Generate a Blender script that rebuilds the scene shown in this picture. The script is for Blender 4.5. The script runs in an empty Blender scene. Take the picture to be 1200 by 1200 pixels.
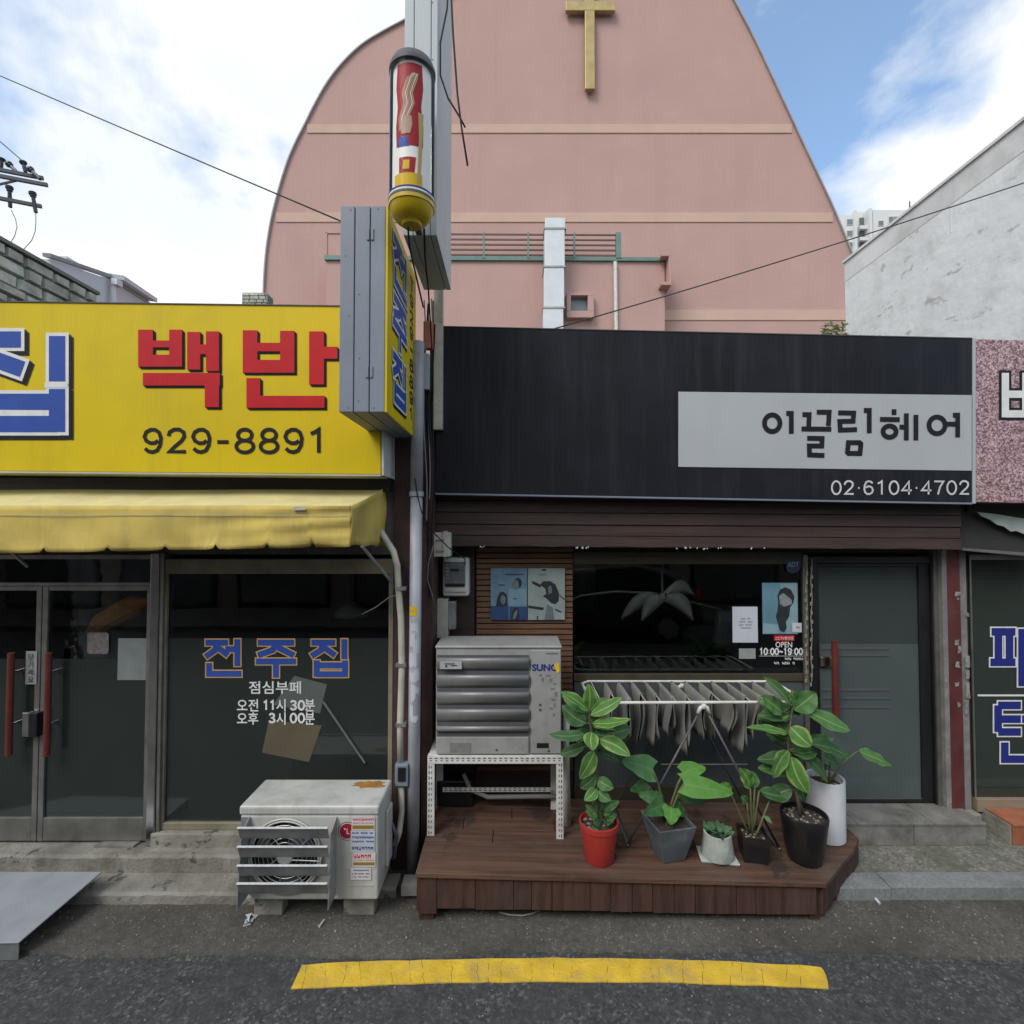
import bpy, bmesh, math, random
from mathutils import Vector, Matrix
random.seed(7)
SC = bpy.context.scene
COL = SC.collection
R = math.radians

# ------------------------------------------------------------------ camera
CAM_H = 2.25                       # metres above the pavement
PITCH = math.atan(16 / 600)
cam_d = bpy.data.cameras.new('camera')
cam_d.sensor_width = 36; cam_d.lens = 18; cam_d.clip_end = 3000; cam_d.clip_start = 0.05
cam = bpy.data.objects.new('camera', cam_d); COL.objects.link(cam)
cam.location = (0, 0, CAM_H); cam.rotation_euler = (R(90) + PITCH, 0, 0)
SC.camera = cam

# ------------------------------------------------------------------ sky and sun
SUN_EL, SUN_AZ = R(46), R(218)      # azimuth measured clockwise from +Y
w = bpy.data.worlds.new('World'); SC.world = w; w.use_nodes = True
nt = w.node_tree; nt.nodes.clear()
def wn(t, **k):
    n = nt.nodes.new(t)
    for a, b in k.items(): setattr(n, a, b)
    return n
out = wn('ShaderNodeOutputWorld')
sky = wn('ShaderNodeTexSky', sky_type='NISHITA'); sky.sun_disc = False
sky.sun_elevation = SUN_EL; sky.sun_rotation = SUN_AZ; sky.air_density = 1.0; sky.dust_density = 0.3; sky.ozone_density = 0.5
bg1 = wn('ShaderNodeBackground'); bg1.inputs[1].default_value = 0.15
bg2 = wn('ShaderNodeBackground'); bg2.inputs[1].default_value = 0.78
tc = wn('ShaderNodeTexCoord')
mp = wn('ShaderNodeMapping'); mp.inputs['Location'].default_value = (0.138, 4.525, 0.928); mp.inputs['Rotation'].default_value = (0, 0, R(-6)); mp.inputs['Scale'].default_value = (1.0, 1.0, 1.5)
n1 = wn('ShaderNodeTexNoise'); n1.inputs['Scale'].default_value = 1.3; n1.inputs['Detail'].default_value = 9; n1.inputs['Roughness'].default_value = 0.55; n1.inputs['Distortion'].default_value = 0.25
rp = wn('ShaderNodeValToRGB'); rp.color_ramp.elements[0].position = 0.420; rp.color_ramp.elements[1].position = 0.500; rp.color_ramp.elements[0].color = (.12, .12, .12, 1)
n2 = wn('ShaderNodeTexNoise'); n2.inputs['Scale'].default_value = 2.6; n2.inputs['Detail'].default_value = 6
rp2 = wn('ShaderNodeValToRGB')
rp2.color_ramp.elements[0].position = 0.40; rp2.color_ramp.elements[0].color = (0.84, 0.885, 0.93, 1)
rp2.color_ramp.elements[1].position = 0.62; rp2.color_ramp.elements[1].color = (1.0, 1.0, 1.0, 1)
mx = wn('ShaderNodeMixShader')
L = nt.links.new
L(tc.outputs['Generated'], mp.inputs['Vector']); L(mp.outputs[0], n1.inputs['Vector']); L(mp.outputs[0], n2.inputs['Vector'])
L(n1.outputs['Fac'], rp.inputs[0]); L(n2.outputs['Fac'], rp2.inputs[0]); L(rp2.outputs[0], bg2.inputs[0]); tint = wn('ShaderNodeMix', data_type='RGBA', blend_type='MULTIPLY'); tint.inputs['Factor'].default_value = 1; tint.inputs[7].default_value = (.80, 1.08, 1.20, 1); L(sky.outputs[0], tint.inputs[6]); L(tint.outputs[2], bg1.inputs[0])
L(rp.outputs[0], mx.inputs[0]); L(bg1.outputs[0], mx.inputs[1]); L(bg2.outputs[0], mx.inputs[2]); L(mx.outputs[0], out.inputs[0])

sd = bpy.data.lights.new('sun', 'SUN'); sd.energy = 1.5; sd.angle = R(28); sd.color = (1.0, 0.965, 0.91)
sun = bpy.data.objects.new('sun', sd); COL.objects.link(sun)
sun_dir = Vector((math.sin(SUN_AZ) * math.cos(SUN_EL), math.cos(SUN_AZ) * math.cos(SUN_EL), math.sin(SUN_EL)))
sun.rotation_euler = sun_dir.to_track_quat('Z', 'Y').to_euler(); sun.location = (0, -5, 20)

vs = SC.view_settings
vs.view_transform = 'Standard'; vs.look = 'None'; vs.exposure = 0.54; vs.gamma = 1.0; vs.use_curve_mapping = False
SC.render.engine = 'CYCLES'
SC.cycles.use_denoising = True; SC.cycles.max_bounces = 8; SC.cycles.transparent_max_bounces = 12
SC.cycles.caustics_reflective = False; SC.cycles.caustics_refractive = False

# ------------------------------------------------------------------ helpers
CT, ST = math.cos(PITCH), math.sin(PITCH)
def P(px, py, Y):
    """survey mark in the photograph -> point on the plane at depth Y"""
    u = (px - 600) / 600; v = (600 - py) / 600
    k = Y / (CT - v * ST)
    return Vector((u * k, Y, CAM_H + (v * CT + ST) * k))

ROOT = {}
def tag(o, label=None, cat=None, group=None, kind=None):
    if label: o['label'] = label
    if cat: o['category'] = cat
    if group: o['group'] = group
    if kind: o['kind'] = kind
    return o
def thing(name, label, cat, loc=(0, 0, 0), group=None):
    o = bpy.data.objects.new(name, None); COL.objects.link(o)
    o.empty_display_size = 0.1
    o.location = loc; ROOT[o] = Vector(loc)
    return tag(o, label, cat, group)

class MB:
    def __init__(s): s.v = []; s.f = []; s.m = []; s.uv = None
    def add(s, vs, fs, mi=0):
        b = len(s.v); s.v += [Vector(p) for p in vs]
        for f in fs: s.f.append([b + i for i in f]); s.m.append(mi)
        return s
    def box(s, x0, x1, y0, y1, z0, z1, mi=0):
        return s.hexa([(x0, y0, z0), (x1, y0, z0), (x1, y0, z1), (x0, y0, z1)], [(x0, y1, z0), (x1, y1, z0), (x1, y1, z1), (x0, y1, z1)], mi)
    def hexa(s, a, b, mi=0):
        return s.add(list(a) + list(b), [(0, 1, 2, 3), (7, 6, 5, 4), (0, 4, 5, 1), (1, 5, 6, 2), (2, 6, 7, 3), (3, 7, 4, 0)], mi)
    def pbox(s, x0, y0, x1, y1, Y, t, mi=0):
        a = P((x0 + x1) / 2, y0, Y); b = P((x0 + x1) / 2, y1, Y); c = P(x0, (y0 + y1) / 2, Y); d = P(x1, (y0 + y1) / 2, Y)
        return s.box(c.x, d.x, Y, Y + t, b.z, a.z, mi)
    def pquad(s, pts, Y, t=0, mi=0):
        """px corners clockwise from top-left; t = thickness behind"""
        q = [P(x, y, Y) for x, y in pts]
        q = [q[3], q[2], q[1], q[0]]
        if t: return s.hexa(q, [p + Vector((0, t, 0)) for p in q], mi)
        return s.add(q, [(0, 1, 2, 3)], mi)
    def ppoly(s, pts, Y, mi=0):
        q = [P(x, y, Y) for x, y in pts]
        return s.add(q, [list(range(len(q)))], mi)
    def beam(s, p, q, wd, h=None, up=(0, 0, 1), mi=0):
        p = Vector(p); q = Vector(q); h = h or wd; d = (q - p).normalized(); up = Vector(up)
        if abs(d.dot(up)) > .98: up = Vector((0, 1, 0))
        r = d.cross(up).normalized() * wd / 2; u = r.cross(d).normalized() * h / 2
        return s.hexa([p - r - u, p + r - u, p + r + u, p - r + u], [q - r - u, q + r - u, q + r + u, q - r + u], mi)
    def tube(s, pts, r, n=8, mi=0, caps=True):
        pts = [Vector(p) for p in pts]; rr = r if isinstance(r, (list, tuple)) else [r] * len(pts)
        up = Vector((0, 0, 1)); rings = []; prev = None
        for i, p in enumerate(pts):
            d = (pts[min(i + 1, len(pts) - 1)] - pts[max(i - 1, 0)]).normalized()
            if prev is None:
                a = d.cross(up) if abs(d.dot(up)) < .95 else d.cross(Vector((1, 0, 0)))
            else: a = prev - d * prev.dot(d)
            a.normalize(); prev = a; b = d.cross(a)
            rings.append([p + (a * math.cos(t) + b * math.sin(t)) * rr[i] for t in [2 * math.pi * k / n for k in range(n)]])
        fs = []
        for i in range(len(pts) - 1):
            for k in range(n): fs.append((i * n + k, i * n + (k + 1) % n, (i + 1) * n + (k + 1) % n, (i + 1) * n + k))
        if caps: fs += [tuple(range(n))[::-1], tuple((len(pts) - 1) * n + k for k in range(n))]
        return s.add([p for r_ in rings for p in r_], fs, mi)
    def lathe(s, c, prof, n=24, mi=0, cap0=True, cap1=True):
        c = Vector(c); vs = []
        for r, z in prof:
            for k in range(n):
                t = 2 * math.pi * k / n; vs.append(c + Vector((r * math.cos(t), r * math.sin(t), z)))
        fs = []
        for i in range(len(prof) - 1):
            for k in range(n): fs.append((i * n + k, i * n + (k + 1) % n, (i + 1) * n + (k + 1) % n, (i + 1) * n + k))
        if cap0: fs.append(tuple(range(n))[::-1])
        if cap1: fs.append(tuple((len(prof) - 1) * n + k for k in range(n)))
        return s.add(vs, fs, mi)
    def disc_y(s, c, r, n=24, mi=0, r0=0):
        """flat disc or ring facing -Y"""
        c = Vector(c); o = [c + Vector((r * math.cos(2 * math.pi * k / n), 0, r * math.sin(2 * math.pi * k / n))) for k in range(n)]
        if not r0: return s.add(o, [tuple(range(n))], mi)
        i = [c + Vector((r0 * math.cos(2 * math.pi * k / n), 0, r0 * math.sin(2 * math.pi * k / n))) for k in range(n)]
        return s.add(o + i, [(k, (k + 1) % n, n + (k + 1) % n, n + k) for k in range(n)], mi)
    def build(s, name, mat, parent=None, smooth=False, bevel=0, seg=2, solid=0, fix=True, auto=None):
        off = ROOT.get(parent, Vector((0, 0, 0))) if parent else Vector((0, 0, 0))
        if parent and parent not in ROOT: off = ROOT_OF(parent)
        me = bpy.data.meshes.new(name)
        me.from_pydata([p - off for p in s.v], [], s.f)
        for mt in (mat if isinstance(mat, (list, tuple)) else [mat]): me.materials.append(mt)
        me.polygons.foreach_set('material_index', s.m)
        if s.uv:
            lay = me.uv_layers.new(name='UVMap')
            for lp in me.loops: lay.data[lp.index].uv = s.uv[lp.vertex_index]
        if fix:
            bm = bmesh.new(); bm.from_mesh(me); bmesh.ops.recalc_face_normals(bm, faces=bm.faces); bm.to_mesh(me); bm.free()
        if smooth: me.polygons.foreach_set('use_smooth', [True] * len(me.polygons))
        me.update()
        o = bpy.data.objects.new(name, me); COL.objects.link(o)
        if parent: o.parent = parent
        if bevel:
            b = o.modifiers.new('bevel', 'BEVEL'); b.width = bevel; b.segments = seg; b.limit_method = 'ANGLE'; b.angle_limit = R(40)
        if solid:
            b = o.modifiers.new('solid', 'SOLIDIFY'); b.thickness = solid; b.offset = 0
        if auto:
            try: me.set_sharp_from_angle(angle=R(auto))
            except Exception: pass
        return o
def ROOT_OF(o):
    v = Vector((0, 0, 0))
    while o:
        v = v + Vector(o.location); o = o.parent
    return v
def struct(o): o['kind'] = 'structure'; return o

# ------------------------------------------------------------------ materials
def mat(name, col, rough=0.6, var=0.12, scale=6.0, bump=0.0, bscale=60.0, metal=0.0, spec=0.5, dirt=None, streak=None, peel=None, emit=0, trans=0, stretch=(1, 1, 1), detail=6):
    """procedural: base colour with large-scale variation, optional dirt patches (colour, amount, scale) and vertical streaks"""
    m = bpy.data.materials.new(name); m.use_nodes = True; t = m.node_tree; b = t.nodes['Principled BSDF']
    def N(ty): return t.nodes.new(ty)
    lk = t.links.new
    geo = N('ShaderNodeNewGeometry'); mpn = N('ShaderNodeMapping'); mpn.inputs['Scale'].default_value = stretch
    lk(geo.outputs['Position'], mpn.inputs[0])
    no = N('ShaderNodeTexNoise'); no.inputs['Scale'].default_value = scale; no.inputs['Detail'].default_value = detail
    lk(mpn.outputs[0], no.inputs['Vector'])
    r = N('ShaderNodeValToRGB'); r.color_ramp.elements[0].position = .3; r.color_ramp.elements[1].position = .7
    r.color_ramp.elements[0].color = [c * (1 - var) for c in col[:3]] + [1]
    r.color_ramp.elements[1].color = [min(1, c * (1 + var)) for c in col[:3]] + [1]
    lk(no.outputs['Fac'], r.inputs[0]); cur = r.outputs[0]
    def over(cur, c, amt, vec_scale, sc, lo, hi):
        mm = N('ShaderNodeMapping'); mm.inputs['Scale'].default_value = vec_scale; lk(geo.outputs['Position'], mm.inputs[0])
        n_ = N('ShaderNodeTexNoise'); n_.inputs['Scale'].default_value = sc; n_.inputs['Detail'].default_value = 8; n_.inputs['Roughness'].default_value = .65
        lk(mm.outputs[0], n_.inputs['Vector'])
        rr = N('ShaderNodeMapRange'); rr.inputs['From Min'].default_value = lo; rr.inputs['From Max'].default_value = hi; rr.inputs['To Max'].default_value = amt
        lk(n_.outputs['Fac'], rr.inputs['Value'])
        mxx = N('ShaderNodeMix'); mxx.data_type = 'RGBA'; lk(rr.outputs[0], mxx.inputs['Factor']); lk(cur, mxx.inputs[6]); mxx.inputs[7].default_value = list(c[:3]) + [1]
        return mxx.outputs[2]
    if dirt: cur = over(cur, dirt[0], dirt[1], (1, 1, 1), dirt[2], .48, .72)
    if peel: cur = over(cur, peel[0], peel[1], (1, .7, 1.6), peel[2], .60, .64)
    if streak: cur = over(cur, streak[0], streak[1], (1, 1, .06), streak[2], .5, .72)
    lk(cur, b.inputs['Base Color'])
    b.inputs['Roughness'].default_value = rough; b.inputs['Metallic'].default_value = metal; b.inputs['Specular IOR Level'].default_value = spec
    if trans: b.inputs['Transmission Weight'].default_value = trans
    if emit: b.inputs['Emission Color'].default_value = list(col[:3]) + [1]; b.inputs['Emission Strength'].default_value = emit
    if bump:
        nb = N('ShaderNodeTexNoise'); nb.inputs['Scale'].default_value = bscale; nb.inputs['Detail'].default_value = 5
        lk(mpn.outputs[0], nb.inputs['Vector'])
        bp = N('ShaderNodeBump'); bp.inputs['Strength'].default_value = 1.0; bp.inputs['Distance'].default_value = bump
        lk(nb.outputs['Fac'], bp.inputs['Height']); lk(bp.outputs[0], b.inputs['Normal'])
    return m
def glass(name, tint=(0.55, 0.6, 0.6), body=0.0, bcol=(0.03, 0.035, 0.035), rough=0.0, wob=0.0):
    """thin pane: see-through tint + mirror reflection by fresnel; body = share of a film that hides what is behind"""
    m = bpy.data.materials.new(name); m.use_nodes = True; t = m.node_tree; t.nodes.clear(); N = t.nodes.new; lk = t.links.new
    o = N('ShaderNodeOutputMaterial'); tr = N('ShaderNodeBsdfTransparent'); tr.inputs[0].default_value = list(tint) + [1]
    df = N('ShaderNodeBsdfDiffuse'); df.inputs[0].default_value = list(bcol) + [1]
    gl = N('ShaderNodeBsdfGlossy'); gl.inputs['Roughness'].default_value = rough; gl.inputs[0].default_value = (.9, .95, .95, 1)
    fr = N('ShaderNodeFresnel'); fr.inputs[0].default_value = 1.52
    geo = N('ShaderNodeNewGeometry'); no = N('ShaderNodeTexNoise'); no.inputs['Scale'].default_value = 2.2; no.inputs['Detail'].default_value = 4
    lk(geo.outputs['Position'], no.inputs['Vector'])
    if wob:
        bp = N('ShaderNodeBump'); bp.inputs['Distance'].default_value = wob; lk(no.outputs['Fac'], bp.inputs['Height']); lk(bp.outputs[0], gl.inputs['Normal'])
    m1 = N('ShaderNodeMixShader'); m1.inputs[0].default_value = body
    if body:
        mr = N('ShaderNodeMapRange'); mr.inputs['From Min'].default_value = .3; mr.inputs['From Max'].default_value = .7
        mr.inputs['To Min'].default_value = max(0, body - .08); mr.inputs['To Max'].default_value = min(1, body + .04)
        lk(no.outputs['Fac'], mr.inputs['Value']); lk(mr.outputs[0], m1.inputs[0])
    lk(tr.outputs[0], m1.inputs[1]); lk(df.outputs[0], m1.inputs[2])
    m2 = N('ShaderNodeMixShader'); lk(fr.outputs[0], m2.inputs[0]); lk(m1.outputs[0], m2.inputs[1]); lk(gl.outputs[0], m2.inputs[2])
    lk(m2.outputs[0], o.inputs[0])
    return m
def flat(name, col, rough=0.55, metal=0): return mat(name, col, rough, var=.06, scale=14, metal=metal, spec=.22)

GREY_DIRT = (0.10, 0.095, 0.085)
M = {}
M['alu'] = mat('aluminium', (0.30, 0.29, 0.265), .38, .15, 9, metal=.75, dirt=((.12, .11, .10), .5, 7))
M['chrome'] = mat('polished_steel', (0.62, 0.61, 0.58), .22, .1, 6, metal=1.0, dirt=((.2, .19, .17), .4, 11))
M['black_metal'] = mat('black_metal', (0.012, 0.012, 0.014), .4, .3, 8)
M['dark_brown'] = mat('dark_brown_wood', (0.036, 0.020, 0.016), .6, .25, 5, bump=.002, bscale=40, stretch=(1, 1, 8), dirt=((.09, .06, .045), .4, 4))
M['header_wood'] = mat('header_wood', (0.048, 0.025, 0.019), .62, .35, 4, bump=.003, bscale=22, stretch=(.5, 1, 9), dirt=((.03, .02, .018), .6, 3))
M['slat_wood'] = mat('slat_wood', (0.15, 0.075, 0.040), .6, .35, 5, bump=.002, bscale=22, stretch=(.5, 1, 8))
M['deck_wood'] = mat('deck_wood', (0.104, 0.056, 0.038), .7, .4, 4, spec=.3, bump=.004, bscale=30, stretch=(.35, 6, 3), dirt=((.115, .088, .07), .75, 2.6), peel=((.035, .024, .02), .7, 3.5))
M['fascia_wood'] = mat('fascia_wood', (0.068, 0.034, 0.026), .7, .4, 4, spec=.3, bump=.004, bscale=30, stretch=(6, 3, .5), dirt=((.10, .07, .055), .45, 4))
M['wall_dark'] = mat('interior_wall', (0.19, 0.135, 0.12), .9, .2, 2)
M['inner_floor'] = mat('interior_floor', (0.12, 0.11, 0.10), .5, .2, 3)
M['wall_grey'] = mat('shop_render', (0.20, 0.19, 0.18), .9, .25, 3, bump=.003, dirt=(GREY_DIRT, .6, 2))
M['concrete'] = mat('step_concrete', (0.25, 0.235, 0.20), .9, .25, 5, bump=.006, bscale=45, peel=((.05, .045, .038), .8, 7), dirt=((.11, .098, .078), .85, 4))
M['stone_tile'] = mat('grey_stone_tile', (0.21, 0.20, 0.18), .6, .2, 12, bump=.002, dirt=((.085, .08, .066), .85, 5))
M['kerb'] = mat('granite_kerb', (0.21, 0.22, 0.22), .8, .2, 60, bump=.003, bscale=120, dirt=((.13, .13, .11), .7, 5))
M['orange_tile'] = mat('orange_tile', (0.33, 0.115, 0.055), .65, .3, 8, dirt=((.16, .10, .07), .85, 6))
M['pipe'] = mat('grey_downpipe', (0.36, 0.38, 0.41), .45, .12, 5, dirt=((.2, .2, .2), .5, 9), streak=((.16, .15, .14), .5, 16))
M['ivory'] = mat('ivory_plastic', (0.52, 0.50, 0.42), .45, .1, 8, dirt=((.25, .23, .18), .5, 9))
M['ac_grey'] = mat('condenser_enamel', (0.50, 0.50, 0.46), .42, .08, 4, dirt=((.30, .29, .25), .55, 5), streak=((.28, .26, .22), .45, 14))
M['ac_dark'] = flat('condenser_black', (0.02, 0.02, 0.02))
M['galv'] = mat('galvanised_sheet', (0.36, 0.375, 0.37), .42, .25, 9, metal=.6, dirt=((.2, .2, .19), .5, 5))
M['white_paint'] = mat('white_enamel', (0.66, 0.65, 0.61), .5, .08, 8, dirt=((.35, .32, .27), .6, 9))
M['white_print'] = flat('white_vinyl', (0.74, 0.74, 0.72))
M['black_print'] = flat('black_vinyl', (0.014, 0.013, 0.016))
M['blue_print'] = flat('blue_vinyl', (0.035, 0.085, 0.36))
M['navy_print'] = flat('navy_vinyl', (0.022, 0.030, 0.20))
M['red_print'] = flat('red_vinyl', (0.52, 0.014, 0.022))
M['orange_line'] = flat('orange_vinyl', (0.62, 0.36, 0.13))
M['yellow_print'] = flat('yellow_vinyl', (0.72, 0.47, 0.02))
M['yellow_sign'] = mat('yellow_sign_face', (0.70, 0.515, 0.004), .5, .06, 1.3, spec=.25, dirt=((.40, .30, .03), .25, 2), streak=((.38, .29, .04), .25, 7))
M['awning'] = mat('yellow_canvas', (0.60, 0.45, 0.105), .9, .10, 3, bump=.002, bscale=300, dirt=((.34, .27, .10), .5, 4), streak=((.33, .26, .10), .5, 8))
M['black_sign'] = mat('black_sign_face', (0.011, 0.012, 0.017), .55, .3, 2, spec=.22, dirt=((.022, .022, .028), .4, 2), streak=((.05, .05, .056), .35, 12))
M['grey_panel'] = mat('pale_grey_panel', (0.44, 0.455, 0.47), .5, .05, 1.5, streak=((.38, .40, .42), .25, 9))
M['sign_steel'] = mat('blue_grey_sheet_steel', (0.205, 0.235, 0.285), .5, .08, 3, streak=((.18, .20, .23), .4, 10), dirt=((.16, .17, .19), .3, 8))
M['box_sign'] = mat('pale_sheet_steel', (0.46, 0.50, 0.50), .5, .06, 3, streak=((.33, .36, .35), .35, 12))
M['wire'] = flat('black_cable', (0.018, 0.016, 0.016))
M['cable_grey'] = flat('grey_cable', (0.25, 0.24, 0.22))
M['rust_pipe'] = mat('brown_post', (0.055, 0.028, 0.026), .6, .3, 6, dirt=((.11, .07, .05), .5, 8))
M['red_wood'] = mat('red_wood_handle', (0.125, 0.024, 0.018), .45, .2, 12)
M['red_post'] = mat('red_paint', (0.105, 0.020, 0.020), .6, .3, 5, dirt=((.085, .05, .042), .8, 7))
M['paper'] = mat('white_paper', (0.52, 0.54, 0.58), .8, .04, 8)
M['glass_clear'] = glass('shop_glass', (0.84, 0.87, 0.87), wob=.0012)
M['glass_film'] = glass('glass_with_frosted_film', (0.5, 0.55, 0.55), body=.66, bcol=(0.040, 0.050, 0.046), rough=.05, wob=.0012)
M['glass_salon_film'] = glass('salon_glass_with_frosted_film', (0.5, 0.55, 0.55), body=.85, bcol=(0.100, 0.122, 0.120), rough=.06, wob=.0012); M['glass_salon_upper'] = glass('salon_door_upper_film', (0.5, 0.55, 0.55), body=.85, bcol=(0.060, 0.073, 0.070), rough=.06, wob=.0012)
M['glass_dark_film'] = glass('glass_with_dark_film', (0.4, 0.45, 0.45), body=.9, bcol=(0.092, 0.105, 0.106), rough=.08, wob=.0012)
M['glass_green'] = glass('glass_with_green_film', (0.4, 0.45, 0.42), body=.92, bcol=(0.040, 0.050, 0.042), rough=.05, wob=.0012)
M['church'] = mat('pink_stucco', (0.485, 0.305, 0.270), .9, .04, .5, bump=.01, bscale=6, streak=((.42, .268, .24), .4, 1.1), dirt=((.43, .275, .245), .45, .35), peel=((.50, .32, .285), .35, .5))
M['church_band'] = mat('peach_stucco', (0.56, 0.385, 0.31), .9, .05, 1)
M['church_edge'] = mat('grey_coping', (0.36, 0.33, 0.33), .7, .1, 2)
M['brass'] = mat('brass', (0.42, 0.315, 0.135), .5, .15, 2, metal=.4)
M['green_rail'] = mat('green_rail', (0.13, 0.22, 0.19), .6, .15, 2)
M['brown_rail'] = mat('brown_rail', (0.13, 0.07, 0.06), .6, .15, 2)
M['white_wall'] = mat('weathered_white_plaster', (0.70, 0.715, 0.70), .9, .06, .8, bump=.02, bscale=4, dirt=((.46, .46, .44), .6, 1.6), peel=((.36, .355, .34), .75, 2.6), streak=((.48, .48, .45), .4, 1.5))
M['white_wall_top'] = mat('bare_grey_render', (0.64, 0.64, 0.62), .9, .10, 1.2, dirt=((.38, .37, .34), .6, 1.8))
M['mortar'] = mat('dark_mortar', (0.17, 0.175, 0.15), .95, .2, 4)
M['rough_stone'] = mat('rough_grey_stone', (0.44, 0.45, 0.39), .95, .4, 2.5, bump=.02, bscale=9, dirt=((.10, .115, .075), .7, 1.5))
M['far_white'] = mat('far_white_paint', (0.66, 0.67, 0.66), .8, .05, .05)
M['far_pane'] = mat('far_window_glass', (0.16, 0.20, 0.24), .2, .2, .3); M['shop_pane'] = mat('dim_shop_glass', (0.10, 0.10, 0.10), .7, .3, 1.2, spec=.1)
M['far_dark'] = mat('far_balcony_recess', (0.14, 0.15, 0.16), .7, .2, .3)
M['far_house'] = mat('house_white_render', (0.60, 0.61, 0.64), .8, .05, .5)
M['gutter'] = flat('dark_gutter', (0.10, 0.10, 0.11)); M['house_gutter'] = flat('pale_gutter', (0.30, 0.31, 0.33)); M['rack_leg'] = mat('dull_rack_tube', (.10, .10, .098), .5, .2, 9, metal=.3)
M['pole_conc'] = mat('pole_concrete', (0.28, 0.27, 0.26), .9, .1, 3)
M['arm_steel'] = flat('crossarm_steel', (0.12, 0.125, 0.13), .6)
M['insul'] = flat('insulator', (0.055, 0.06, 0.07), .3)
M['soil'] = mat('potting_soil', (0.045, 0.033, 0.024), .95, .4, 60, bump=.008, bscale=90)
M['pebble'] = mat('pebbles', (0.22, 0.19, 0.15), .8, .4, 80)
M['stem'] = mat('plant_stem', (0.11, 0.12, 0.045), .6, .2, 20)
M['bark'] = mat('woody_stem', (0.10, 0.075, 0.05), .8, .25, 30)
M['terracotta'] = mat('red_plastic_pot', (0.40, 0.034, 0.028), .42, .10, 6, dirt=((.24, .05, .04), .5, 12))
M['slate'] = mat('slate_glazed_pot', (0.085, 0.105, 0.118), .35, .25, 6, dirt=((.26, .27, .27), .55, 7))
M['pot_white'] = mat('white_ceramic', (0.60, 0.61, 0.63), .45, .05, 6, dirt=((.42, .42, .42), .4, 9))
M['pot_cement'] = mat('cement_pot', (0.42, 0.45, 0.41), .85, .15, 18, bump=.003, bscale=60, dirt=((.22, .24, .20), .6, 16))
M['pot_black'] = mat('black_glazed_pot', (0.014, 0.013, 0.014), .28, .3, 8)
M['towel'] = mat('grey_beige_towel', (0.225, 0.222, 0.208), .95, .10, 9, bump=.004, bscale=220)
M['towel2'] = mat('pale_olive_towel', (0.25, 0.245, 0.21), .95, .10, 9, bump=.004, bscale=220)
M['cardboard'] = mat('cardboard', (0.105, 0.088, 0.052), .85, .1, 8)
M['orange_cloth'] = mat('orange_cloth', (0.50, 0.16, 0.03), .8, .15, 8)
M['salmon'] = mat('salmon_plastic', (0.55, 0.16, 0.10), .5, .15, 8)
M['ramp'] = mat('steel_ramp_plate', (0.31, 0.325, 0.345), .55, .08, 4, metal=.2, dirt=((.20, .20, .20), .4, 6))
M['rust'] = mat('rust_stain', (0.32, 0.15, 0.025), .8, .3, 14)
M['lamp_white'] = flat('lamp_shade_white', (0.5, 0.5, 0.48))

def speckle(name, cols, scale, rough=.9, bump=.004, big=None, bigs=1.0):
    """aggregate: a voronoi cell colour ramp plus large patches"""
    m = bpy.data.materials.new(name); m.use_nodes = True; t = m.node_tree; b = t.nodes['Principled BSDF']; N = t.nodes.new; lk = t.links.new
    geo = N('ShaderNodeNewGeometry')
    vo = N('ShaderNodeTexVoronoi'); vo.inputs['Scale'].default_value = scale; lk(geo.outputs['Position'], vo.inputs['Vector'])
    sep = N('ShaderNodeSeparateColor'); lk(vo.outputs['Color'], sep.inputs[0])
    rp_ = N('ShaderNodeValToRGB'); e = rp_.color_ramp.elements
    while len(e) < len(cols): e.new(.5)
    for k, (p, c) in enumerate(cols): e[k].position = p; e[k].color = list(c) + [1]
    lk(sep.outputs[0], rp_.inputs[0]); cur = rp_.outputs[0]
    no = N('ShaderNodeTexNoise'); no.inputs['Scale'].default_value = scale * .22; no.inputs['Detail'].default_value = 6; no.inputs['Roughness'].default_value = .7; lk(geo.outputs['Position'], no.inputs['Vector'])
    if big:
        nb = N('ShaderNodeTexNoise'); nb.inputs['Scale'].default_value = bigs; nb.inputs['Detail'].default_value = 7; lk(geo.outputs['Position'], nb.inputs['Vector'])
        mr = N('ShaderNodeMapRange'); mr.inputs['From Min'].default_value = .42; mr.inputs['From Max'].default_value = .68; mr.inputs['To Max'].default_value = .75; lk(nb.outputs['Fac'], mr.inputs['Value'])
        mx_ = N('ShaderNodeMix'); mx_.data_type = 'RGBA'; lk(mr.outputs[0], mx_.inputs['Factor']); lk(cur, mx_.inputs[6]); mx_.inputs[7].default_value = list(big) + [1]; cur = mx_.outputs[2]
    m2 = N('ShaderNodeMix'); m2.data_type = 'RGBA'; m2.blend_type = 'OVERLAY'; m2.inputs['Factor'].default_value = .7; lk(cur, m2.inputs[6]); lk(no.outputs['Fac'], m2.inputs[7])
    hs = N('ShaderNodeHueSaturation'); hs.inputs['Saturation'].default_value = .75; lk(m2.outputs[2], hs.inputs['Color'])
    lk(hs.outputs[0], b.inputs['Base Color']); b.inputs['Roughness'].default_value = rough
    bp = N('ShaderNodeBump'); bp.inputs['Distance'].default_value = bump
    ad = N('ShaderNodeMath'); ad.operation = 'ADD'; lk(no.outputs['Fac'], ad.inputs[0]); lk(sep.outputs[1], ad.inputs[1])
    lk(ad.outputs[0], bp.inputs['Height']); lk(bp.outputs[0], b.inputs['Normal'])
    return m
M['asphalt'] = speckle('asphalt', [(0, (.032, .033, .034)), (.5, (.050, .052, .053)), (.85, (.072, .074, .074)), (1, (.13, .13, .126))], 74, .85, .010, big=(.046, .047, .047), bigs=3.2)
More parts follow.
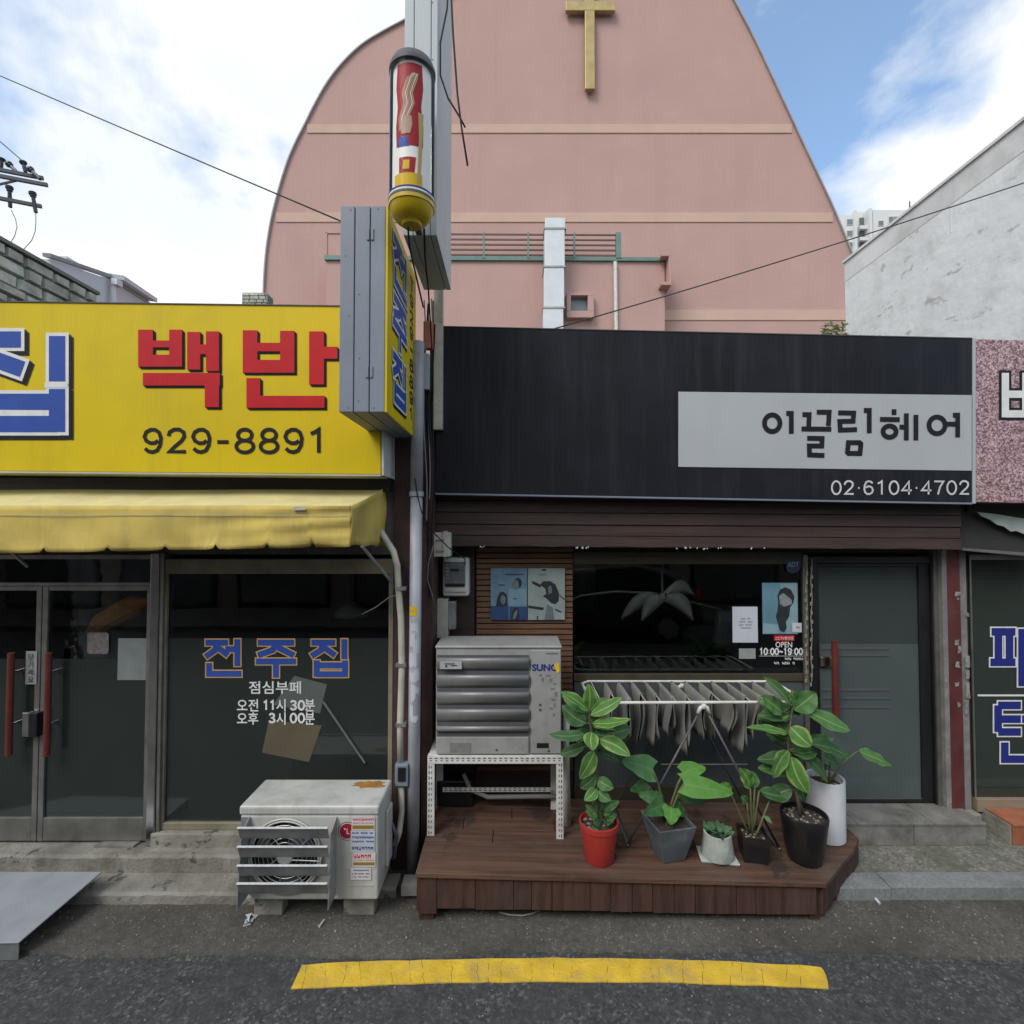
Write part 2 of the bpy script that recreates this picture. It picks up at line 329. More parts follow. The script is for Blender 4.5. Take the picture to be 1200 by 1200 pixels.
M['apron'] = speckle('worn_concrete', [(0, (.080, .070, .054)), (.7, (.105, .092, .072)), (.95, (.125, .112, .09)), (1, (.19, .175, .15))], 110, .9, .003, big=(.040, .031, .022), bigs=1.7)
M['moss_pave'] = speckle('mossy_pavement', [(0, (.13, .12, .09)), (.6, (.18, .17, .13)), (1, (.26, .25, .20))], 70, .9, .003, big=(.10, .11, .055), bigs=4)
M['granite_print'] = speckle('red_granite_print', [(0, (.10, .035, .045)), (.3, (.26, .09, .11)), (.65, (.46, .24, .25)), (1, (.62, .42, .42))], 100, .4, 0.0)
M['line_paint'] = mat('yellow_road_paint', (0.66, 0.43, 0.035), .7, .16, 9, bump=.004, bscale=70, dirt=((.34, .25, .11), .7, 7))

def leaf_mat(name, green, edge, rib, edge_amt):
    m = bpy.data.materials.new(name); m.use_nodes = True; t = m.node_tree; b = t.nodes['Principled BSDF']; N = t.nodes.new; lk = t.links.new
    uv = N('ShaderNodeTexCoord'); sp = N('ShaderNodeSeparateXYZ'); lk(uv.outputs['UV'], sp.inputs[0])
    no = N('ShaderNodeTexNoise'); no.inputs['Scale'].default_value = 40; no.inputs['Detail'].default_value = 4; geo = N('ShaderNodeNewGeometry'); lk(geo.outputs['Position'], no.inputs['Vector'])
    def mth(op, a, bb):
        n = N('ShaderNodeMath'); n.operation = op
        for i, x in enumerate((a, bb)):
            if x is None: continue
            if isinstance(x, (int, float)): n.inputs[i].default_value = x
            else: lk(x, n.inputs[i])
        return n.outputs[0]
    ab = mth('ABSOLUTE', mth('SUBTRACT', sp.outputs['Y'], .5), None)          # 0 at the rib, .5 at the edge
    def ramp(x, a, bb, hi):
        r_ = N('ShaderNodeMapRange'); r_.inputs['From Min'].default_value = a; r_.inputs['From Max'].default_value = bb; r_.inputs['To Max'].default_value = hi; lk(x, r_.inputs['Value']); return r_.outputs[0]
    no2 = N('ShaderNodeTexNoise'); no2.inputs['Scale'].default_value = 14; no2.inputs['Detail'].default_value = 5; lk(geo.outputs['Position'], no2.inputs['Vector'])
    edgef = ramp(mth('ADD', ab, mth('MULTIPLY', mth('SUBTRACT', no2.outputs['Fac'], .5), .75)), .34, .50, edge_amt)
    ribf = ramp(ab, .045, .02, .85)
    # side veins: stripes slanting away from the rib
    wv = mth('SINE', mth('MULTIPLY', mth('SUBTRACT', sp.outputs['X'], mth('MULTIPLY', ab, .55)), 70.0), None)
    vein = ramp(wv, .82, 1.0, .16)
    vr = N('ShaderNodeValToRGB'); vr.color_ramp.elements[0].color = [c * .75 for c in green] + [1]; vr.color_ramp.elements[1].color = [c * 1.25 for c in green] + [1]; lk(no.outputs['Fac'], vr.inputs[0])
    cur = vr.outputs[0]
    for f, c in ((vein, rib), (edgef, edge), (ribf, rib)):
        mx_ = N('ShaderNodeMix'); mx_.data_type = 'RGBA'; lk(f, mx_.inputs['Factor']); lk(cur, mx_.inputs[6]); mx_.inputs[7].default_value = list(c) + [1]; cur = mx_.outputs[2]
    lk(cur, b.inputs['Base Color']); b.inputs['Roughness'].default_value = .6
    b.inputs['Subsurface Weight'].default_value = 0.0
    tl = N('ShaderNodeBsdfTranslucent'); lk(cur, tl.inputs[0]); ms = N('ShaderNodeMixShader'); ms.inputs[0].default_value = .25
    lk(b.outputs[0], ms.inputs[1]); lk(tl.outputs[0], ms.inputs[2]); lk(ms.outputs[0], t.nodes['Material Output'].inputs[0])
    return m
M['leaf_var'] = leaf_mat('variegated_rubber_leaf', (.085, .225, .040), (.36, .47, .14), (.40, .50, .18), .75)
M['leaf_dark'] = leaf_mat('dark_rubber_leaf', (.044, .125, .036), (.14, .24, .085), (.20, .29, .12), .45)
M['leaf_mid'] = leaf_mat('green_rubber_leaf', (.072, .19, .046), (.12, .25, .075), (.26, .36, .15), .4)
M['leaf_bright'] = leaf_mat('elephant_ear_leaf', (.10, .275, .040), (.15, .32, .07), (.15, .31, .07), .4)
M['leaf_deep'] = leaf_mat('deep_elephant_ear_leaf', (.052, .16, .048), (.08, .21, .07), (.09, .22, .08), .4)
M['leaf_succ'] = leaf_mat('succulent_leaf', (.07, .16, .07), (.12, .24, .12), (.10, .22, .10), .5)

# ------------------------------------------------------------------ lettering
def stroke(mb, pts, wd, fn, lift, mi=0, closed=False):
    """a mitred ribbon along 2-D points; fn(x, y, lift) -> world"""
    pts = [Vector(p) for p in pts]; n = len(pts); Lf = []; Rt = []
    for i in range(n):
        a = pts[(i - 1) % n] if (closed or i > 0) else None; c = pts[(i + 1) % n] if (closed or i < n - 1) else None; p = pts[i]
        d1 = (p - a).normalized() if a is not None else (c - p).normalized(); d2 = (c - p).normalized() if c is not None else d1
        n1_ = Vector((-d1.y, d1.x)); n2_ = Vector((-d2.y, d2.x)); m = n1_ + n2_
        m = n1_ if m.length < 1e-6 else m.normalized(); k = 1 / max(.5, m.dot(n1_))
        q = p
        if a is None: q = p - d1 * 0
        Lf.append(q + m * wd / 2 * k); Rt.append(q - m * wd / 2 * k)
    vs = [fn(p.x, p.y, lift) for p in Lf] + [fn(p.x, p.y, lift) for p in Rt]
    fs = [(i, (i + 1) % n, n + (i + 1) % n, n + i) for i in range(n if closed else n - 1)]
    mb.add(vs, fs, mi)
def circ(cx, cy, rx, ry, n=20): return [(cx + rx * math.cos(2 * math.pi * k / n), cy + ry * math.sin(2 * math.pi * k / n)) for k in range(n)]
def ext(pts, e):
    """lengthen both ends of an open stroke by e"""
    a, b = Vector(pts[0]), Vector(pts[1]); c, d = Vector(pts[-1]), Vector(pts[-2])
    return [tuple(a + (a - b).normalized() * e)] + list(pts[1:-1]) + [tuple(c + (c - d).normalized() * e)]
def glyph(parent, strokes, wd, fn, mats, outline=0, shadow=None, name='letter'):
    """strokes: list of point lists (or ('o', pts) for closed); layers shadow / outline / fill each a little prouder"""
    mb = MB(); lift = 0.0; idx = 0
    if shadow:
        for k in (1.0, .5):
            for s in strokes:
                cl = s[0] == 'o'; pts = s[1] if cl else ext(s, outline)
                stroke(mb, [(x + shadow[0] * k, y + shadow[1] * k) for x, y in pts], wd + 2 * outline, fn, lift, 2, cl); lift += .00012
        lift += .0006
    if outline:
        for s in strokes:
            cl = s[0] == 'o'; pts = s[1] if cl else ext(s, outline)
            stroke(mb, pts, wd + 2 * outline, fn, lift, 1, cl); lift += .00012
        lift += .0006
    for s in strokes:
        cl = s[0] == 'o'; stroke(mb, s[1] if cl else s, wd, fn, lift, 0, cl); lift += .00012
    return mb.build(name, mats, parent, fix=False)
def plane_fn(Y): return lambda x, y, l: P(x, y, Y - .003) - Vector((0, l, 0))
def txt(parent, body, box, Y, m, bold=0.0, name='lettering', fn=None, lift=.004):
    """text fitted to the box x0, y0, x1, y1 in the plane at depth Y"""
    c = bpy.data.curves.new('t', 'FONT'); c.body = body; c.size = 1; c.offset = bold; c.resolution_u = 3; c.align_x = 'LEFT'
    o = bpy.data.objects.new('t', c); COL.objects.link(o)
    dg = bpy.context.evaluated_depsgraph_get(); me = bpy.data.meshes.new_from_object(o.evaluated_get(dg))
    vs = [v.co.copy() for v in me.vertices]; fs = [list(p.vertices) for p in me.polygons]
    bpy.data.objects.remove(o); bpy.data.curves.remove(c); bpy.data.meshes.remove(me)
    x0, x1 = min(v.x for v in vs), max(v.x for v in vs); y0, y1 = min(v.y for v in vs), max(v.y for v in vs)
    fn = fn or (lambda x, y, l: P(x, y, Y) - Vector((0, l, 0)))
    mb = MB()
    mb.add([fn(box[0] + (v.x - x0) / (x1 - x0) * (box[2] - box[0]), box[3] - (v.y - y0) / (y1 - y0) * (box[3] - box[1]), lift) for v in vs], fs)
    return mb.build(name, m, parent, fix=False)
# syllables in a unit box, y down
JEON = [[(.02, .09), (.62, .09)], [(.33, .09), (.28, .28), (.02, .46)], [(.33, .2), (.62, .42)], [(.55, .26), (.80, .26)], [(.87, 0), (.87, .70)], [(.12, .62), (.12, .90), (.98, .90)]]
JU = [[(.05, .09), (.95, .09)], [(.50, .12), (.42, .28), (.05, .42)], [(.52, .2), (.95, .42)], [(0, .58), (1, .58)], [(.5, .60), (.5, 1)]]
JIP = [[(.02, .09), (.64, .09)], [(.33, .09), (.28, .28), (.02, .44)], [(.33, .2), (.64, .42)], [(.88, 0), (.88, .52)], [(.16, .55), (.16, .98)], [(.90, .55), (.90, .98)], [(.16, .68), (.9, .68)], [(.16, .91), (.9, .91)]]
def fit(g, x0, y0, x1, y1): return [[(x0 + a * (x1 - x0), y0 + b * (y1 - y0)) for a, b in s] for s in g]

def el(cx, cy, rx, ry): return ('o', circ(cx, cy, rx, ry, 20))
SIX = [(.88, .18), (.72, .06), (.5, .02), (.27, .09), (.12, .32), (.08, .62), (.18, .86), (.38, .97), (.6, .97), (.82, .87), (.91, .68), (.82, .50), (.6, .40), (.38, .41), (.22, .51)]
DIG = {'0': [el(.5, .5, .43, .48)], '1': [[(.15, .2), (.36, .13), (.55, .02), (.55, 1)]], '2': [[(.08, .30), (.14, .13), (.35, .02), (.62, .02), (.84, .14), (.87, .32), (.74, .50), (.40, .74), (.12, .96), (.95, .96)]],
       '3': [[(.1, .2), (.25, .06), (.5, .02), (.78, .1), (.84, .27), (.7, .43), (.48, .48), (.75, .55), (.9, .72), (.8, .9), (.5, .98), (.22, .93), (.07, .78)]],
       '4': [[(.72, 1), (.72, .04), (.06, .70), (.99, .70)]], '6': [SIX], '7': [[(.05, .04), (.93, .04), (.60, .45), (.40, 1)]], '8': [el(.5, .255, .35, .235), el(.5, .735, .43, .255)],
       '9': [[(1 - x, 1 - y) for x, y in SIX]], '-': [[(.12, .55), (.88, .55)]], '.': [[(.34, .52), (.66, .52)]], ':': [[(.34, .28), (.66, .28)], [(.34, .80), (.66, .80)]], '~': [[(.0, .60), (.2, .46), (.4, .47), (.6, .58), (.8, .59), (1, .45)]]}
def digits(parent, s, box, wd, fn, m, gap=.28, name='lettering', asp=.62):
    """numerals drawn as strokes, fitted to a box; wd in box units"""
    x0, y0, x1, y1 = box; ws = {'.': .45, ':': .4, '-': .75, ' ': .5, '~': .9}
    tot = sum(ws.get(c, 1) for c in s) + gap * (len(s) - 1); u = (x1 - x0) / tot; x = x0; st = []
    for c in s:
        w_ = ws.get(c, 1) * u
        for q in DIG.get(c, []):
            cl = q[0] == 'o'; pts = [(x + a * w_, y0 + wd / 2 + b * (y1 - y0 - wd)) for a, b in (q[1] if cl else q)]
            st.append(('o', pts) if cl else pts)
        x += w_ + gap * u
    return glyph(parent, st, wd, fn, [m], name=name)

def marks(parent, box, Y, m, name='print', rn_=random.Random(11)):
    """a line of writing too small to read: syllable-like marks"""
    x0, y0, x1, y1 = box; h = y1 - y0; x = x0; mb = MB()
    while x < x1 - h * .3:
        wd = min(h * rn_.uniform(.6, .85), x1 - x)
        if rn_.random() < .88:
            mb.pbox(x, y0, x + wd * .24, y1 - h * rn_.uniform(0, .4), Y - .001, .0005); mb.pbox(x + wd * .72, y0 + h * rn_.uniform(0, .2), x + wd * .96, y1, Y - .001, .0005)
            yq = y0 + h * rn_.uniform(.1, .75); mb.pbox(x + wd * .24, yq, x + wd * .72, yq + h * .2, Y - .0012, .0005)
        x += wd + h * .18
    o = mb.build(name, m, parent); o['kind'] = 'stuff'; return o

# ================================================================== SETTING
def G(px, py, z=0.0):
    u = (px - 600) / 600; v = (600 - py) / 600
    k = (z - CAM_H) / (v * CT + ST)
    return Vector((u * k, (CT - v * ST) * k, z))
struct(MB().add([(-400, -400, -.06), (400, -400, -.06), (400, 600, -.06), (-400, 600, -.06)], [(0, 1, 2, 3)]).build('ground', M['apron']))
struct(MB().add([(-40, -4.2, -.012), (40, -4.2, -.012), (40, 2.9, -.012), (-40, 2.9, -.012)], [(0, 1, 2, 3)]).build('road', M['asphalt']))
# concrete apron between road and shops, with a broken edge
rn = random.Random(3)
xs = [-40, -12, -6] + [-4 + i * .05 for i in range(0, 181)] + [7, 12, 40]
edge = []
for x in xs:
    base = 2.765 + .02 * math.sin(x * 1.3) + .012 * math.sin(x * 4.1 + 1) + rn.uniform(-.008, .008)
    edge.append((x, base - (.02 if x > 1.5 else 0)))
mb = MB(); n = len(edge)
mb.add([(x, y, 0) for x, y in edge] + [(x, 3.9, 0) for x, y in edge] + [(x, y - .006, -.02) for x, y in edge],
       [(i, i + 1, n + i + 1, n + i) for i in range(n - 1)] + [(2 * n + i, 2 * n + i + 1, i + 1, i) for i in range(n - 1)])
struct(mb.build('pavement', M['apron']))
# opposite pavement
struct(MB().box(-40, 40, -6.4, -4.1, -.05, .10).build('opposite_pavement', M['apron']))
# yellow road line: thick thermoplastic, cracked across
def line_top(px): return 1122.5 + ((px - 640) / 320) ** 2 * 10
def line_bot(px): return 1150 + ((px - 660) / 320) ** 2 * 8.5
cuts = [346, 358, 381, 406, 421, 456, 480, 494, 528, 560, 572, 590, 622, 648, 671, 713, 738, 765, 772, 801, 822, 858, 870, 893, 921, 937, 968]
mb = MB(); nsub = 7
def crack(x):
    r_ = random.Random(int(x)); o_ = [0.0]
    for _ in range(nsub): o_.append(o_[-1] + r_.uniform(-1.6, 1.6))
    g = [0.25 if r_.random() < .65 else .0 for _ in range(nsub + 1)] if 346 < x < 968 else [0] * (nsub + 1)
    return o_, g
for a, b in zip(cuts[:-1], cuts[1:]):
    (ca, ga), (cb, gb) = crack(a), crack(b)
    row = []
    for k_ in range(nsub + 1):
        t = k_ / nsub
        xa = a + (8 * (1 - t) - 5 * t if a == 346 else ca[k_] + ga[k_]); xb = b + ((3 * t - 6 * (1 - t) ** 3) if b == 968 else cb[k_] - gb[k_])
        j1, j2 = (random.Random(int(a) * 7 + k_).uniform(-.7, .7), random.Random(int(b) * 7 + k_).uniform(-.7, .7)) if k_ in (0, nsub) else (0, 0)
        ya = line_top(xa) + (line_bot(xa) - line_top(xa)) * t + j1; yb = line_top(xb) + (line_bot(xb) - line_top(xb)) * t + j2
        row.append((G(xa, ya, -.0065), G(xb, yb, -.0065)))
    top = [p for r_ in row for p in r_]; n_ = len(top)
    mb.add(top + [p - Vector((0, 0, .005)) for p in top], [(2 * k_, 2 * k_ + 1, 2 * k_ + 3, 2 * k_ + 2) for k_ in range(nsub)] + [(2 * k_, 2 * k_ + 2, n_ + 2 * k_ + 2, n_ + 2 * k_) for k_ in range(nsub)] + [(2 * k_ + 1, 2 * k_ + 3, n_ + 2 * k_ + 3, n_ + 2 * k_ + 1) for k_ in range(nsub)] + [(0, 1, n_ + 1, n_), (n_ - 2, n_ - 1, 2 * n_ - 1, 2 * n_ - 2)])
struct(mb.build('road_marking', M['line_paint']))
# raised mossy pavement and granite kerb on the right
mb = MB(); mb.box(1.9, 12, 3.27, 3.9, .004, .062)
struct(mb.build('mossy_pavement', M['moss_pave']))
k = thing('kerb', 'row of grey granite kerb stones right of the wooden deck', 'kerb', (2.3, 3.1, 0))
for i, (a, b) in enumerate([(1.95, 2.28), (2.284, 3.28), (3.284, 4.28), (4.284, 5.3), (5.304, 6.3), (6.304, 7.3)]):
    MB().box(a, b, 3.136 + .004 * (i % 2), 3.276, -.02, .073 + .003 * (i % 3)).build('kerb_stone', M['kerb'], k, bevel=.004)

# ================================================================== FAR THINGS
# church ------------------------------------------------------------
CY = 25.0
ch = thing('church', 'large pink church wall with curved sail-shaped gable and peach bands', 'church', (2.5, CY, 0))
outl = [(310, 640), (310, 356), (311, 325), (314, 290), (321, 250), (335, 200), (346, 172), (358, 148), (371, 122), (385, 98), (402, 76), (424, 55), (446, 41), (468, 29), (500, 12), (540, -8), (600, -36), (660, -62), (720, -84), (770, -94), (806, -86), (834, -50), (858, 0), (880, 42), (900, 84), (940, 170), (975, 245), (1000, 306), (1022, 360), (1035, 640)]
def smooth_pts(pts, k=4):
    o = []
    for i in range(len(pts) - 1):
        p0, p1, p2, p3 = (Vector(pts[max(0, i - 1)]), Vector(pts[i]), Vector(pts[i + 1]), Vector(pts[min(len(pts) - 1, i + 2)]))
        for j in range(k):
            t = j / k; o.append(tuple(.5 * ((2 * p1) + (p2 - p0) * t + (2 * p0 - 5 * p1 + 4 * p2 - p3) * t * t + (3 * p1 - p0 - 3 * p2 + p3) * t ** 3)))
    return o + [tuple(pts[-1])]
outl_s = [outl[0]] + smooth_pts(outl[1:-1]) + [outl[-1]]
fr = [P(x, y, CY) for x, y in outl_s]
fr[0].z = 0; fr[-1].z = 0
n = len(fr)
mb = MB(); mb.add(fr + [p + Vector((0, 9, 0)) for p in fr], [tuple(range(n)), tuple(range(2 * n - 1, n - 1, -1))] + [(i, n + i, n + (i + 1) % n, (i + 1) % n) for i in range(n)])
mb.build('wall', M['church'], ch)
mb = MB()
for a, b in zip(fr[1:-2], fr[2:-1]):
    d = (b - a).normalized(); nn = Vector((-d.z, 0, d.x)) * .06
    mb.hexa([a - Vector((0, .12, 0)), b - Vector((0, .12, 0)), b + nn - Vector((0, .12, 0)), a + nn - Vector((0, .12, 0))], [a + Vector((0, 9, 0)), b + Vector((0, 9, 0)), b + nn + Vector((0, 9, 0)), a + nn + Vector((0, 9, 0))])
mb.build('coping', M['church_edge'], ch)
def wall_x(py, side):
    pts = outl[1:16] if side < 0 else outl[22:28]
    for (xa, ya), (xb, yb) in zip(pts[:-1], pts[1:]):
        if min(ya, yb) <= py <= max(ya, yb): return xa + (xb - xa) * (py - ya) / (yb - ya)
    return 310 if side < 0 else 998
for y0, y1 in ((145.5, 155.5), (249, 260)):
    ym = (y0 + y1) / 2
    MB().pbox(wall_x(ym, -1) + 3, y0, wall_x(ym, 1) - 3, y1, CY - .04, .1).build('stucco_band', M['church_band'], ch)
MB().pbox(775, 363, 1015, 375, CY - .04, .1).build('stucco_band', M['church_band'], ch)
# lower block in front, with ledge
BY = 24.0
MB().hexa([P(382, 700, BY), P(779, 700, BY), P(779, 306, BY), P(382, 300, BY)], [p + Vector((0, 1.2, 0)) for p in [P(382, 700, BY), P(779, 700, BY), P(779, 306, BY), P(382, 300, BY)]]).build('front_block', M['church'], ch)
MB().hexa([P(380, 304, BY - .12), P(782, 305.5, BY - .12), P(782, 301.5, BY - .12), P(380, 299, BY - .12)], [p + Vector((0, 1.0, 0)) for p in [P(380, 304, BY - .12), P(782, 305.5, BY - .12), P(782, 301.5, BY - .12), P(380, 299, BY - .12)]]).build('ledge', M['green_rail'], ch)
# hollow box bracket at the right end of the ledge
mb = MB()
for q in ((775, 296, 787, 300), (784, 300, 787, 331), (775, 330, 787, 334)): mb.pbox(*q, BY - .5, 1.2)
mb.build('end_bracket', M['church'], ch, bevel=.02)
# small recessed window with thick surround
mb = MB()
for q in ((664, 343, 696, 346), (664, 364, 696, 372), (664, 346, 669, 364), (689, 346, 696, 364)): mb.pbox(*q, BY - .35, .4)
wv = mb.build('window_surround', M['church'], ch, bevel=.015)
MB().pbox(669, 346, 689, 364, BY - .03, .02).build('pane', M['far_pane'], wv)
# faint panel joint left
mb = MB(); mb.pbox(382, 272, 398, 273.2, CY - .05, .06); mb.pbox(382, 272, 383, 330, CY - .05, .06); mb.build('panel_edge', M['church'], ch)
# railing
rl = thing('roof_railing', 'green and brown metal railing on the ledge of the pink church', 'railing', P(620, 303, BY))
for i, y in enumerate((275, 281, 287, 293, 299)):
    mb = MB(); mb.beam(P(505, y - .6, BY - .05), P(727, y + .6, BY - .05), .05, .07); mb.build('rail', M['brown_rail'], rl)
for x in (525, 567, 619, 673):
    mb = MB(); mb.beam(P(x, 303, BY - .1), P(x, 273, BY - .1), .09, .09); mb.build('post', M['green_rail'], rl)
MB().pbox(722, 272, 728, 302, BY - .15, .2).build('end_post', M['green_rail'], rl)
# cross
cr = thing('cross', 'tall brass cross fixed high on the pink church wall', 'cross', P(691, 104, CY - .3))
MB().pbox(685.5, -60, 697, 104, CY - .35, .22).build('upright', M['brass'], cr, bevel=.03)
mb = MB(); mb.pbox(663, 1, 721, 12, CY - .362, .222); mb.build('crossbar', M['brass'], cr, bevel=.03)
# duct and downpipe
du = thing('ventilation_duct', 'silver square ventilation duct rising in front of the pink church', 'duct', P(650, 640, BY - .9))
for a, b in ((255, 266.5), (267.5, 311.5), (312.5, 359.5), (360.5, 440)):
    MB().pbox(639 - (b - 255) * .012, a, 662.5 - (b - 255) * .012, b, BY - .95, .9).build('duct_section', mat('galvanised_duct', (.62, .65, .66), .45, .06, 2, metal=.15) if a == 255 else bpy.data.materials['galvanised_duct'], du, bevel=.02)
for y in (267, 312, 360):
    MB().pbox(637.6 - (y - 255) * .012, y - .9, 663.8 - (y - 255) * .012, y + .9, BY - .985, .97).build('flange', M['galv'], du)
dp = MB().tube([P(721, 307, BY - .15), P(723, 460, BY - .15)], .09, 10).build('drain_pipe', M['white_paint'])
tag(dp, 'thin white drain pipe on the pink church below the railing', 'pipe')

# white plastered side wall on the right -------------------------------
ww = thing('white_building', 'weathered white plaster side wall of the taller building at right', 'building', (8, 9, 0))
MB().box(8.0, 16, 4.5, 12.15, 0, 8.1).build('wall', M['white_wall'], ww)
mb = MB(); mb.box(7.995, 16, 4.49, 12.155, 8.103, 8.56); mb.build('parapet', M['white_wall_top'], ww)
MB().box(7.96, 16, 4.45, 12.19, 8.563, 8.62).build('coping', M['white_wall_top'], ww)
MB().box(7.99, 8.04, 9.19, 9.20, 7.6, 8.6).build('crack_joint', M['white_wall_top'], ww)

# far apartment tower ----------------------------------------------------
AY = 120
ap = thing('apartment_tower', 'distant white apartment tower with dark balconies between church and white wall', 'building', P(1020, 616, AY) - Vector((0, 0, 2.25)))
b0 = P(978, 250, AY)
def fb(x0, y0, x1, y1, dY, t, m, name, par=None):
    return MB().pbox(x0, y0, x1, y1, AY + dY, t).build(name, m, par or ap)
fb(978, 252, 1004.5, 660, 0, 10, M['far_white'], 'wall'); fb(1004.7, 248, 1026.5, 660, 1.2, 9, M['far_white'], 'wall'); fb(1026.7, 246, 1110, 660, -.6, 11, M['far_white'], 'wall')
fb(1005, 246, 1007.8, 660, -.9, 2, M['far_white'], 'pilaster'); fb(1022.5, 244, 1026, 660, -.9, 2, M['far_white'], 'pilaster')
for yy in (256, 269.5, 283, 296, 309):
    o = fb(992, yy, 1000, yy + 7.5, -.15, .3, M['white_paint'], 'window'); fb(993, yy + .9, 999, yy + 6.6, -.2, .2, M['far_pane'], 'pane', o)
    o = fb(1008, yy - 1, 1022, yy + 8, .9, .5, M['far_dark'], 'balcony_recess'); fb(1008, yy + 8, 1022, yy + 12, -.3, .8, M['far_white'], 'balcony_front')
    o = fb(1029, yy + 2, 1036, yy + 8.5, -.75, .3, M['white_paint'], 'window'); fb(1029.8, yy + 2.8, 1035.2, yy + 7.7, -.8, .2, M['far_pane'], 'pane', o)
    o = fb(1041, yy - 3, 1061, yy + 6, -.75, .3, M['white_paint'], 'window')
    for q in range(3): fb(1042 + q * 6.2, yy - 2, 1047.4 + q * 6.2, yy + 5, -.8, .2, M['far_pane'], 'pane', o)
    o = fb(1072, yy - 3, 1092, yy + 6, -.75, .3, M['white_paint'], 'window'); fb(1073, yy - 2, 1091, yy + 5, -.8, .2, M['far_pane'], 'pane', o)
MB().tube([P(1066, 248, AY), P(1066, 236, AY)], .15, 6).build('antenna', M['arm_steel'], ap)
# stone building on the left: individual stones on its side wall -----------
sb = thing('stone_building', 'dark rough stone side wall above the yellow sign at far left', 'building', (-9, 9, 0))
MB().box(-16, -9.06, 5.0, 10.93, 0, 7.24).build('wall', M['mortar'], sb)
z = 5.2; row = 0
while z < 7.2:
    h = rn.uniform(.15, .27); h = min(h, 7.24 - z)
    if 7.24 - (z + h) < .08: h = 7.24 - z
    y = 6.6 + rn.uniform(0, .3)
    while y < 10.9:
        l = rn.uniform(.28, .72); l = min(l, 10.95 - y)
        if l > .1:
            d = rn.uniform(.0, .05); g = .014
            a = [(-9.1, y + g, z + g), (-9.1, y + l - g, z + g), (-9.1, y + l - g, z + h - g), (-9.1, y + g, z + h - g)]
            c = .03
            b = [(-9.0 + d, y + g + c, z + g + c * .6), (-9.0 + d + rn.uniform(-.02, .02), y + l - g - c, z + g + c * .6), (-9.0 + d, y + l - g - c, z + h - g - c * .6), (-9.0 + d + rn.uniform(-.02, .02), y + g + c, z + h - g - c * .6)]
            MB().hexa(a, b).build('stone', M['rough_stone'], sb)
        y += l
    z += h
MB().box(-16.1, -8.93, 4.95, 10.97, 7.243, 7.31).build('coping', M['mortar'], sb)
# white house behind the stone building
wh = thing('white_house', 'small white rendered house with dark gutter behind the stone wall', 'house', (-9.5, 13.5, 0))
a = P(82, 312, 12.0); b = P(133, 329, 13.6); c = P(176, 354, 17.0)
def wallseg(p, q, name, m, t=.3, dz=0):
    d = (q - p); d.z = 0; d.normalize(); nn = Vector((-d.y, d.x, 0)) * t
    p0, q0 = Vector((p.x, p.y, 0)), Vector((q.x, q.y, 0))
    return MB().hexa([p0, q0, q, p], [p0 + nn, q0 + nn, q + nn, p + nn]).build(name, m, wh)
wallseg(P(60, 304, 11.4), b, 'wall', M['far_house']); wallseg(b + Vector((.02, .02, 0)), c, 'wall', M['far_house'])
up = Vector((0, -.12, .02))
MB().beam(P(60, 303, 11.4) + up, P(132, 327, 13.6) + up, .16, .08).build('gutter', M['house_gutter'], wh)
MB().beam(P(136, 327, 13.6) + up, P(177, 353, 17.0) + up, .5, .12).build('eave', M['far_house'], wh)
MB().beam(P(136, 330, 13.6) + Vector((.0, -.14, 0)), P(174, 356, 16.8) + Vector((.0, -.14, 0)), .14, .10).build('gutter', M['house_gutter'], wh)
MB().tube([P(134, 327, 13.4), P(133, 340, 13.4), P(134, 400, 13.4)], .07, 8).build('downpipe', M['far_house'], wh)
MB().pbox(130, 326, 137, 333, 13.3, .2).build('rain_hopper', M['far_house'], wh)
MB().pbox(66, 300, 78, 312, 12.5, .5).build('chimney', M['far_house'], wh)
# low stone parapet beside the church
sp_ = thing('stone_parapet', 'short stretch of dark rough stone wall left of the pink church', 'wall', P(297, 380, 12))
MB().pbox(283.5, 344, 313, 380, 12.05, .3).build('wall', M['mortar'], sp_)
for r_ in range(5):
    x = 283
    while x < 312:
        l = rn.uniform(6, 11); l = min(l, 313 - x)
        if l > 2: MB().pbox(x + .4, 342.5 + r_ * 4.2, x + l - .4, 342.5 + r_ * 4.2 + 3.7, 12.0 - rn.uniform(0, .03), .08).build('stone', M['rough_stone'], sp_, bevel=.01)
        x += l
# shrub peeping over the black sign
sh = thing('shrub', 'small green shrub peeping over the black sign beside the white wall', 'shrub', P(978, 420, 7.5))
mb = MB()
for i in range(260):
    c = P(rn.uniform(964, 992), rn.uniform(378, 425), 7.5 + rn.uniform(-.2, .2))
    if c.z > P(0, 384, 7.5).z and abs(c.x - P(980, 380, 7.5).x) > .13: continue
    d = Vector((rn.uniform(-1, 1), rn.uniform(-1, 1), rn.uniform(-.2, .5))).normalized() * .07; s = d.cross(Vector((rn.uniform(-.4, .4), rn.uniform(-.4, .4), 1))).normalized() * .016
    mb.add([c - d, c + s, c + d, c - s], [(0, 1, 2, 3)])
mb.uv = [(0, .5), (.5, .7), (1, .5), (.5, .3)] * (len(mb.v) // 4)
mb.build('foliage', M['leaf_mid'], sh, fix=False)
MB().tube([(P(978, 560, 7.5)), P(978, 395, 7.5)], [.03, .015], 6).build('stem', M['bark'], sh)

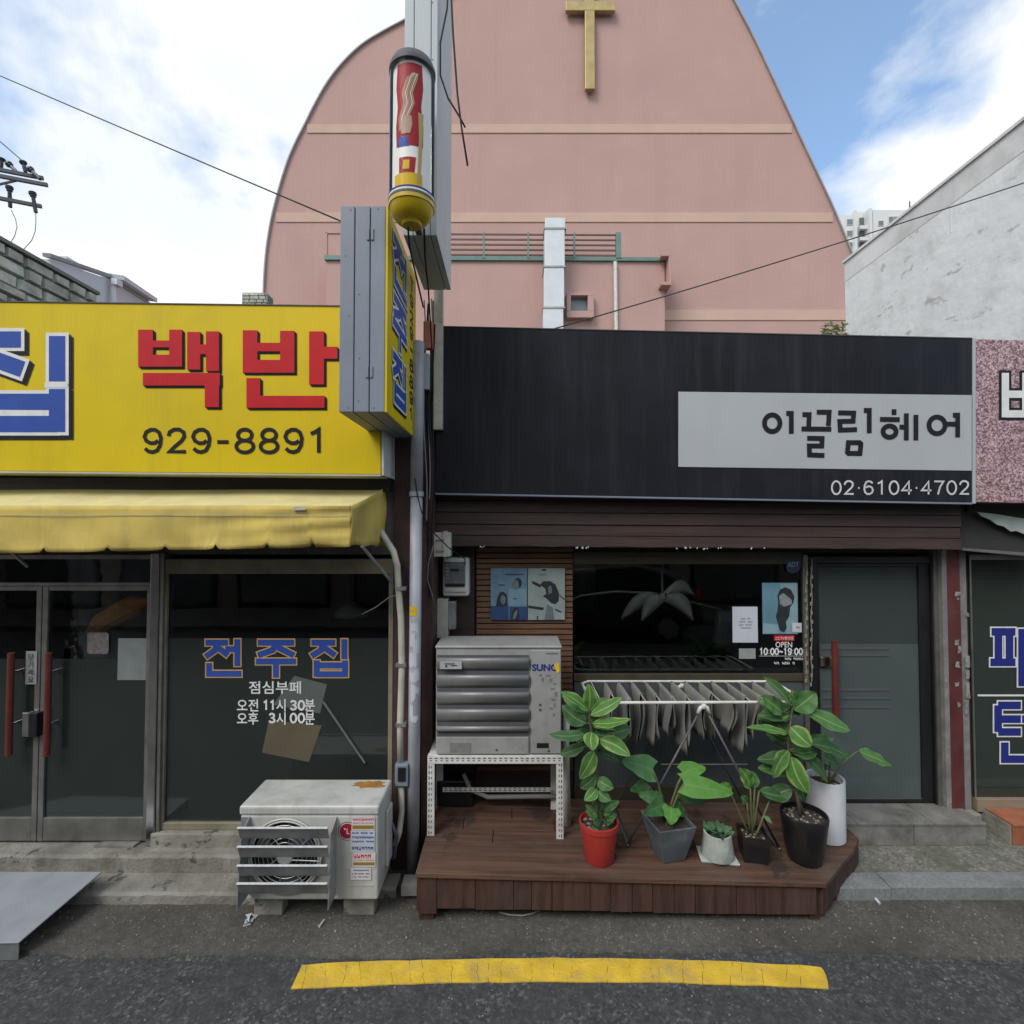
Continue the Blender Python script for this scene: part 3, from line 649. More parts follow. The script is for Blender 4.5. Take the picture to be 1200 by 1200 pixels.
# utility pole, upper left -------------------------------------------------
up_ = thing('utility_pole', 'utility pole with steel crossarms and dark insulators at the left edge', 'utility pole', (P(-62, 616, 15).x, 15, 0))
px_ = P(-62, 616, 15).x
MB().tube([(px_, 15, -.05), (px_, 15, 13.6)], [.19, .13], 14).build('pole', M['pole_conc'], up_, smooth=True)
def arm(x0, y0, Y0, x1, y1, Y1, wd=.09): MB().beam(P(x0, y0, Y0), P(x1, y1, Y1), wd, .10).build('crossarm', M['arm_steel'], up_)
arm(-150, 170, 14.2, 51, 209, 15.9); arm(-150, 178, 14.0, 56, 217, 15.7); arm(-120, 209, 14.3, 49, 242, 15.8)
MB().beam(P(-62, 230, 14.85), P(22, 211, 15.5), .05).build('brace', M['arm_steel'], up_)
for (x0, y0, x1, y1) in ((2, 186, 1, 197), (10, 192, 22, 204), (27, 190, 30, 202), (35, 198, 47, 210), (11, 219, 12, 243), (38, 226, 42, 249), (-20, 184, -18, 196), (-35, 212, -34, 236)):
    p, q = P(x0, y0, 15.7), P(x1, y1, 15.7); d = q - p
    mb = MB(); mb.tube([p, p + d * .2, p + d * .25, p + d * .6, q], [.07, .08, .05, .055, .05], 8); mb.tube([p - d * .02, p + d * .1], [.10, .10], 8)
    mb.build('insulator', M['insul'], up_)
def sagline(a, b, sag, n=14): return [a.lerp(b, i / n) - Vector((0, 0, sag * 4 * (i / n) * (1 - i / n))) for i in range(n + 1)]
M['wire_grey'] = flat('weathered_cable', (.07, .07, .072))
def wire(pts, r, label, m=None, name='cable'): return tag(MB().tube(pts, r, 6).build(name, m or M['wire'], smooth=True), label, 'cable')
wire([P(13, 246, 15.7), P(18, 256, 15.6), P(20, 266, 15.5), P(17, 277, 15.4), P(10, 288, 15.3), P(5, 320, 15.2)], .012, 'inner of two thin jumper wires drooping below the pole crossarm', M['cable_grey'])
wire([P(42, 250, 15.7), P(42, 262, 15.6), P(41, 272, 15.5), P(37, 282, 15.4), P(26, 294, 15.3), P(18, 320, 15.2)], .012, 'outer of two thin jumper wires drooping below the pole crossarm', M['cable_grey'])
wire([P(-120, 62, 13), P(28, 190, 15.7)], .014, 'thin wire running up and left from the pole insulators', M['cable_grey'])
wire(sagline(P(-380, -78, 7), P(399, 259, 2.72), .02), .0042, 'long thin cable crossing the clouds to the projecting yellow sign', M['wire_grey'])
wire(sagline(P(640, 388, 3.9), P(1420, 138, 4.6), .05), .0052, 'long dark cable rising right across the church and white wall', M['wire_grey'])

# ================================================================== OPPOSITE SIDE (seen in the shop glass)
ob = thing('opposite_building', 'row of dull brick shophouses across the street mirrored in the shop glass', 'building', (0, -6.5, 0))
M['brick_far'] = mat('dull_brown_render', (.20, .165, .145), .9, .25, 1.5)
MB().box(-14, 14, -12, -6.5, 0, 5.6).build('wall', M['brick_far'], ob)
for i in range(9):
    x = -12.6 + i * 3.0
    o = MB().box(x - .5, x + 1.9, -6.52, -6.44, .15, 2.5).build('shopfront', M['black_metal'], ob); MB().box(x - .4, x + 1.8, -6.45, -6.43, .25, 2.4).build('pane', M['shop_pane'], o)
    MB().box(x - .6, x + 2.0, -6.7, -6.52, 2.6, 3.2).build('fascia_board', [M['white_paint'], M['wall_grey'], M['orange_tile'], M['yellow_sign'], M['grey_panel']][i % 5], ob)  # coloured boards added to enliven reflections in the shop glass

# parked car across the street, mirrored in the salon window
pc = thing('parked_car', 'dark hatchback parked across the street, mirrored faintly in the salon glass', 'car', (1.7, -2.9, 0))
M['car'] = mat('dark_car_paint', (.05, .055, .06), .25, .1, 3, metal=.3); M['car_glass'] = mat('car_glass', (.03, .035, .04), .05, .05, 3)
prof = [(-1.95, .35), (-1.98, .62), (-1.85, .86), (-1.1, .98), (-.55, 1.42), (.6, 1.50), (1.35, 1.38), (1.8, .98), (1.92, .85), (1.95, .40), (1.6, .28), (-1.6, .28)]
n = len(prof)
MB().add([(1.7 + x, -2.2, z) for x, z in prof] + [(1.7 + x, -3.85, z) for x, z in prof], [tuple(range(n)), tuple(range(2 * n - 1, n - 1, -1))] + [(i, (i + 1) % n, n + (i + 1) % n, n + i) for i in range(n)]).build('body', M['car'], pc, bevel=.08, seg=3, smooth=True, auto=40)
for q in ([(-.85, 1.0), (-.45, 1.36), (.1, 1.42), (.1, 1.0)], [(.17, 1.0), (.17, 1.42), (.62, 1.43), (1.2, 1.32), (1.5, 1.02)]): MB().add([(1.7 + x, -2.195, z) for x, z in q], [tuple(range(len(q)))]).build('side_window', M['car_glass'], pc, fix=False)
for x in (-1.2, 1.25):
    mb = MB(); mb.tube([(1.7 + x, -2.18, .31), (1.7 + x, -2.4, .31)], .31, 24); wl_ = mb.build('wheel', M['wire'], pc); MB().tube([(1.7 + x, -2.165, .31), (1.7 + x, -2.19, .31)], .20, 20).build('rim', M['chrome'], wl_)
MB().box(-.28, -.2, -2.35, -2.19, .68, .80).build('headlight', M['white_paint'], pc); MB().box(3.56, 3.62, -2.4, -2.19, .85, 1.02).build('tail_light', M['red_print'], pc)

# ================================================================== RESTAURANT (left)
FY = 3.43
rs = thing('restaurant_building', 'single-storey restaurant with aluminium glass front under the yellow sign', 'building', (-2.5, FY, 0))
def X_(px, Y, py=800): return P(px, py, Y).x
def Z_(py, Y, px=600): return P(px, py, Y).z
MB().box(-5.2, -.79, FY + .02, FY + .22, Z_(650, FY), 3.35).build('header_wall', M['wall_grey'], rs)
MB().box(-.785, -.665, FY - .02, FY + 4.5, 0, 3.35).build('side_wall', M['rust_pipe'], rs)
MB().box(-5.2, -.665, FY + .0, FY + 4.6, 3.353, 3.45).build('roof', M['wall_grey'], rs)
MB().box(-5.2, -.79, FY + 4.4, FY + 4.55, 0, 3.35).build('back_wall', M['wall_dark'], rs)
MB().box(-5.35, -5.2, FY, FY + 4.55, 0, 3.35).build('side_wall', M['wall_grey'], rs)
MB().box(-5.19, -.79, FY + .05, FY + 4.4, .10, .168).build('floor', M['inner_floor'], rs)
MB().box(-5.19, -.79, FY + .23, FY + 4.39, 2.6, 2.65).build('ceiling', M['wall_dark'], rs)
# window to the right of the door
wf = MB()
xa, xb = X_(190, FY), X_(461, FY); z0, z1 = Z_(967, FY), Z_(651, FY)
wf.box(xa, xb, FY - .02, FY + .05, z0 - .02, z0 + .025); wf.box(xa, xb, FY - .03, FY + .05, Z_(672, FY), Z_(655, FY)); wf.box(xa, xa + .035, FY - .02, FY + .05, z0 + .026, Z_(672, FY) - .001); wf.box(xb - .03, xb, FY - .02, FY + .05, z0 + .026, Z_(672, FY) - .001)
wfo = wf.build('window_frame', mat('champagne_aluminium', (.30, .265, .19), .5, .15, 6, metal=.3, dirt=((.13, .11, .08), .5, 8)), rs, bevel=.003)
MB().box(xa + .036, xb - .031, FY, FY + .006, Z_(748, FY) + .001, Z_(672, FY) - .002).build('clear_pane', M['glass_clear'], wfo)
MB().box(xa + .036, xb - .031, FY, FY + .006, z0 + .026, Z_(748, FY)).build('frosted_pane', M['glass_film'], wfo)
MB().box(xa - .02, -.79, FY - .06, FY + .06, .150, z0 - .022).build('window_base', M['concrete'], rs, bevel=.008)
# chrome jamb between door and window
MB().box(X_(180, FY), X_(189.6, FY), FY - .05, FY + .06, .17, Z_(648, FY)).build('door_jamb', M['chrome'], rs, bevel=.004)
MB().box(X_(189.9, FY), X_(194, FY), FY - .04, FY + .05, .17, Z_(648, FY)).build('door_jamb', M['alu'], rs, bevel=.003)
# transom above the doors
mb = MB(); zt = Z_(686, FY); mb.box(-5.19, X_(179, FY), FY - .02, FY + .05, zt, zt + .02); mb.box(-5.19, X_(179, FY), FY - .02, FY + .05, Z_(655, FY), Z_(650, FY)); tr_ = mb.build('transom_frame', M['alu'], rs)
MB().box(-5.19, X_(179, FY), FY + .005, FY + .011, zt + .021, Z_(655.2, FY)).build('transom_pane', M['glass_clear'], tr_)
# two glass doors
def door(x0, x1, hinge):
    zb, ztp = Z_(984, FY), zt - .004; s = .035
    mb = MB()
    mb.box(x0, x0 + s, FY - .015, FY + .03, zb, ztp); mb.box(x1 - s, x1, FY - .015, FY + .03, zb, ztp)
    mb.box(x0 + s + .001, x1 - s - .001, FY - .013, FY + .028, zb, Z_(957, FY)); mb.box(x0 + s + .001, x1 - s - .001, FY - .013, FY + .028, ztp - .03, ztp)
    d = mb.build('door', M['alu'], rs, bevel=.003)
    zm = Z_(772, FY)
    MB().box(x0 + s, x1 - s, FY, FY + .006, zm + .001, ztp - .03).build('clear_pane', M['glass_clear'], d)
    MB().box(x0 + s, x1 - s, FY, FY + .006, Z_(957, FY), zm).build('frosted_pane', M['glass_film'], d)
    hx = x0 + .10 if hinge > 0 else x1 - .14
    MB().lathe((hx, FY - .07, Z_(880, FY)), [(.019, 0), (.019, Z_(762, FY) - Z_(880, FY))], 14).build('handle', M['red_wood'], d, smooth=True, auto=40)
    MB().lathe((hx, FY + .08, Z_(880, FY)), [(.019, 0), (.019, Z_(762, FY) - Z_(880, FY))], 14).build('handle', M['red_wood'], d, smooth=True, auto=40)
    mb = MB()
    for zz in (Z_(845, FY), Z_(785, FY)): mb.tube([(hx, FY - .06, zz), (hx, FY, zz)], .008, 8)
    mb.build('handle_bracket', M['chrome'], d)
    return d
xm = X_(49.5, FY)
dr = door(xm + .003, X_(178.5, FY), 1); dl = door(xm - .75, xm - .003, -1)
MB().box(X_(35, FY), X_(43, FY), FY - .05, FY - .016, Z_(860, FY), Z_(832, FY)).build('lock_case', M['chrome'], dl, bevel=.004)
MB().box(X_(44, FY), X_(54, FY), FY - .06, FY - .016, Z_(860, FY), Z_(832, FY)).build('lock_case', M['black_metal'], dr, bevel=.004)
MB().box(xm - 2.2, xm - .76, FY - .01, FY + .03, .17, zt - .004).build('side_panel', M['alu'], rs)
# stickers on the door glass
st = tag(MB().pbox(138, 748, 174, 797, FY - .004, .002).build('paper_notice', mat('dull_paper', (.20, .22, .215), .8, .1, 12)), 'plain pale paper notice taped to the restaurant door glass', 'notice')
sk = thing('door_sticker', 'small pale stamp-edged sticker on the restaurant door glass', 'sticker', P(115, 754, FY - .003))
mb = MB(); mb.pbox(103.5, 742.5, 126, 765, FY - .004, .002)
for i in range(8):
    t = 103.5 + 1.4 + i * 2.8
    for c_ in ((t, 742), (t, 765.5)): mb.disc_y(P(c_[0], c_[1], FY - .0045), .007, 8)
    t2 = 742.5 + 1.4 + i * 2.8
    for c_ in ((103, t2), (126.5, t2)): mb.disc_y(P(c_[0], c_[1], FY - .0043), .007, 8)
mb.build('backing', mat('pinkish_sticker', (.17, .145, .14), .7, .35, 60), sk, fix=False)
ps = thing('push_pull_label', 'narrow white label beside the left door handle of the restaurant', 'sticker', P(37, 785, FY - .02))
MB().pbox(30, 763, 43, 802, FY - .02, .002).build('backing', mat('label_paper', (.30, .30, .29), .8), ps)
txt(ps, '당\n기\n세\n요', (33, 766, 40, 799), FY - .021, M['black_print'])
# lettering on the window
sg = thing('window_lettering', 'blue letters with orange outline and white opening times on restaurant window', 'lettering', P(323, 790, FY - .003))
fn = plane_fn(FY)
for g, (a, b) in ((JEON, (237, 287)), (JU, (297, 350)), (JIP, (361, 412))):
    glyph(sg, fit(g, a + 3, 749, b - 3, 794), 7.0, fn, [M['blue_print'], M['orange_line'], M['black_print']], outline=1.4)
txt(sg, '점심부페', (292, 798, 353, 813), FY, M['white_print'], .012)
txt(sg, '오전', (278, 819, 303, 833.5), FY, M['white_print'], .015); digits(sg, '11', (308, 820, 323, 833), 2.2, fn, M['white_print'], gap=.1); txt(sg, '시', (324, 819, 335, 833.5), FY, M['white_print'], .015); digits(sg, '30', (340, 820, 357, 833), 2.2, fn, M['white_print'], gap=.2); txt(sg, '분', (357.5, 819, 369, 833.5), FY, M['white_print'], .015)
txt(sg, '오후', (278, 834.5, 303, 849), FY, M['white_print'], .015); digits(sg, '3', (315, 835, 322.5, 848), 2.2, fn, M['white_print']); txt(sg, '시', (324, 834.5, 335, 849), FY, M['white_print'], .015); digits(sg, '00', (340, 835, 357, 848), 2.2, fn, M['white_print'], gap=.2); txt(sg, '분', (357.5, 834.5, 369, 849), FY, M['white_print'], .015)
# dull flat sheets and a stick on the pane; furnishings behind it
tag(MB().hexa([P(307, 882, FY - .0022), P(362, 893, FY - .0022), P(377, 850, FY - .0022), P(315, 844, FY - .0022)], [p + Vector((0, .0008, 0)) for p in [P(307, 882, FY - .0022), P(362, 893, FY - .0022), P(377, 850, FY - .0022), P(315, 844, FY - .0022)]]).build('brown_sheet', M['cardboard']), 'tilted dull brown sheet on the frosted restaurant window', 'cardboard')
tag(MB().hexa([P(320, 826, FY - .0012), P(375, 836, FY - .0012), P(383, 802, FY - .0012), P(345, 792, FY - .0012)], [p + Vector((0, .0008, 0)) for p in [P(320, 826, FY - .0012), P(375, 836, FY - .0012), P(383, 802, FY - .0012), P(345, 792, FY - .0012)]]).build('pale_sheet', mat('grey_green_paper', (.095, .112, .105), .8, .1, 6)), 'pale grey-green sheet behind the white opening times', 'paper')
tag(MB().beam(P(379, 822, FY - .01), P(428, 894, FY - .01), .014, .010).build('white_stick', mat('dull_stick', (.14, .15, .15), .6)), 'thin pale stick leaning diagonally against the restaurant window', 'stick')
lp = thing('pendant_lamp', 'white pendant lamp hanging inside the dark restaurant', 'lamp', P(412, 712, 4.4))
MB().lathe(P(412, 722, 4.4), [(.14, 0), (.13, .05), (.06, .10), (.02, .12)], 20).build('shade', M['lamp_white'], lp, smooth=True)
MB().tube([P(412, 706, 4.4), Vector((P(412, 706, 4.4).x, 4.4, 2.6))], .006, 6).build('cord', M['wire'], lp)
pr = thing('folded_parasol', 'folded orange parasol inside the restaurant doorway', 'parasol', P(140, 720, 3.62))
MB().tube([P(103, 742, 3.62), P(120, 730, 3.62), P(160, 708, 3.62), P(176, 704, 3.62)], [.02, .075, .08, .02], 12).build('canopy', mat('bright_orange_cloth', (.75, .27, .05), .8, .15, 8), pr)
MB().tube([P(90, 750, 3.62), P(103, 742, 3.62)], .012, 6).build('handle', M['wire'], pr)
tag(MB().lathe(Vector((X_(272, 3.66), 3.66, .17)), [(.14, 0), (.17, .28), (.18, .29), (.16, .28), (.10, .36), (.03, .40)], 18).build('plastic_basin', M['salmon'], smooth=True), 'salmon plastic tub standing behind the frosted restaurant window', 'tub')
tb = thing('dining_table', 'dark dining table standing inside the restaurant', 'table', (-1.8, 5.0, .165))
MB().box(-2.3, -1.2, 4.7, 5.4, .86, .89).build('table_top', M['cardboard'], tb)
for x in (-2.25, -1.25):
    for y in (4.75, 5.35): MB().box(x - .02, x + .02, y - .02, y + .02, .165, .86).build('leg', M['black_metal'], tb)

# steps
s1 = thing('entrance_step', 'worn two-tier concrete step below the restaurant glass front', 'step', (-2.5, 3.2, 0))
def rough_block(x0, x1, y0, y1, z0, z1, n, jit, name, m, par):
    mb = MB(); r_ = random.Random(int(x0 * 100) + n); top = []
    vs = []; k_ = n + 1
    for i in range(k_):
        x = x0 + (x1 - x0) * i / n; j = r_.uniform(-jit, jit)
        vs += [(x, y0 + j, z0), (x, y0 + j + r_.uniform(-.004, .004), z1 - .012 + r_.uniform(-.004, .003)), (x, y0 + j + .018, z1), (x, y1, z1), (x, y1, z0)]
    fs = []
    for i in range(n):
        for a in range(4): fs.append((5 * i + a, 5 * (i + 1) + a, 5 * (i + 1) + a + 1, 5 * i + a + 1))
    fs += [(0, 1, 2, 3, 4), tuple(5 * n + q for q in (4, 3, 2, 1, 0))]
    return mb.add(vs, fs).build(name, m, par)
rough_block(-5.2, -.80, 3.29, FY + .02, 0, .163, 90, .005, 'upper_tread', M['concrete'], s1)
rough_block(-5.2, -1.52, 3.103, 3.286, 0, .062, 80, .004, 'lower_tread', M['concrete'], s1)
rough_block(-1.515, -.70, 3.15, 3.286, 0, .058, 20, .004, 'lower_tread', M['concrete'], s1)
MB().hexa([G(110, 993.5, .164), G(156, 993.5, .164), G(167, 986, .164), G(123, 986, .164)], [p + Vector((0, 0, .012)) for p in [G(110, 993.5, .164), G(156, 993.5, .164), G(167, 986, .164), G(123, 986, .164)]]).build('threshold_tile', M['stone_tile'], s1)
MB().hexa([G(122, 983.5, .172), G(166, 983.5, .172), G(172, 979.5, .172), G(126, 979.5, .172)], [p + Vector((0, 0, .010)) for p in [G(122, 983.5, .172), G(166, 983.5, .172), G(172, 979.5, .172), G(126, 979.5, .172)]]).build('threshold_tile', M['stone_tile'], s1)
# steel ramp plate
ra = thing('ramp_plate', 'grey steel ramp plate bridging road and restaurant step', 'ramp', (-2.9, 2.8, 0))
q = [G(-200, 1112, .075), G(22, 1106, .075), G(119, 1023, .155), G(-160, 1023, .155)]
MB().hexa(q, [p + Vector((0, 0, .008)) for p in q]).build('plate', M['ramp'], ra, bevel=.002)
q2 = [p for p in q]
MB().hexa([G(-200, 1112, .074) + Vector((0, .004, 0)), G(22, 1106, .074) + Vector((-.004, .004, 0)), G(22, 1106, .074) + Vector((-.012, .018, 0)), G(-200, 1112, .074) + Vector((0, .018, 0))],
          [Vector((p.x, p.y, -.011)) for p in [G(-200, 1112, .074) + Vector((0, .004, 0)), G(22, 1106, .074) + Vector((-.004, .004, 0)), G(22, 1106, .074) + Vector((-.012, .018, 0)), G(-200, 1112, .074) + Vector((0, .018, 0))]]).build('skirt', M['galv'], ra)

# yellow fascia sign ---------------------------------------------------------
SY = 3.12
ys = thing('restaurant_sign', 'long yellow fascia sign with red and blue Korean letters', 'sign', P(200, 553, SY))
q = [(-620, 346), (445, 359.6), (446, 555.5), (-620, 546)]
MB().pquad(q, SY, .10).build('face', M['yellow_sign'], ys)
mb = MB(); mb.pquad([(446.3, 358.5), (448.6, 358.5), (449.6, 557), (447.3, 557)], SY - .008, .30); eg = mb.build('edge_trim', M['white_paint'], ys)
mb = MB(); mb.pquad([(-620, 344.5), (445.5, 358.2), (445.5, 359.3), (-620, 345.7)], SY - .006, .29); mb.build('top_trim', M['gutter'], ys)
mb = MB(); mb.pquad([(-620, 546.4), (446, 556), (446, 558), (-620, 548.4)], SY - .006, .29); mb.build('bottom_trim', mat('pale_trim', (.5, .5, .36), .5), ys)
fn = plane_fn(SY)
def rects(parent, L_, m3, sh=(2.6, 2.6), name='letter'):
    mb = MB(); l = 0
    for k_ in range(6, 0, -1):
        for (a, b, c, d) in L_:
            s_ = k_ / 6; mb.add([fn(a + sh[0] * s_, b + sh[1] * s_, l), fn(c + sh[0] * s_, b + sh[1] * s_, l), fn(c + sh[0] * s_, d + sh[1] * s_, l), fn(a + sh[0] * s_, d + sh[1] * s_, l)], [(0, 1, 2, 3)], 1); l += .0001
    l += .0005
    for (a, b, c, d) in L_:
        mb.add([fn(a, b, l), fn(c, b, l), fn(c, d, l), fn(a, d, l)], [(0, 1, 2, 3)], 0); l += .0001
    mb.build(name, m3, parent, fix=False)
def cv(L_): return [(a / 3, 340 + b / 3, c / 3, 340 + d / 3) for a, b, c, d in L_]
RB = [M['red_print'], M['black_print']]
rects(ys, cv([(488, 140, 540, 268), (597, 140, 642, 268), (488, 178, 642, 202), (488, 228, 642, 270), (660, 148, 706, 280), (726, 146, 772, 285), (700, 192, 730, 226), (505, 292, 775, 336), (722, 292, 772, 412)]), RB)
rects(ys, cv([(855, 142, 906, 288), (986, 144, 1036, 290), (855, 186, 1036, 216), (855, 246, 1036, 291), (1088, 146, 1140, 332), (1138, 200, 1187, 242), (868, 310, 916, 414), (868, 372, 1142, 414)]), RB)
JIPB = [[(-75, 398), (25, 398)], [(-22, 404), (-30, 424), (-72, 440)], [(-20, 416), (27, 433)], [(67.5, 394), (67.5, 447)], [(-66, 456), (-66, 506)], [(67.5, 456), (67.5, 506.3)], [(-66, 471), (67, 471)], [(-66, 497), (67, 497)]]
glyph(ys, JIPB, 19, fn, [M['blue_print'], M['white_print'], M['black_print']], outline=4, shadow=(5, 5))
# the slot of the lower letter shows its white outline
mb = MB(); mb.add([fn(-54, 480, .0045), fn(52, 481, .0045), fn(52, 488, .0045), fn(-54, 487, .0045)], [(0, 1, 2, 3)]); mb.add([fn(53, 448.5, .0046), fn(80, 448.5, .0046), fn(80, 454.5, .0046), fn(53, 454.5, .0046)], [(0, 1, 2, 3)]); mb.build('letter', M['white_print'], ys, fix=False)
digits(ys, '929-8891', (167, 500.5, 384, 532.5), 4.3, fn, M['black_print'], gap=.22)

# awning ----------------------------------------------------------------------
aw = thing('awning', 'pale yellow canvas awning with scalloped valance below the yellow sign', 'awning', (-2.2, 3.2, 2.4))
AX0, AX1 = -4.6, X_(412, 2.97, 600); AXB = X_(453, 3.36, 600)
zb_, zf_ = Z_(570, 3.36), Z_(593, 2.97)
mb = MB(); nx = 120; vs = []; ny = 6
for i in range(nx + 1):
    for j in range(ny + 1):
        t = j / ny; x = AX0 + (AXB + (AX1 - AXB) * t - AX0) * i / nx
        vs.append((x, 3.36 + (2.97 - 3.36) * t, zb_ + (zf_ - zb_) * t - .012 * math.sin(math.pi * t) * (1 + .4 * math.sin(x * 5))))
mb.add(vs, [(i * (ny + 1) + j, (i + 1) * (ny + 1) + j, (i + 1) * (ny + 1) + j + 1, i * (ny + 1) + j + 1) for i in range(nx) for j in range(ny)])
mb.build('canopy', mat('pale_canvas', (.66, .57, .27), .9, .1, 3, bump=.002, bscale=300, dirt=((.42, .35, .16), .5, 4)), aw, smooth=True, solid=.003, fix=False)  # canopy top in a paler canvas colour than the valance
# valance: hangs with folds, scalloped lower edge with pointed slits
slits = [-370, -300, -230, -160, -90, -20, 55, 131, 196, 258, 317, 367]
mb = MB(); nx = 420; ny = 10; vs = []
x0p, x1p = -600, 412
for i in range(nx + 1):
    px = x0p + (x1p - x0p) * i / nx
    d = min(abs(px - s_) for s_ in slits)
    bot = 648.5 - (px - 0) * .019 if px > 0 else 648.5
    if d < 5: bot -= 6.5 * (1 - d / 5) ** 1.6
    else: bot -= .8 * (1 - min(1, (d - 5) / 8))
    x = X_(px, 2.97, 600)
    for j in range(ny + 1):
        t = j / ny; z = zf_ + (Z_(bot, 2.97) - zf_) * t
        fold = .012 * math.sin(x * 7 + t * 3.0) * t + .010 * math.sin(x * 17 - t * 5 + 1.3) * t * t
        # diagonal creases pulled towards the right corner
        s_ = (px - 200) / 200
        if s_ > 0: fold += .016 * math.sin(t * 16 + s_ * 5) * min(1, s_) * (.35 + .65 * (1 - t))
        vs.append((x, 2.966 - .02 * t + fold, z))
mb.add(vs, [(i * (ny + 1) + j, (i + 1) * (ny + 1) + j, (i + 1) * (ny + 1) + j + 1, i * (ny + 1) + j + 1) for i in range(nx) for j in range(ny)])
mb.build('valance', M['awning'], aw, smooth=True, solid=.003, fix=False)
mb = MB(); vs = []; nx = 24; ny = 8       # end flap wrapping round the corner
for i in range(nx + 1):
    t = i / nx; x = AX1 + (AXB - AX1) * t; y = 2.966 + (3.36 - 2.966) * t; top = zf_ + (zb_ - zf_) * t; bt = Z_(640.5, 2.97) + (Z_(641, 3.36) - Z_(640.5, 2.97)) * t + .012 * abs(math.sin(t * 9))
    for k_ in range(ny + 1):
        q = k_ / ny; vs.append((x + .012 * math.sin(t * 8 + q * 4) * q + .008 * math.sin(q * 11 + t * 3) * (1 - q) * min(1, t * 6), y - .02 * q * (1 - t), top + (bt - top) * q))
mb.add(vs, [(i * (ny + 1) + k_, (i + 1) * (ny + 1) + k_, (i + 1) * (ny + 1) + k_ + 1, i * (ny + 1) + k_ + 1) for i in range(nx) for k_ in range(ny)]); mb.build('end_flap', M['awning'], aw, smooth=True, solid=.003, fix=False)
MB().box(AX0, AX1 - .002, 2.9515, 2.953, zf_ - .055, zf_ - .051).build('seam', M['ivory'], aw)
MB().tube([(AX0, 2.985, zf_ - .012), (AX1 - .004, 2.985, zf_ - .012)], .013, 10).build('front_bar', M['alu'], aw)
MB().tube([P(424, 640, 3.02), P(464, 688, 3.36)], .010, 8).build('arm', M['galv'], aw)
MB().tube([(-3.2, 3.0, 2.33), (-3.2, 3.39, 1.98)], .010, 8).build('arm', M['galv'], aw)
MB().box(-4.6, -.79, 3.30, 3.398, 2.47, 2.56).build('wall_bar', M['black_metal'], aw)
mb = MB(); mb.pquad([(343.5, 594), (357, 593.6), (358.5, 597.5), (343.5, 598.2)], 2.945, .001); mb.build('patch', M['ivory'], aw)

# conduit and boxes at the restaurant corner
cd = thing('conduit_pipe', 'bent ivory conduit running down beside the restaurant window', 'pipe', P(470, 985, 3.3))
MB().tube([P(446, 622, 3.30), P(452, 632, 3.30), P(461, 646, 3.30), P(465.5, 662, 3.30), P(467, 690, 3.31), P(470, 725, 3.31), P(471, 780, 3.31), P(469, 850, 3.31), P(469.5, 896, 3.31)], .021, 10).build('conduit', M['ivory'], cd, smooth=True)
MB().tube([P(470, 921, 3.31), P(471, 950, 3.31), P(468, 975, 3.30), P(462, 992, 3.26)], .019, 10).build('conduit', M['ivory'], cd, smooth=True)
MB().pbox(462.5, 896, 478, 922, 3.27, .06).build('switch_box', M['sign_steel'], cd, bevel=.006)
MB().pbox(466, 900, 475, 916, 3.262, .01).build('switch_cover', M['black_metal'], cd, bevel=.002)
for y in (690, 780, 850): MB().pbox(463.5, y - 2, 475.5, y + 2, 3.285, .05).build('clip', M['galv'], cd)
wire([P(424, 720, 3.37), P(440, 712, 3.35), P(456, 700, 3.33), P(466, 697, 3.3)], .004, 'thin pale cable looping onto the bent conduit', M['cable_grey'])
# grey downpipe
dpi = thing('downpipe', 'tall grey round downpipe between the two shops with torn stickers', 'pipe', P(485, 1015, 3.32))
MB().tube([Vector((X_(485, 3.32), 3.32, .02)), Vector((X_(486, 3.32), 3.32, 1.2)), Vector((X_(487, 3.32), 3.32, 2.45))], .0385, 18).build('lower_pipe', M['pipe'], dpi, smooth=True)
MB().tube([Vector((X_(487, 3.32), 3.32, 2.46)), Vector((X_(488, 3.32), 3.32, 3.45))], .0405, 18).build('upper_pipe', M['pipe'], dpi, smooth=True)
MB().lathe((X_(487, 3.32), 3.32, 2.44), [(.047, 0), (.047, .03)], 18).build('collar', M['pipe'], dpi)
rr = random.Random(5)
Xp = X_(486, 3.32); 
def curved_patch(x0, x1, y0, y1, m, name, r=.0395, rag=0):
    a0 = math.asin(max(-1, min(1, (X_(x0, 3.28) - Xp) / .0405))); a1 = math.asin(max(-1, min(1, (X_(x1, 3.28) - Xp) / .0405)))
    mb = MB(); k_ = 6; vs = []
    for i in range(k_ + 1):
        a = a0 + (a1 - a0) * i / k_
        for zz in (Z_(y1 + rr.uniform(-rag, rag), 3.28), Z_(y0 + rr.uniform(-rag, rag), 3.28)): vs.append((Xp + r * math.sin(a), 3.32 - r * math.cos(a), zz))
    mb.add(vs, [(2 * i, 2 * i + 2, 2 * i + 3, 2 * i + 1) for i in range(k_)]); mb.build(name, m, dpi, fix=False)
curved_patch(479, 491, 711, 716, M['yellow_print'], 'sticker'); curved_patch(479, 491, 717, 722, M['yellow_print'], 'sticker')
for (a, b, y0, y1) in ((480, 489, 728, 740), (480, 486, 742, 760), (484, 491, 748, 768), (479, 488, 764, 782), (480, 491, 786, 800), (481, 487, 802, 822), (483, 491, 805, 815), (480, 484, 826, 840), (481, 490, 838, 846)):
    curved_patch(a, b, y0, y1, M['paper'], 'torn_sticker', rag=3)
MB().pbox(470, 1038, 493, 1050, 3.12, .1).build('foot_block', M['stone_tile'], dpi)
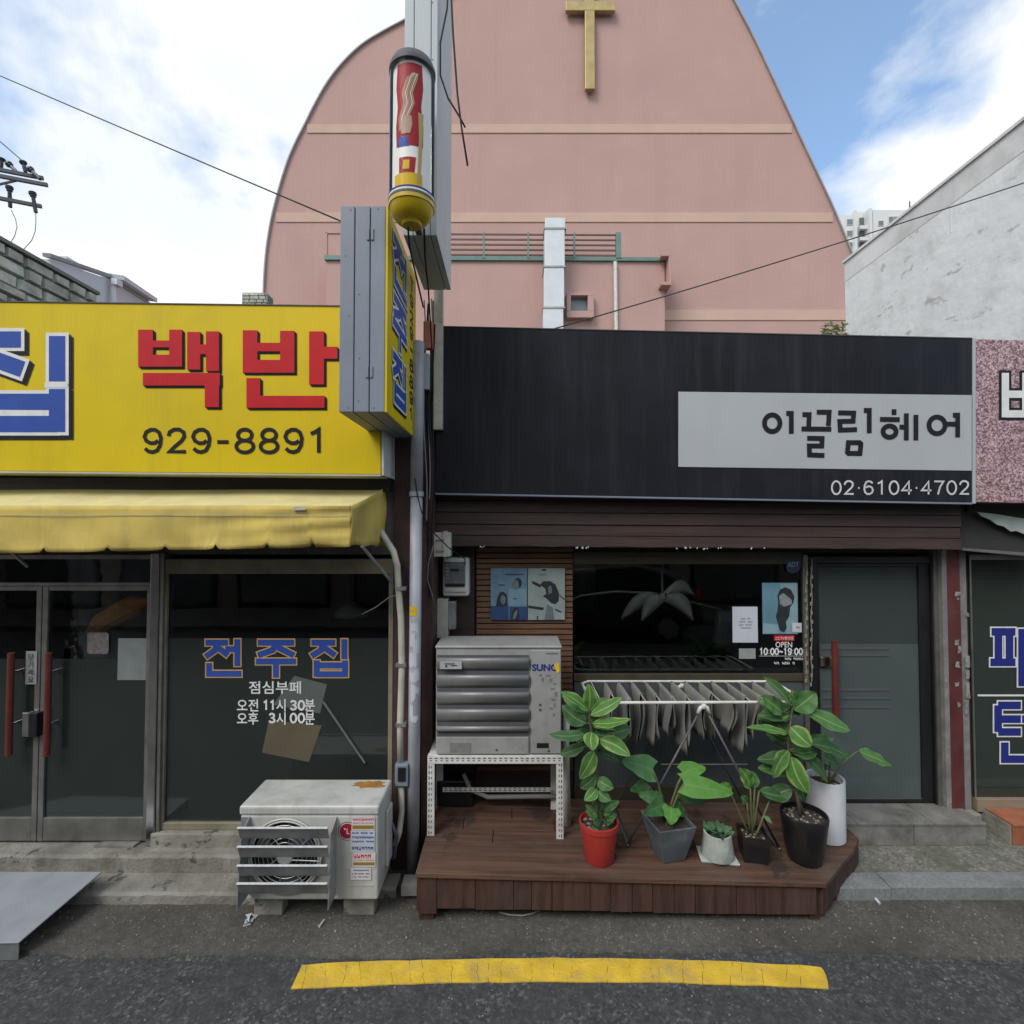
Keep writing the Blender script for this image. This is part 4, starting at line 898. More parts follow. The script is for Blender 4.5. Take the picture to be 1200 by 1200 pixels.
# dark brown corner post with cables
cp = tag(MB().box(X_(495, 3.5), X_(508, 3.5), 3.46, 3.74, 0, 3.35).build('corner_post', M['rust_pipe'], bevel=.004), 'dark brown timber post left of the hair salon front', 'post')
bx_ = thing('cable_bundle', 'tangle of dark cables running down between the two signs', 'cables', P(502, 620, 3.42))
for i, (a, b, y0, y1) in enumerate(((497, 499, 352, 610), (500, 496, 360, 640), (503, 505, 356, 520), (506, 502, 350, 585), (508, 507, 380, 640), (499, 504, 410, 700))):
    pts = [P(a + (b - a) * t + 1.6 * math.sin(t * 9 + i * 2), y0 + (y1 - y0) * t, 3.40 + .01 * i) for t in [k_ / 12 for k_ in range(13)]]
    MB().tube(pts, .0045 + .001 * (i % 3), 6).build('cable', M['wire'] if i % 3 else M['cable_grey'], bx_)
MB().pbox(496, 376, 507, 408, 3.40, .05).build('splice_box', M['salmon'], bx_, bevel=.004)
MB().pbox(495, 414, 503, 456, 3.385, .05).build('junction_box', M['box_sign'], bx_, bevel=.004)
MB().pbox(506, 352, 509.5, 620, 3.50, .02).build('edge_strip', M['rust_pipe'], bx_)
wire([P(486, 560, 3.27), P(489, 580, 3.27), P(494, 600, 3.28), P(504, 620, 3.32), P(514, 630, 3.4), P(526, 642, 3.45), P(545, 655, 3.5), P(545, 662, 3.55)], .004, 'black cable sagging from the downpipe to the electric meter')
wire([P(508, 640, 3.4), P(502, 660, 3.4), P(501, 680, 3.4), P(506, 695, 3.4), P(510, 712, 3.45)], .0028, 'thin pale cable looping beside the ivory boxes', M['cable_grey'])

# projecting sign ---------------------------------------------------------------
pj = thing('projecting_sign', 'projecting grey steel box sign with yellow lettered side', 'sign', (-.77, 3.0, 2.84))
PX0, PX1, PY0, PY1 = -.885, -.640, 2.60, 3.37
PZ0, PZ1 = Z_(483, PY0), Z_(241, PY0)
cut1, cut2 = PX0 + .075, PX0 + .155
for a, b in ((PX0, cut1 - .002), (cut1 + .002, cut2 - .002), (cut2 + .002, PX1 - .012)):
    MB().box(a, b, PY0, PY1, PZ0, PZ1).build('steel_panel', M['sign_steel'], pj, bevel=.004)
MB().box(PX0 + .01, PX1 - .02, PY0 + .01, PY1 - .01, PZ0 + .01, PZ1 - .01).build('core', M['gutter'], pj)
MB().box(PX1 - .011, PX1, PY0 + .001, PY1 - .001, PZ0 + .001, PZ1 - .001).build('yellow_side', M['yellow_sign'], pj)
MB().box(PX0 - .004, PX0 - .0005, PY0 + .02, PY1 - .02, PZ0 + .02, PZ1 - .02).build('yellow_side', M['yellow_sign'], pj)
for zz in (Z_(275, PY0), Z_(436, PY0)):
    for dx in (-.018, .004):
        MB().box(cut2 + dx, cut2 + dx + .014, PY0 - .006, PY0 - .0005, zz - .03, zz + .03).build('hinge', M['sign_steel'], pj, bevel=.002)
mb = MB()
for (x, y) in ((411, 246), (443, 245), (435, 270), (405, 300), (421, 345), (409, 370), (408, 478), (438, 478), (421, 420), (420, 470)): mb.disc_y(P(x, y, PY0 - .001), .004, 8)
mb.build('screw', M['gutter'], pj, fix=False)
# side lettering: u runs 0..1 across depth (front to back), v 0..1 downwards
def side_fn(u, v, l): return Vector((PX1 + .002 + l, PY0 + u * (PY1 - PY0), PZ1 - v * (PZ1 - PZ0)))
BL = [M['blue_print'], M['white_print'], M['black_print']]
asp = (PZ1 - PZ0) / (PY1 - PY0)
def side_fn2(u, v, l): return side_fn(u, v / asp, l)
for g, (v0, v1) in ((JEON, (.08, .45)), (JU, (.50, .87)), (JIP, (.92, 1.28))):
    glyph(pj, fit(g, .14, v0, .60, v1), .060, side_fn2, BL, outline=.018, shadow=(.015, .02))
for i, c_ in enumerate('T929-8891'):
    v0 = .10 + i * .134
    if c_ == 'T': txt(pj, c_, (.74, v0, .88, v0 + .11), 0, M['black_print'], fn=side_fn2, lift=.002)
    else: digits(pj, c_, (.74, v0, .88, v0 + .115), .022, side_fn2, M['black_print'])
# bracket holding it to the wall
mb = MB(); mb.beam((-.76, 3.30, 3.0), (-.76, 3.46, 3.0), .03); mb.beam((-.76, 3.30, 3.7), (-.76, 3.46, 3.7), .03); mb.beam((-.76, 3.44, 2.5), (-.76, 3.44, 4.0), .04); mb.build('bracket', M['galv'], pj)

# tall box sign and barber pole ---------------------------------------------------
VX0, VX1, VY0, VY1 = -.585, -.405, 2.72, 3.36
VZ0 = Z_(276, VY0); VZ1 = 6.1
bs = thing('vertical_box_sign', 'tall pale grey sheet-metal box sign rising above the roofs', 'sign', (-.5, 3.04, VZ0))
c1, c2 = VX0 + .052, VX0 + .145
for a, b in ((VX0, c1 - .0015), (c1 + .0015, c2 - .0015), (c2 + .0015, VX1)):
    MB().box(a, b, VY0, VY1, VZ0, VZ1).build('sheet_panel', M['box_sign'], bs, bevel=.003)
MB().box(VX0 + .01, VX1 - .01, VY0 + .01, VY1 - .01, VZ0 + .01, VZ1 - .01).build('core', M['gutter'], bs)
mb = MB()
for y in (3, 70, 140, 200): mb.disc_y(P(507, y, VY0 - .001), .004, 8)
mb.build('screw', M['gutter'], bs, fix=False)
MB().tube([(-.5, 3.36, 4.0), (-.5, 3.46, 4.0)], .03, 10).build('bracket', M['galv'], bs)
MB().box(-.53, -.47, 3.44, 3.50, 2.9, 6.0).build('mast', M['ivory'], bs)
bp_ = thing('barber_pole', 'glass barber pole with red printed drum and yellow end cap', 'barber pole', (P(483, 250, 2.55).x, 2.55, Z_(265, 2.55)))
bc = Vector((P(482.5, 250, 2.52).x, 2.52, 0)); zA, zB, zC = Z_(263, 2.52), Z_(229, 2.44), Z_(66, 2.44)
r0 = .112
MB().lathe(bc + Vector((0, 0, zA)), [(.02, -.012), (.045, -.01), (.052, .004), (.075, .014), (.097, .038), (.109, .075), (.1135, (zB - zA) * .8), (.1145, zB - zA)], 36).build('bottom_cap', mat('yellow_cap', (.58, .40, .01), .3, .08, 6), bp_, smooth=True, auto=35)
MB().lathe(bc + Vector((0, 0, zB + .0005)), [(.1155, 0), (.1155, .012)], 36).build('cap_band', M['gutter'], bp_)
MB().lathe(bc + Vector((0, 0, zB + .0128)), [(.115, 0), (.115, .010)], 36).build('cap_band', M['white_paint'], bp_)
MB().lathe(bc + Vector((0, 0, zB + .0235)), [(.1155, 0), (.1155, .008)], 36).build('cap_band', M['navy_print'], bp_)
M['pole_glass'] = glass('barber_pole_glass', (.97, .97, .97), wob=0); M['pole_glass'].node_tree.nodes['Fresnel'].inputs[0].default_value = 1.10
MB().lathe(bc + Vector((0, 0, zB + .032)), [(r0, 0), (r0, zC - zB - .06)], 36, cap0=False, cap1=False).build('glass_tube', M['pole_glass'], bp_, smooth=True)
MB().lathe(bc + Vector((0, 0, zC - .027)), [(.1155, 0), (.1155, .02), (.110, .03), (.104, .05), (.08, .07)], 36).build('top_cap', M['gutter'], bp_, smooth=True, auto=35)
rd = .094
dm = MB().lathe(bc + Vector((0, 0, zB + .03)), [(rd, 0), (rd, zC - zB - .056)], 32).build('drum', mat('cream_drum', (.88, .86, .80), .5, .05, 8), bp_, smooth=True, auto=35)
def cyl_patch(pts, m, name, r=rd + .001, seg=8):
    """pts: quad strips [(a0, a1, z)] in radians and 0..1 height"""
    mb = MB(); vs = []; H = zC - zB - .06
    for (a0, a1, t) in pts:
        for k_ in range(seg + 1):
            a = a0 + (a1 - a0) * k_ / seg; vs.append(bc + Vector((r * math.sin(a), -r * math.cos(a), zB + .03 + t * H)))
    n_ = seg + 1
    mb.add(vs, [(i * n_ + k_, i * n_ + k_ + 1, (i + 1) * n_ + k_ + 1, (i + 1) * n_ + k_) for i in range(len(pts) - 1) for k_ in range(seg)])
    return mb.build(name, m, dm, smooth=True, fix=False)
M['drum_red'] = flat('drum_red', (.36, .02, .03)); M['drum_pink'] = flat('drum_skin', (.48, .32, .24)); M['drum_gold'] = flat('drum_gold', (.55, .40, .16))
cyl_patch([(-.70, .78, .33), (-.75, .80, .5), (-.62, .66, .65), (-.75, .78, .8), (-.66, .7, .98)], M['drum_red'], 'red_print')
cyl_patch([(-.85, .75, .02), (-.85, .75, .12)], M['yellow_print'], 'yellow_print')
cyl_patch([(-.55, .05, .325), (-.6, -.05, .40)], M['blue_print'], 'blue_print', rd + .0016)
cyl_patch([(-.5, .32, .12), (-.5, .40, .24)], M['drum_red'], 'square_print', rd + .0016)
cyl_patch([(-.28, .05, .145), (-.26, .08, .215)], M['yellow_print'], 'square_print', rd + .0022)
cyl_patch([(.45, .62, .05), (.5, .7, .22), (.55, .75, .4), (.5, .8, .6)], M['drum_gold'], 'gold_print', rd + .0016)
for i in range(7):
    o_ = i * .085
    cyl_patch([(-.5 + o_ * .6, -.46 + o_ * .6, .45 + o_ * .1), (-.55 + o_, -.50 + o_, .55), (-.25 + o_, -.2 + o_, .66), (-.35 + o_, -.30 + o_, .74), (-.1 + o_, -.05 + o_, .86), (.2 + o_ * .5, .24 + o_ * .5, .90)], [M['drum_gold'], M['drum_pink'], M['white_print']][i % 3], 'hair_line_print', rd + .0018 + .0002 * i, 2)
cyl_patch([(-.35, .1, .42), (-.42, .2, .50), (-.25, .15, .56)], M['drum_pink'], 'wave_print', rd + .0036)
mb = MB(); mb.beam(bc + Vector((0, .10, zB - .02)), (-.5, VY0 + .005, zB - .02), .03); mb.beam(bc + Vector((0, .09, zC)), (-.5, VY0 + .005, zC), .03); mb.build('bracket', M['gutter'], bp_)
wire([P(478, 266, 2.5), P(480, 290, 2.6), P(488, 325, 2.8), P(496, 360, 3.1)], .005, 'black cable hanging from the barber pole cap')
wire([P(497, 268, 2.62), P(498, 300, 2.9), P(502, 340, 3.2), P(507, 420, 3.36), P(506, 470, 3.38)], .005, 'black cable dangling under the tall box sign')
wire([P(527, -40, 2.74), P(524, 10, 2.74), P(516, 50, 2.74), P(516, 88, 2.75), P(525, 115, 2.76), P(538, 136, 2.78), P(545, 149, 2.78)], .005, 'loose black cable curling along the edge of the tall box sign')
wire([P(527, -40, 2.73), P(531, 40, 2.75), P(536, 110, 2.76), P(541, 150, 2.77), P(548, 194, 2.78)], .006, 'straight loose black cable end beside the tall box sign')

# condenser in front of the restaurant ------------------------------------------
AYF = 2.95
ax0, ax1 = X_(281, AYF, 1000), X_(443, AYF, 1000); az0, az1 = Z_(1055, AYF), Z_(944, AYF)
ac = thing('air_conditioner_unit', 'grey outdoor condenser with rust-stained top and slatted wind deflector, on blocks', 'air conditioner', ((ax0 + ax1) / 2, AYF + .15, .092))
bd = MB().box(ax0, ax1, AYF, AYF + .30, az0, az1 - .055).build('body', M['ac_grey'], ac, bevel=.012, seg=3)
MB().box(ax0 - .006, ax1 + .006, AYF - .006, AYF + .306, az1 - .054, az1).build('top_cover', M['ac_grey'], ac, bevel=.014, seg=3)
fc = Vector((X_(335, AYF, 1000), AYF - .001, (az0 + az1) / 2 - .01)); fr_ = .205
MB().disc_y(fc, fr_, 40).build('fan_opening', M['ac_dark'], ac, fix=False)
mb = MB()
for rr_ in (.205, .192):
    pts = [fc + Vector((rr_ * math.cos(t), -.012, rr_ * math.sin(t))) for t in [2 * math.pi * k_ / 40 for k_ in range(41)]]
    mb.tube(pts, .006, 6)
gr = mb.build('fan_grille', M['ac_grey'], ac, smooth=True)
mb = MB()
for rr_ in (.05, .075, .10, .125, .15, .17):
    mb.tube([fc + Vector((rr_ * math.cos(t), -.012, rr_ * math.sin(t))) for t in [2 * math.pi * k_ / 30 for k_ in range(31)]], .0022, 4)
for k_ in range(8):
    t = k_ * math.pi / 4 + .3; mb.tube([fc + Vector((.045 * math.cos(t), -.014, .045 * math.sin(t))), fc + Vector((.2 * math.cos(t + .35), -.014, .2 * math.sin(t + .35)))], .003, 4)
mb.build('grille_wire', M['galv'], gr)
MB().disc_y(fc + Vector((0, -.016, 0)), .045, 20).build('hub', M['ac_grey'], gr, fix=False)
for k_ in range(3):
    t = k_ * 2.094 + .5
    a = [fc + Vector((.05 * math.cos(t), -.004, .05 * math.sin(t))), fc + Vector((.18 * math.cos(t - .2), -.004, .18 * math.sin(t - .2))), fc + Vector((.185 * math.cos(t + .6), -.007, .185 * math.sin(t + .6))), fc + Vector((.05 * math.cos(t + .9), -.007, .05 * math.sin(t + .9)))]
    MB().add(a, [(0, 1, 2, 3)]).build('fan_blade', mat('fan_grey', (.10, .105, .11), .5) if k_ == 0 else bpy.data.materials['fan_grey'], ac, fix=False)
# deflector: two side plates and four tilted slats
M['slat_galv'] = mat('dull_galvanised', (.20, .205, .20), .5, .25, 9, metal=.3); M['lip'] = mat('bright_slat_lip', (.62, .63, .62), .4, .15, 40)
dx0, dx1 = X_(279, AYF - .12, 1000), X_(386, AYF - .12, 1000)
dfo = None
zt_, zb2 = az1 - .058, Z_(1056, AYF - .06)
for x, t in ((dx0, 1), (dx1, -1)):
    df = MB(); df.hexa([(x, AYF - .13, zb2), (x, AYF - .003, zb2), (x, AYF - .003, zt_), (x, AYF - .09, zt_ - .04)], [(x + t * .004, AYF - .13, zb2), (x + t * .004, AYF - .003, zb2), (x + t * .004, AYF - .003, zt_), (x + t * .004, AYF - .09, zt_ - .04)])
    dfo = df.build('deflector_cheek', M['galv'], ac)
    if t > 0: MB().box(min(x - t * .001, x - t * .045), max(x - t * .001, x - t * .045), AYF - .006, AYF - .002, zb2, zt_ - .005).build('deflector_flange', M['galv'], ac)
for y in (970, 992, 1014, 1035):
    zz = Z_(y, AYF - .13)
    mb = MB(); a0, a1 = AYF - .138, AYF - .112
    mb.hexa([(dx0 + .005, a0, zz), (dx1 - .005, a0, zz), (dx1 - .005, a0 + .003, zz), (dx0 + .005, a0 + .003, zz)], [(dx0 + .005, a1, zz - .068), (dx1 - .005, a1, zz - .068), (dx1 - .005, a1 + .003, zz - .068), (dx0 + .005, a1 + .003, zz - .068)])
    sl_ = mb.build('deflector_slat', M['slat_galv'], ac)
    MB().box(dx0 + .004, dx1 - .004, a0 - .008, a0 + .006, zz + .0008, zz + .0075).build('slat_lip', M['lip'], sl_, bevel=.002)
# emblem, half covered by stickers
ly = AYF - .0015
ec = P(407, 974, ly)
em = MB().disc_y(ec, .052, 32).build('emblem_ring', M['rust_pipe'], ac, fix=False)
MB().disc_y(ec + Vector((0, -.0006, 0)), .048, 32, 0, .043).build('emblem', M['white_paint'], em, fix=False)
MB().disc_y(ec + Vector((0, -.0004, 0)), .043, 32).build('emblem', mat('emblem_red', (.33, .012, .03), .4), em, fix=False)
MB().disc_y(ec + Vector((-.014, -.001, .012)), .005, 12).build('emblem', M['white_paint'], em, fix=False)
mb = MB(); mb.box(ec.x - .003, ec.x + .001, ly - .0018, ly - .001, ec.z - .015, ec.z + .015); mb.box(ec.x + .0012, ec.x + .012, ly - .0018, ly - .001, ec.z - .015, ec.z - .011); mb.build('emblem', M['white_paint'], em)
def sticker(x0, y0, x1, y1, col, rows, yb=None):
    s_ = MB().pbox(x0, y0, x1, y1, ly - .004, .002).build('sticker', col, ac)
    mb = MB()
    for (ya, yb_, c_) in rows:
        if c_ == 3: mb.pbox(x0 + 1, ya, x1 - 1, yb_, ly - .0046, .0005, 2); continue
        x = x0 + 1.4; h = yb_ - ya
        while x < x1 - 1.8:
            wd = h * rr.uniform(.55, .8); wd = min(wd, x1 - .8 - x)
            if rr.random() < .88:                       # a syllable-like mark: two uprights and a couple of bars
                mb.pbox(x, ya, x + wd * .22, yb_ - h * rr.uniform(0, .4), ly - .0046, .0005, c_); mb.pbox(x + wd * .74, ya + h * rr.uniform(0, .2), x + wd * .96, yb_, ly - .0046, .0005, c_)
                for q in range(2): yq = ya + h * rr.uniform(.1, .8); mb.pbox(x + wd * .22, yq, x + wd * .74, yq + h * .17, ly - .0046 - .0001 * q, .0004, c_)
            x += wd + h * .16
    mb.build('sticker_print', [M['red_print'], M['navy_print'], mat('ochre_print', (.28, .17, .02), .6) if 'ochre_print' not in bpy.data.materials else bpy.data.materials['ochre_print'], M['gutter']], s_)['kind'] = 'stuff'
PW = mat('sticker_white', (.62, .58, .58), .5)
sticker(412, 956, 439, 973, PW, [(958.5, 962, 0), (964, 965.2, 0), (967.3, 971.5, 3)])
sticker(411, 973.5, 439, 998.5, mat('sticker_bluewhite', (.50, .55, .60), .5), [(975, 977.5, 1), (979.5, 983, 1), (985, 987.5, 1), (992, 996.5, 1)])
sticker(413, 999, 440, 1016, PW, [(1001, 1006, 0), (1007.6, 1008.6, 0), (1010.5, 1014.1, 3)])
sticker(411, 1017, 434.5, 1031, PW, [(1019, 1021, 1), (1023, 1025, 1), (1027, 1028.4, 1)])
# rust stain on the top, panel seams
def blob(c, rx, ry, n, j, z):
    pts = []
    for k_ in range(n):
        t = 2 * math.pi * k_ / n; f = 1 + rr.uniform(-j, j); pts.append((c[0] + rx * f * math.cos(t), c[1] + ry * f * math.sin(t), z))
    return pts
mb = MB()
for s_, d in ((1, .0006), (.62, .001)):
    pts = blob((ax1 - .115, AYF + .235), .10 * s_, .045 * s_, 22, .22, az1 + d); mb.add(pts, [tuple(range(len(pts)))])
mb.build('rust_stain', M['rust'], ac, fix=False)
for zz in (Z_(1018, AYF), Z_(1037, AYF)): MB().box(dx1 + .06, ax1 - .02, AYF - .0035, AYF - .001, zz - .003, zz).build('panel_seam', M['ac_grey'], ac)
MB().box(ax1 + .0005, ax1 + .02, AYF + .16, AYF + .27, az0 + .08, az1 - .12).build('valve_cover', M['ac_grey'], ac, bevel=.006)
wire([Vector((ax1 + .01, AYF + .25, az0 + .3)), Vector((ax1 + .05, AYF + .26, az0 + .2)), Vector((ax1 + .03, AYF + .28, az0 + .06)), Vector((ax1 - .02, AYF + .31, az0 + .03))], .012, 'insulated hose at the side of the condenser on blocks', M['gutter'])
for nm, a, b in (('left', 291, 325), ('right', 398, 435)):
    tag(MB().box(X_(a, AYF, 1060), X_(b, AYF, 1060), AYF + .065, AYF + .145, .001, az0 - .001).build('support_block', M['concrete'], bevel=.006), nm + ' concrete block under the condenser in front of the restaurant', 'block', 'blocks under the condenser')

# ================================================================== HAIR SALON
HY = 3.80
hs = thing('hair_salon', 'single-storey hair salon with dark brown timber front under the black sign', 'building', (1.3, HY, 0))
HX0, HX1 = X_(500, HY), X_(1101, HY)
MB().box(HX0, HX1 + .25, HY + .02, HY + .2, Z_(648, HY), 3.35).build('header_wall', M['dark_brown'], hs)
MB().box(HX0, HX1 + .25, HY, HY + 4.2, 3.353, 3.45).build('roof', M['wall_grey'], hs)
MB().box(HX0, HX0 + .06, HY + .02, HY + 4.2, 0, 3.35).build('side_wall', M['wall_dark'], hs)
MB().box(HX1 + .12, HX1 + .25, HY + .16, HY + 4.2, 0, 3.35).build('side_wall', M['wall_dark'], hs)
MB().box(HX0, HX1 + .25, HY + 4.05, HY + 4.2, 0, 3.35).build('back_wall', M['wall_dark'], hs)
MB().box(HX0 + .06, HX1 + .11, HY + .03, HY + 4.04, .12, .21).build('floor', M['inner_floor'], hs)
MB().box(HX0 + .06, HX1 + .11, HY + .21, HY + 4.04, 2.55, 2.6).build('ceiling', M['wall_dark'], hs)
# header boards: five lapped boards under the sign
HB = 3.60
ys_ = [572, 586, 600, 614, 627, 640.5]
for i, (a, b) in enumerate(zip(ys_[:-1], ys_[1:])):
    p0, p1 = P(505, a + .3, HB), P(1126, a + .3 + 4, HB); p2, p3 = P(1126, b - .4 + 4, HB), P(505, b - .4, HB); o_ = Vector((0, .004 * (i % 2), 0))
    MB().hexa([p3 + o_ - Vector((0, .006, 0)), p2 + o_ - Vector((0, .006, 0)), p1 + o_, p0 + o_], [p3 + Vector((0, .14, 0)), p2 + Vector((0, .14, 0)), p1 + Vector((0, .14, 0)), p0 + Vector((0, .14, 0))]).build('header_board', M['header_wood'], hs, bevel=.002)
# left brown wall and slatted wood panel
MB().box(HX0, X_(556, HY), HY - .012, HY + .018, .1, Z_(641, HY)).build('timber_panel', M['dark_brown'], hs)
MB().box(X_(557, HY), X_(672, HY), HY + .012, HY + .05, .1, Z_(641, HY)).build('backing_panel', M['dark_brown'], hs)
yy = 642.0
while yy < 900:
    MB().pbox(558.5, yy, 671, yy + 5.0, HY - .012, .022).build('slat', M['slat_wood'], hs, bevel=.0015); yy += 6.4
# window
wx0, wx1 = X_(673, HY), X_(941, HY)
mb = MB(); mb.box(wx0 - .004, wx1, HY - .01, HY + .05, Z_(661, HY), Z_(647, HY)); mb.box(wx0 - .004, wx1, HY - .012, HY + .05, Z_(798, HY), Z_(789, HY)); mb.box(wx0 - .004, wx1, HY - .01, HY + .05, .12, Z_(921, HY))
wfr = mb.build('window_frame', mat('olive_brown_frame', (.060, .050, .032), .5, .2, 8), hs, bevel=.003)
MB().box(wx0, wx1, HY, HY + .006, Z_(789, HY), Z_(661, HY)).build('clear_pane', M['glass_clear'], wfr)
MB().box(wx0, wx1, HY, HY + .006, Z_(921, HY), Z_(798, HY)).build('dark_pane', M['glass_dark_film'], wfr)
MB().box(wx0, wx1, HY + .012, HY + .016, Z_(790, HY), Z_(783, HY)).build('film_band', M['glass_dark_film'], wfr)
MB().box(X_(941.5, HY), X_(947, HY), HY - .02, HY + .06, .216, Z_(650, HY)).build('mullion', M['alu'], hs, bevel=.003)
# door
mb = MB(); jx0, jx1 = X_(948, HY), X_(1101, HY)
mb.box(jx0, X_(957, HY), HY - .015, HY + .06, .2155, Z_(652, HY)); mb.box(X_(1092, HY), jx1, HY - .015, HY + .06, .2155, Z_(652, HY)); mb.box(X_(957.2, HY), X_(1091.8, HY), HY - .013, HY + .06, Z_(660, HY), Z_(652, HY))
dj = mb.build('door_frame', M['black_metal'], hs, bevel=.004)
mb = MB(); mb.box(X_(957.3, HY), X_(961, HY), HY, HY + .04, .224, Z_(660.5, HY)); mb.box(X_(1079, HY), X_(1091.5, HY), HY, HY + .04, .224, Z_(660.5, HY)); mb.box(X_(961.2, HY), X_(1078.8, HY), HY + .001, HY + .04, .224, Z_(937, HY))
mb.box(X_(961.2, HY), X_(1078.8, HY), HY + .001, HY + .04, Z_(664, HY), Z_(660.5, HY))
dd = mb.build('door', M['black_metal'], hs, bevel=.003)
# frosted glass with clear stripes
zs = [936, 832.0, 828.5, 821.5, 818, 811, 807, 664]
px0, px1 = X_(961.3, HY), X_(1078.7, HY)
MB().box(px0, px1, HY + .015, HY + .021, Z_(937, HY), Z_(755, HY)).build('frosted_pane', M['glass_salon_film'], dd)
MB().box(px0, px1, HY + .015, HY + .021, Z_(755, HY) + .001, Z_(664, HY)).build('upper_frosted_pane', M['glass_salon_upper'], dd)
for i, y in enumerate((760, 768, 808.5, 818.5, 829)):
    MB().box(px0 + .02, px1 - .22, HY + .010, HY + .013, Z_(y + 1.6, HY), Z_(y - 1.2, HY)).build('clear_stripe', M['gutter'], dd)
mb = MB(); mb.box(px0, px1, HY + .008, HY + .014, Z_(939, HY), Z_(936.2, HY)); mb.build('bottom_bead', M['alu'], dd)
MB().lathe((X_(979, HY - .06), HY - .06, Z_(846, HY - .06)), [(.022, 0), (.022, Z_(751, HY - .06) - Z_(846, HY - .06))], 14).build('handle', M['red_wood'], dd, smooth=True, auto=40)
MB().lathe((X_(969, HY + .1), HY + .1, Z_(846, HY + .1)), [(.02, 0), (.02, .6)], 14).build('handle', M['red_wood'], dd, smooth=True, auto=40)
mb = MB(); mb.pbox(961.5, 770, 975, 781, HY - .012, .02); mb.tube([P(979, 776, HY - .06), P(979, 776, HY)], .008, 8); mb.tube([P(979, 822, HY - .06), P(979, 822, HY)], .008, 8); mb.build('lock_case', M['chrome'], dd, bevel=.002)
# step at the door
st2 = thing('salon_step', 'tiled grey stone step at the hair salon door', 'step', (2.7, 3.6, .06))
MB().box(1.7, 3.25, 3.575, HY + .02, .062, .197).build('core', M['concrete'], st2)
for a, b in ((1.72, 2.36), (2.366, 2.885), (2.891, 3.245)):
    MB().box(a, b, 3.556, HY + .02, .1975, .215).build('tread_tile', M['stone_tile'], st2, bevel=.002)
for a, b in ((1.72, 2.18), (2.186, 2.75), (2.756, 3.245)):
    MB().box(a, b, 3.562, 3.574, .064, .195).build('riser_tile', M['stone_tile'], st2, bevel=.002)
# black sign -------------------------------------------------------------------
KY = 3.48
bk = thing('salon_sign', 'long black fascia sign with pale grey name panel and phone number', 'sign', P(820, 582, KY))
MB().pquad([(512, 383), (1139.5, 397), (1139.5, 588.5), (510, 577)], KY, .20).build('face', M['black_sign'], bk)
MB().pquad([(795, 459), (1138.8, 463), (1138.8, 551.5), (795, 547)], KY - .004, .003).build('name_panel', M['grey_panel'], bk)
mb = MB(); mb.pquad([(1140, 396), (1143.5, 396), (1143.5, 590), (1140, 590)], KY - .006, .2); mb.build('edge_trim', M['grey_panel'], bk)
MB().pquad([(510, 577.5), (1139.5, 589), (1139.5, 591), (510, 579.5)], KY - .004, .19).build('bottom_trim', M['sign_steel'], bk)
MB().pquad([(512, 381.6), (1139.5, 395.6), (1139.5, 396.6), (512, 382.6)], KY - .004, .19).build('top_trim', M['gutter'], bk)
def cs(L_): 
    o_ = []
    for s_ in L_:
        if s_[0] == 'o': o_.append(('o', [(780 + a / 2.857, 380 + b / 2.857) for a, b in s_[1]]))
        else: o_.append([(780 + a / 2.857, 380 + b / 2.857) for a, b in s_])
    return o_
NAME = [
    [('o', circ(357, 331, 26, 28)), [(404, 298), (421, 298), (421, 366)]],
    [[(458, 302), (481, 302), (479, 343)], [(506, 294), (548, 294), (545, 340)], [(455, 350), (555, 351)], [(474, 381), (524, 382), (523, 407), (481, 407), (482, 437), (532, 439)]],
    [[(578, 296), (630, 297), (628, 324), (583, 325), (585, 354), (641, 352)], [(664, 288), (682, 288), (682, 364)], ('o', [(612, 396), (650, 396), (654, 400), (651, 432), (613, 432), (609, 428)])],
    [[(765, 284), (765, 303)], [(718, 318), (784, 319)], ('o', circ(750, 359, 22, 19)), [(783, 344), (806, 344)], [(806, 298), (806, 388)], [(838, 303), (838, 388)]],
    [('o', circ(909, 338, 27, 28)), [(938, 334), (970, 334)], [(962, 304), (978, 304), (978, 378)]]]
fk = plane_fn(KY - .004)
for g in NAME: glyph(bk, cs(g), 5.6, fk, [M['black_print']])
digits(bk, '02.6104.4702', (974, 562.5, 1136, 580.5), 2.1, plane_fn(KY), mat('pale_vinyl', (.62, .62, .62), .5, spec=.2), gap=.22)

# posters and notices
pp = thing('poster_pair', 'pair of hair-style posters, blue and pale green, pinned to the slatted wood', 'poster', P(618, 727, HY - .03))
PYY = HY - .03
M['p_blue'] = mat('poster_light_blue', (.13, .22, .29), .6, .15, 14); M['p_sky'] = mat('poster_sky_blue', (.17, .28, .34), .6, .12, 10); M['p_deep'] = mat('poster_deep_blue', (.02, .055, .15), .6, .2, 14); M['p_green'] = mat('poster_pale_green', (.27, .32, .30), .6, .08, 12); M['p_hair'] = mat('poster_dark_hair', (.018, .022, .028), .6, .5, 60); M['p_skin'] = mat('poster_grey_skin', (.13, .165, .18), .6, .15, 30)  # poster colours darkened to hold the shade under the eave
a_ = MB().pbox(575, 666, 617.6, 726.5, PYY, .002).build('blue_poster', M['p_blue'], pp)
b_ = MB().pbox(618.6, 666, 662, 726.5, PYY - .001, .002).build('green_poster', M['p_green'], pp)
def art(par, m, polys, d=.001, Y=PYY, nm='print'):
    mb = MB()
    for i, pl in enumerate(polys): mb.ppoly(pl, Y - d - .0002 * i)
    mb.build(nm, m, par, fix=False)['kind'] = 'stuff'
def ell(cx, cy, rx, ry, n=16): return circ(cx, cy, rx, ry, n)
art(a_, M['p_deep'], [[(575, 710), (596, 710), (596, 726.4), (575, 726.4)], [(597, 711), (617.5, 711), (617.5, 726.4), (597, 726.4)]])
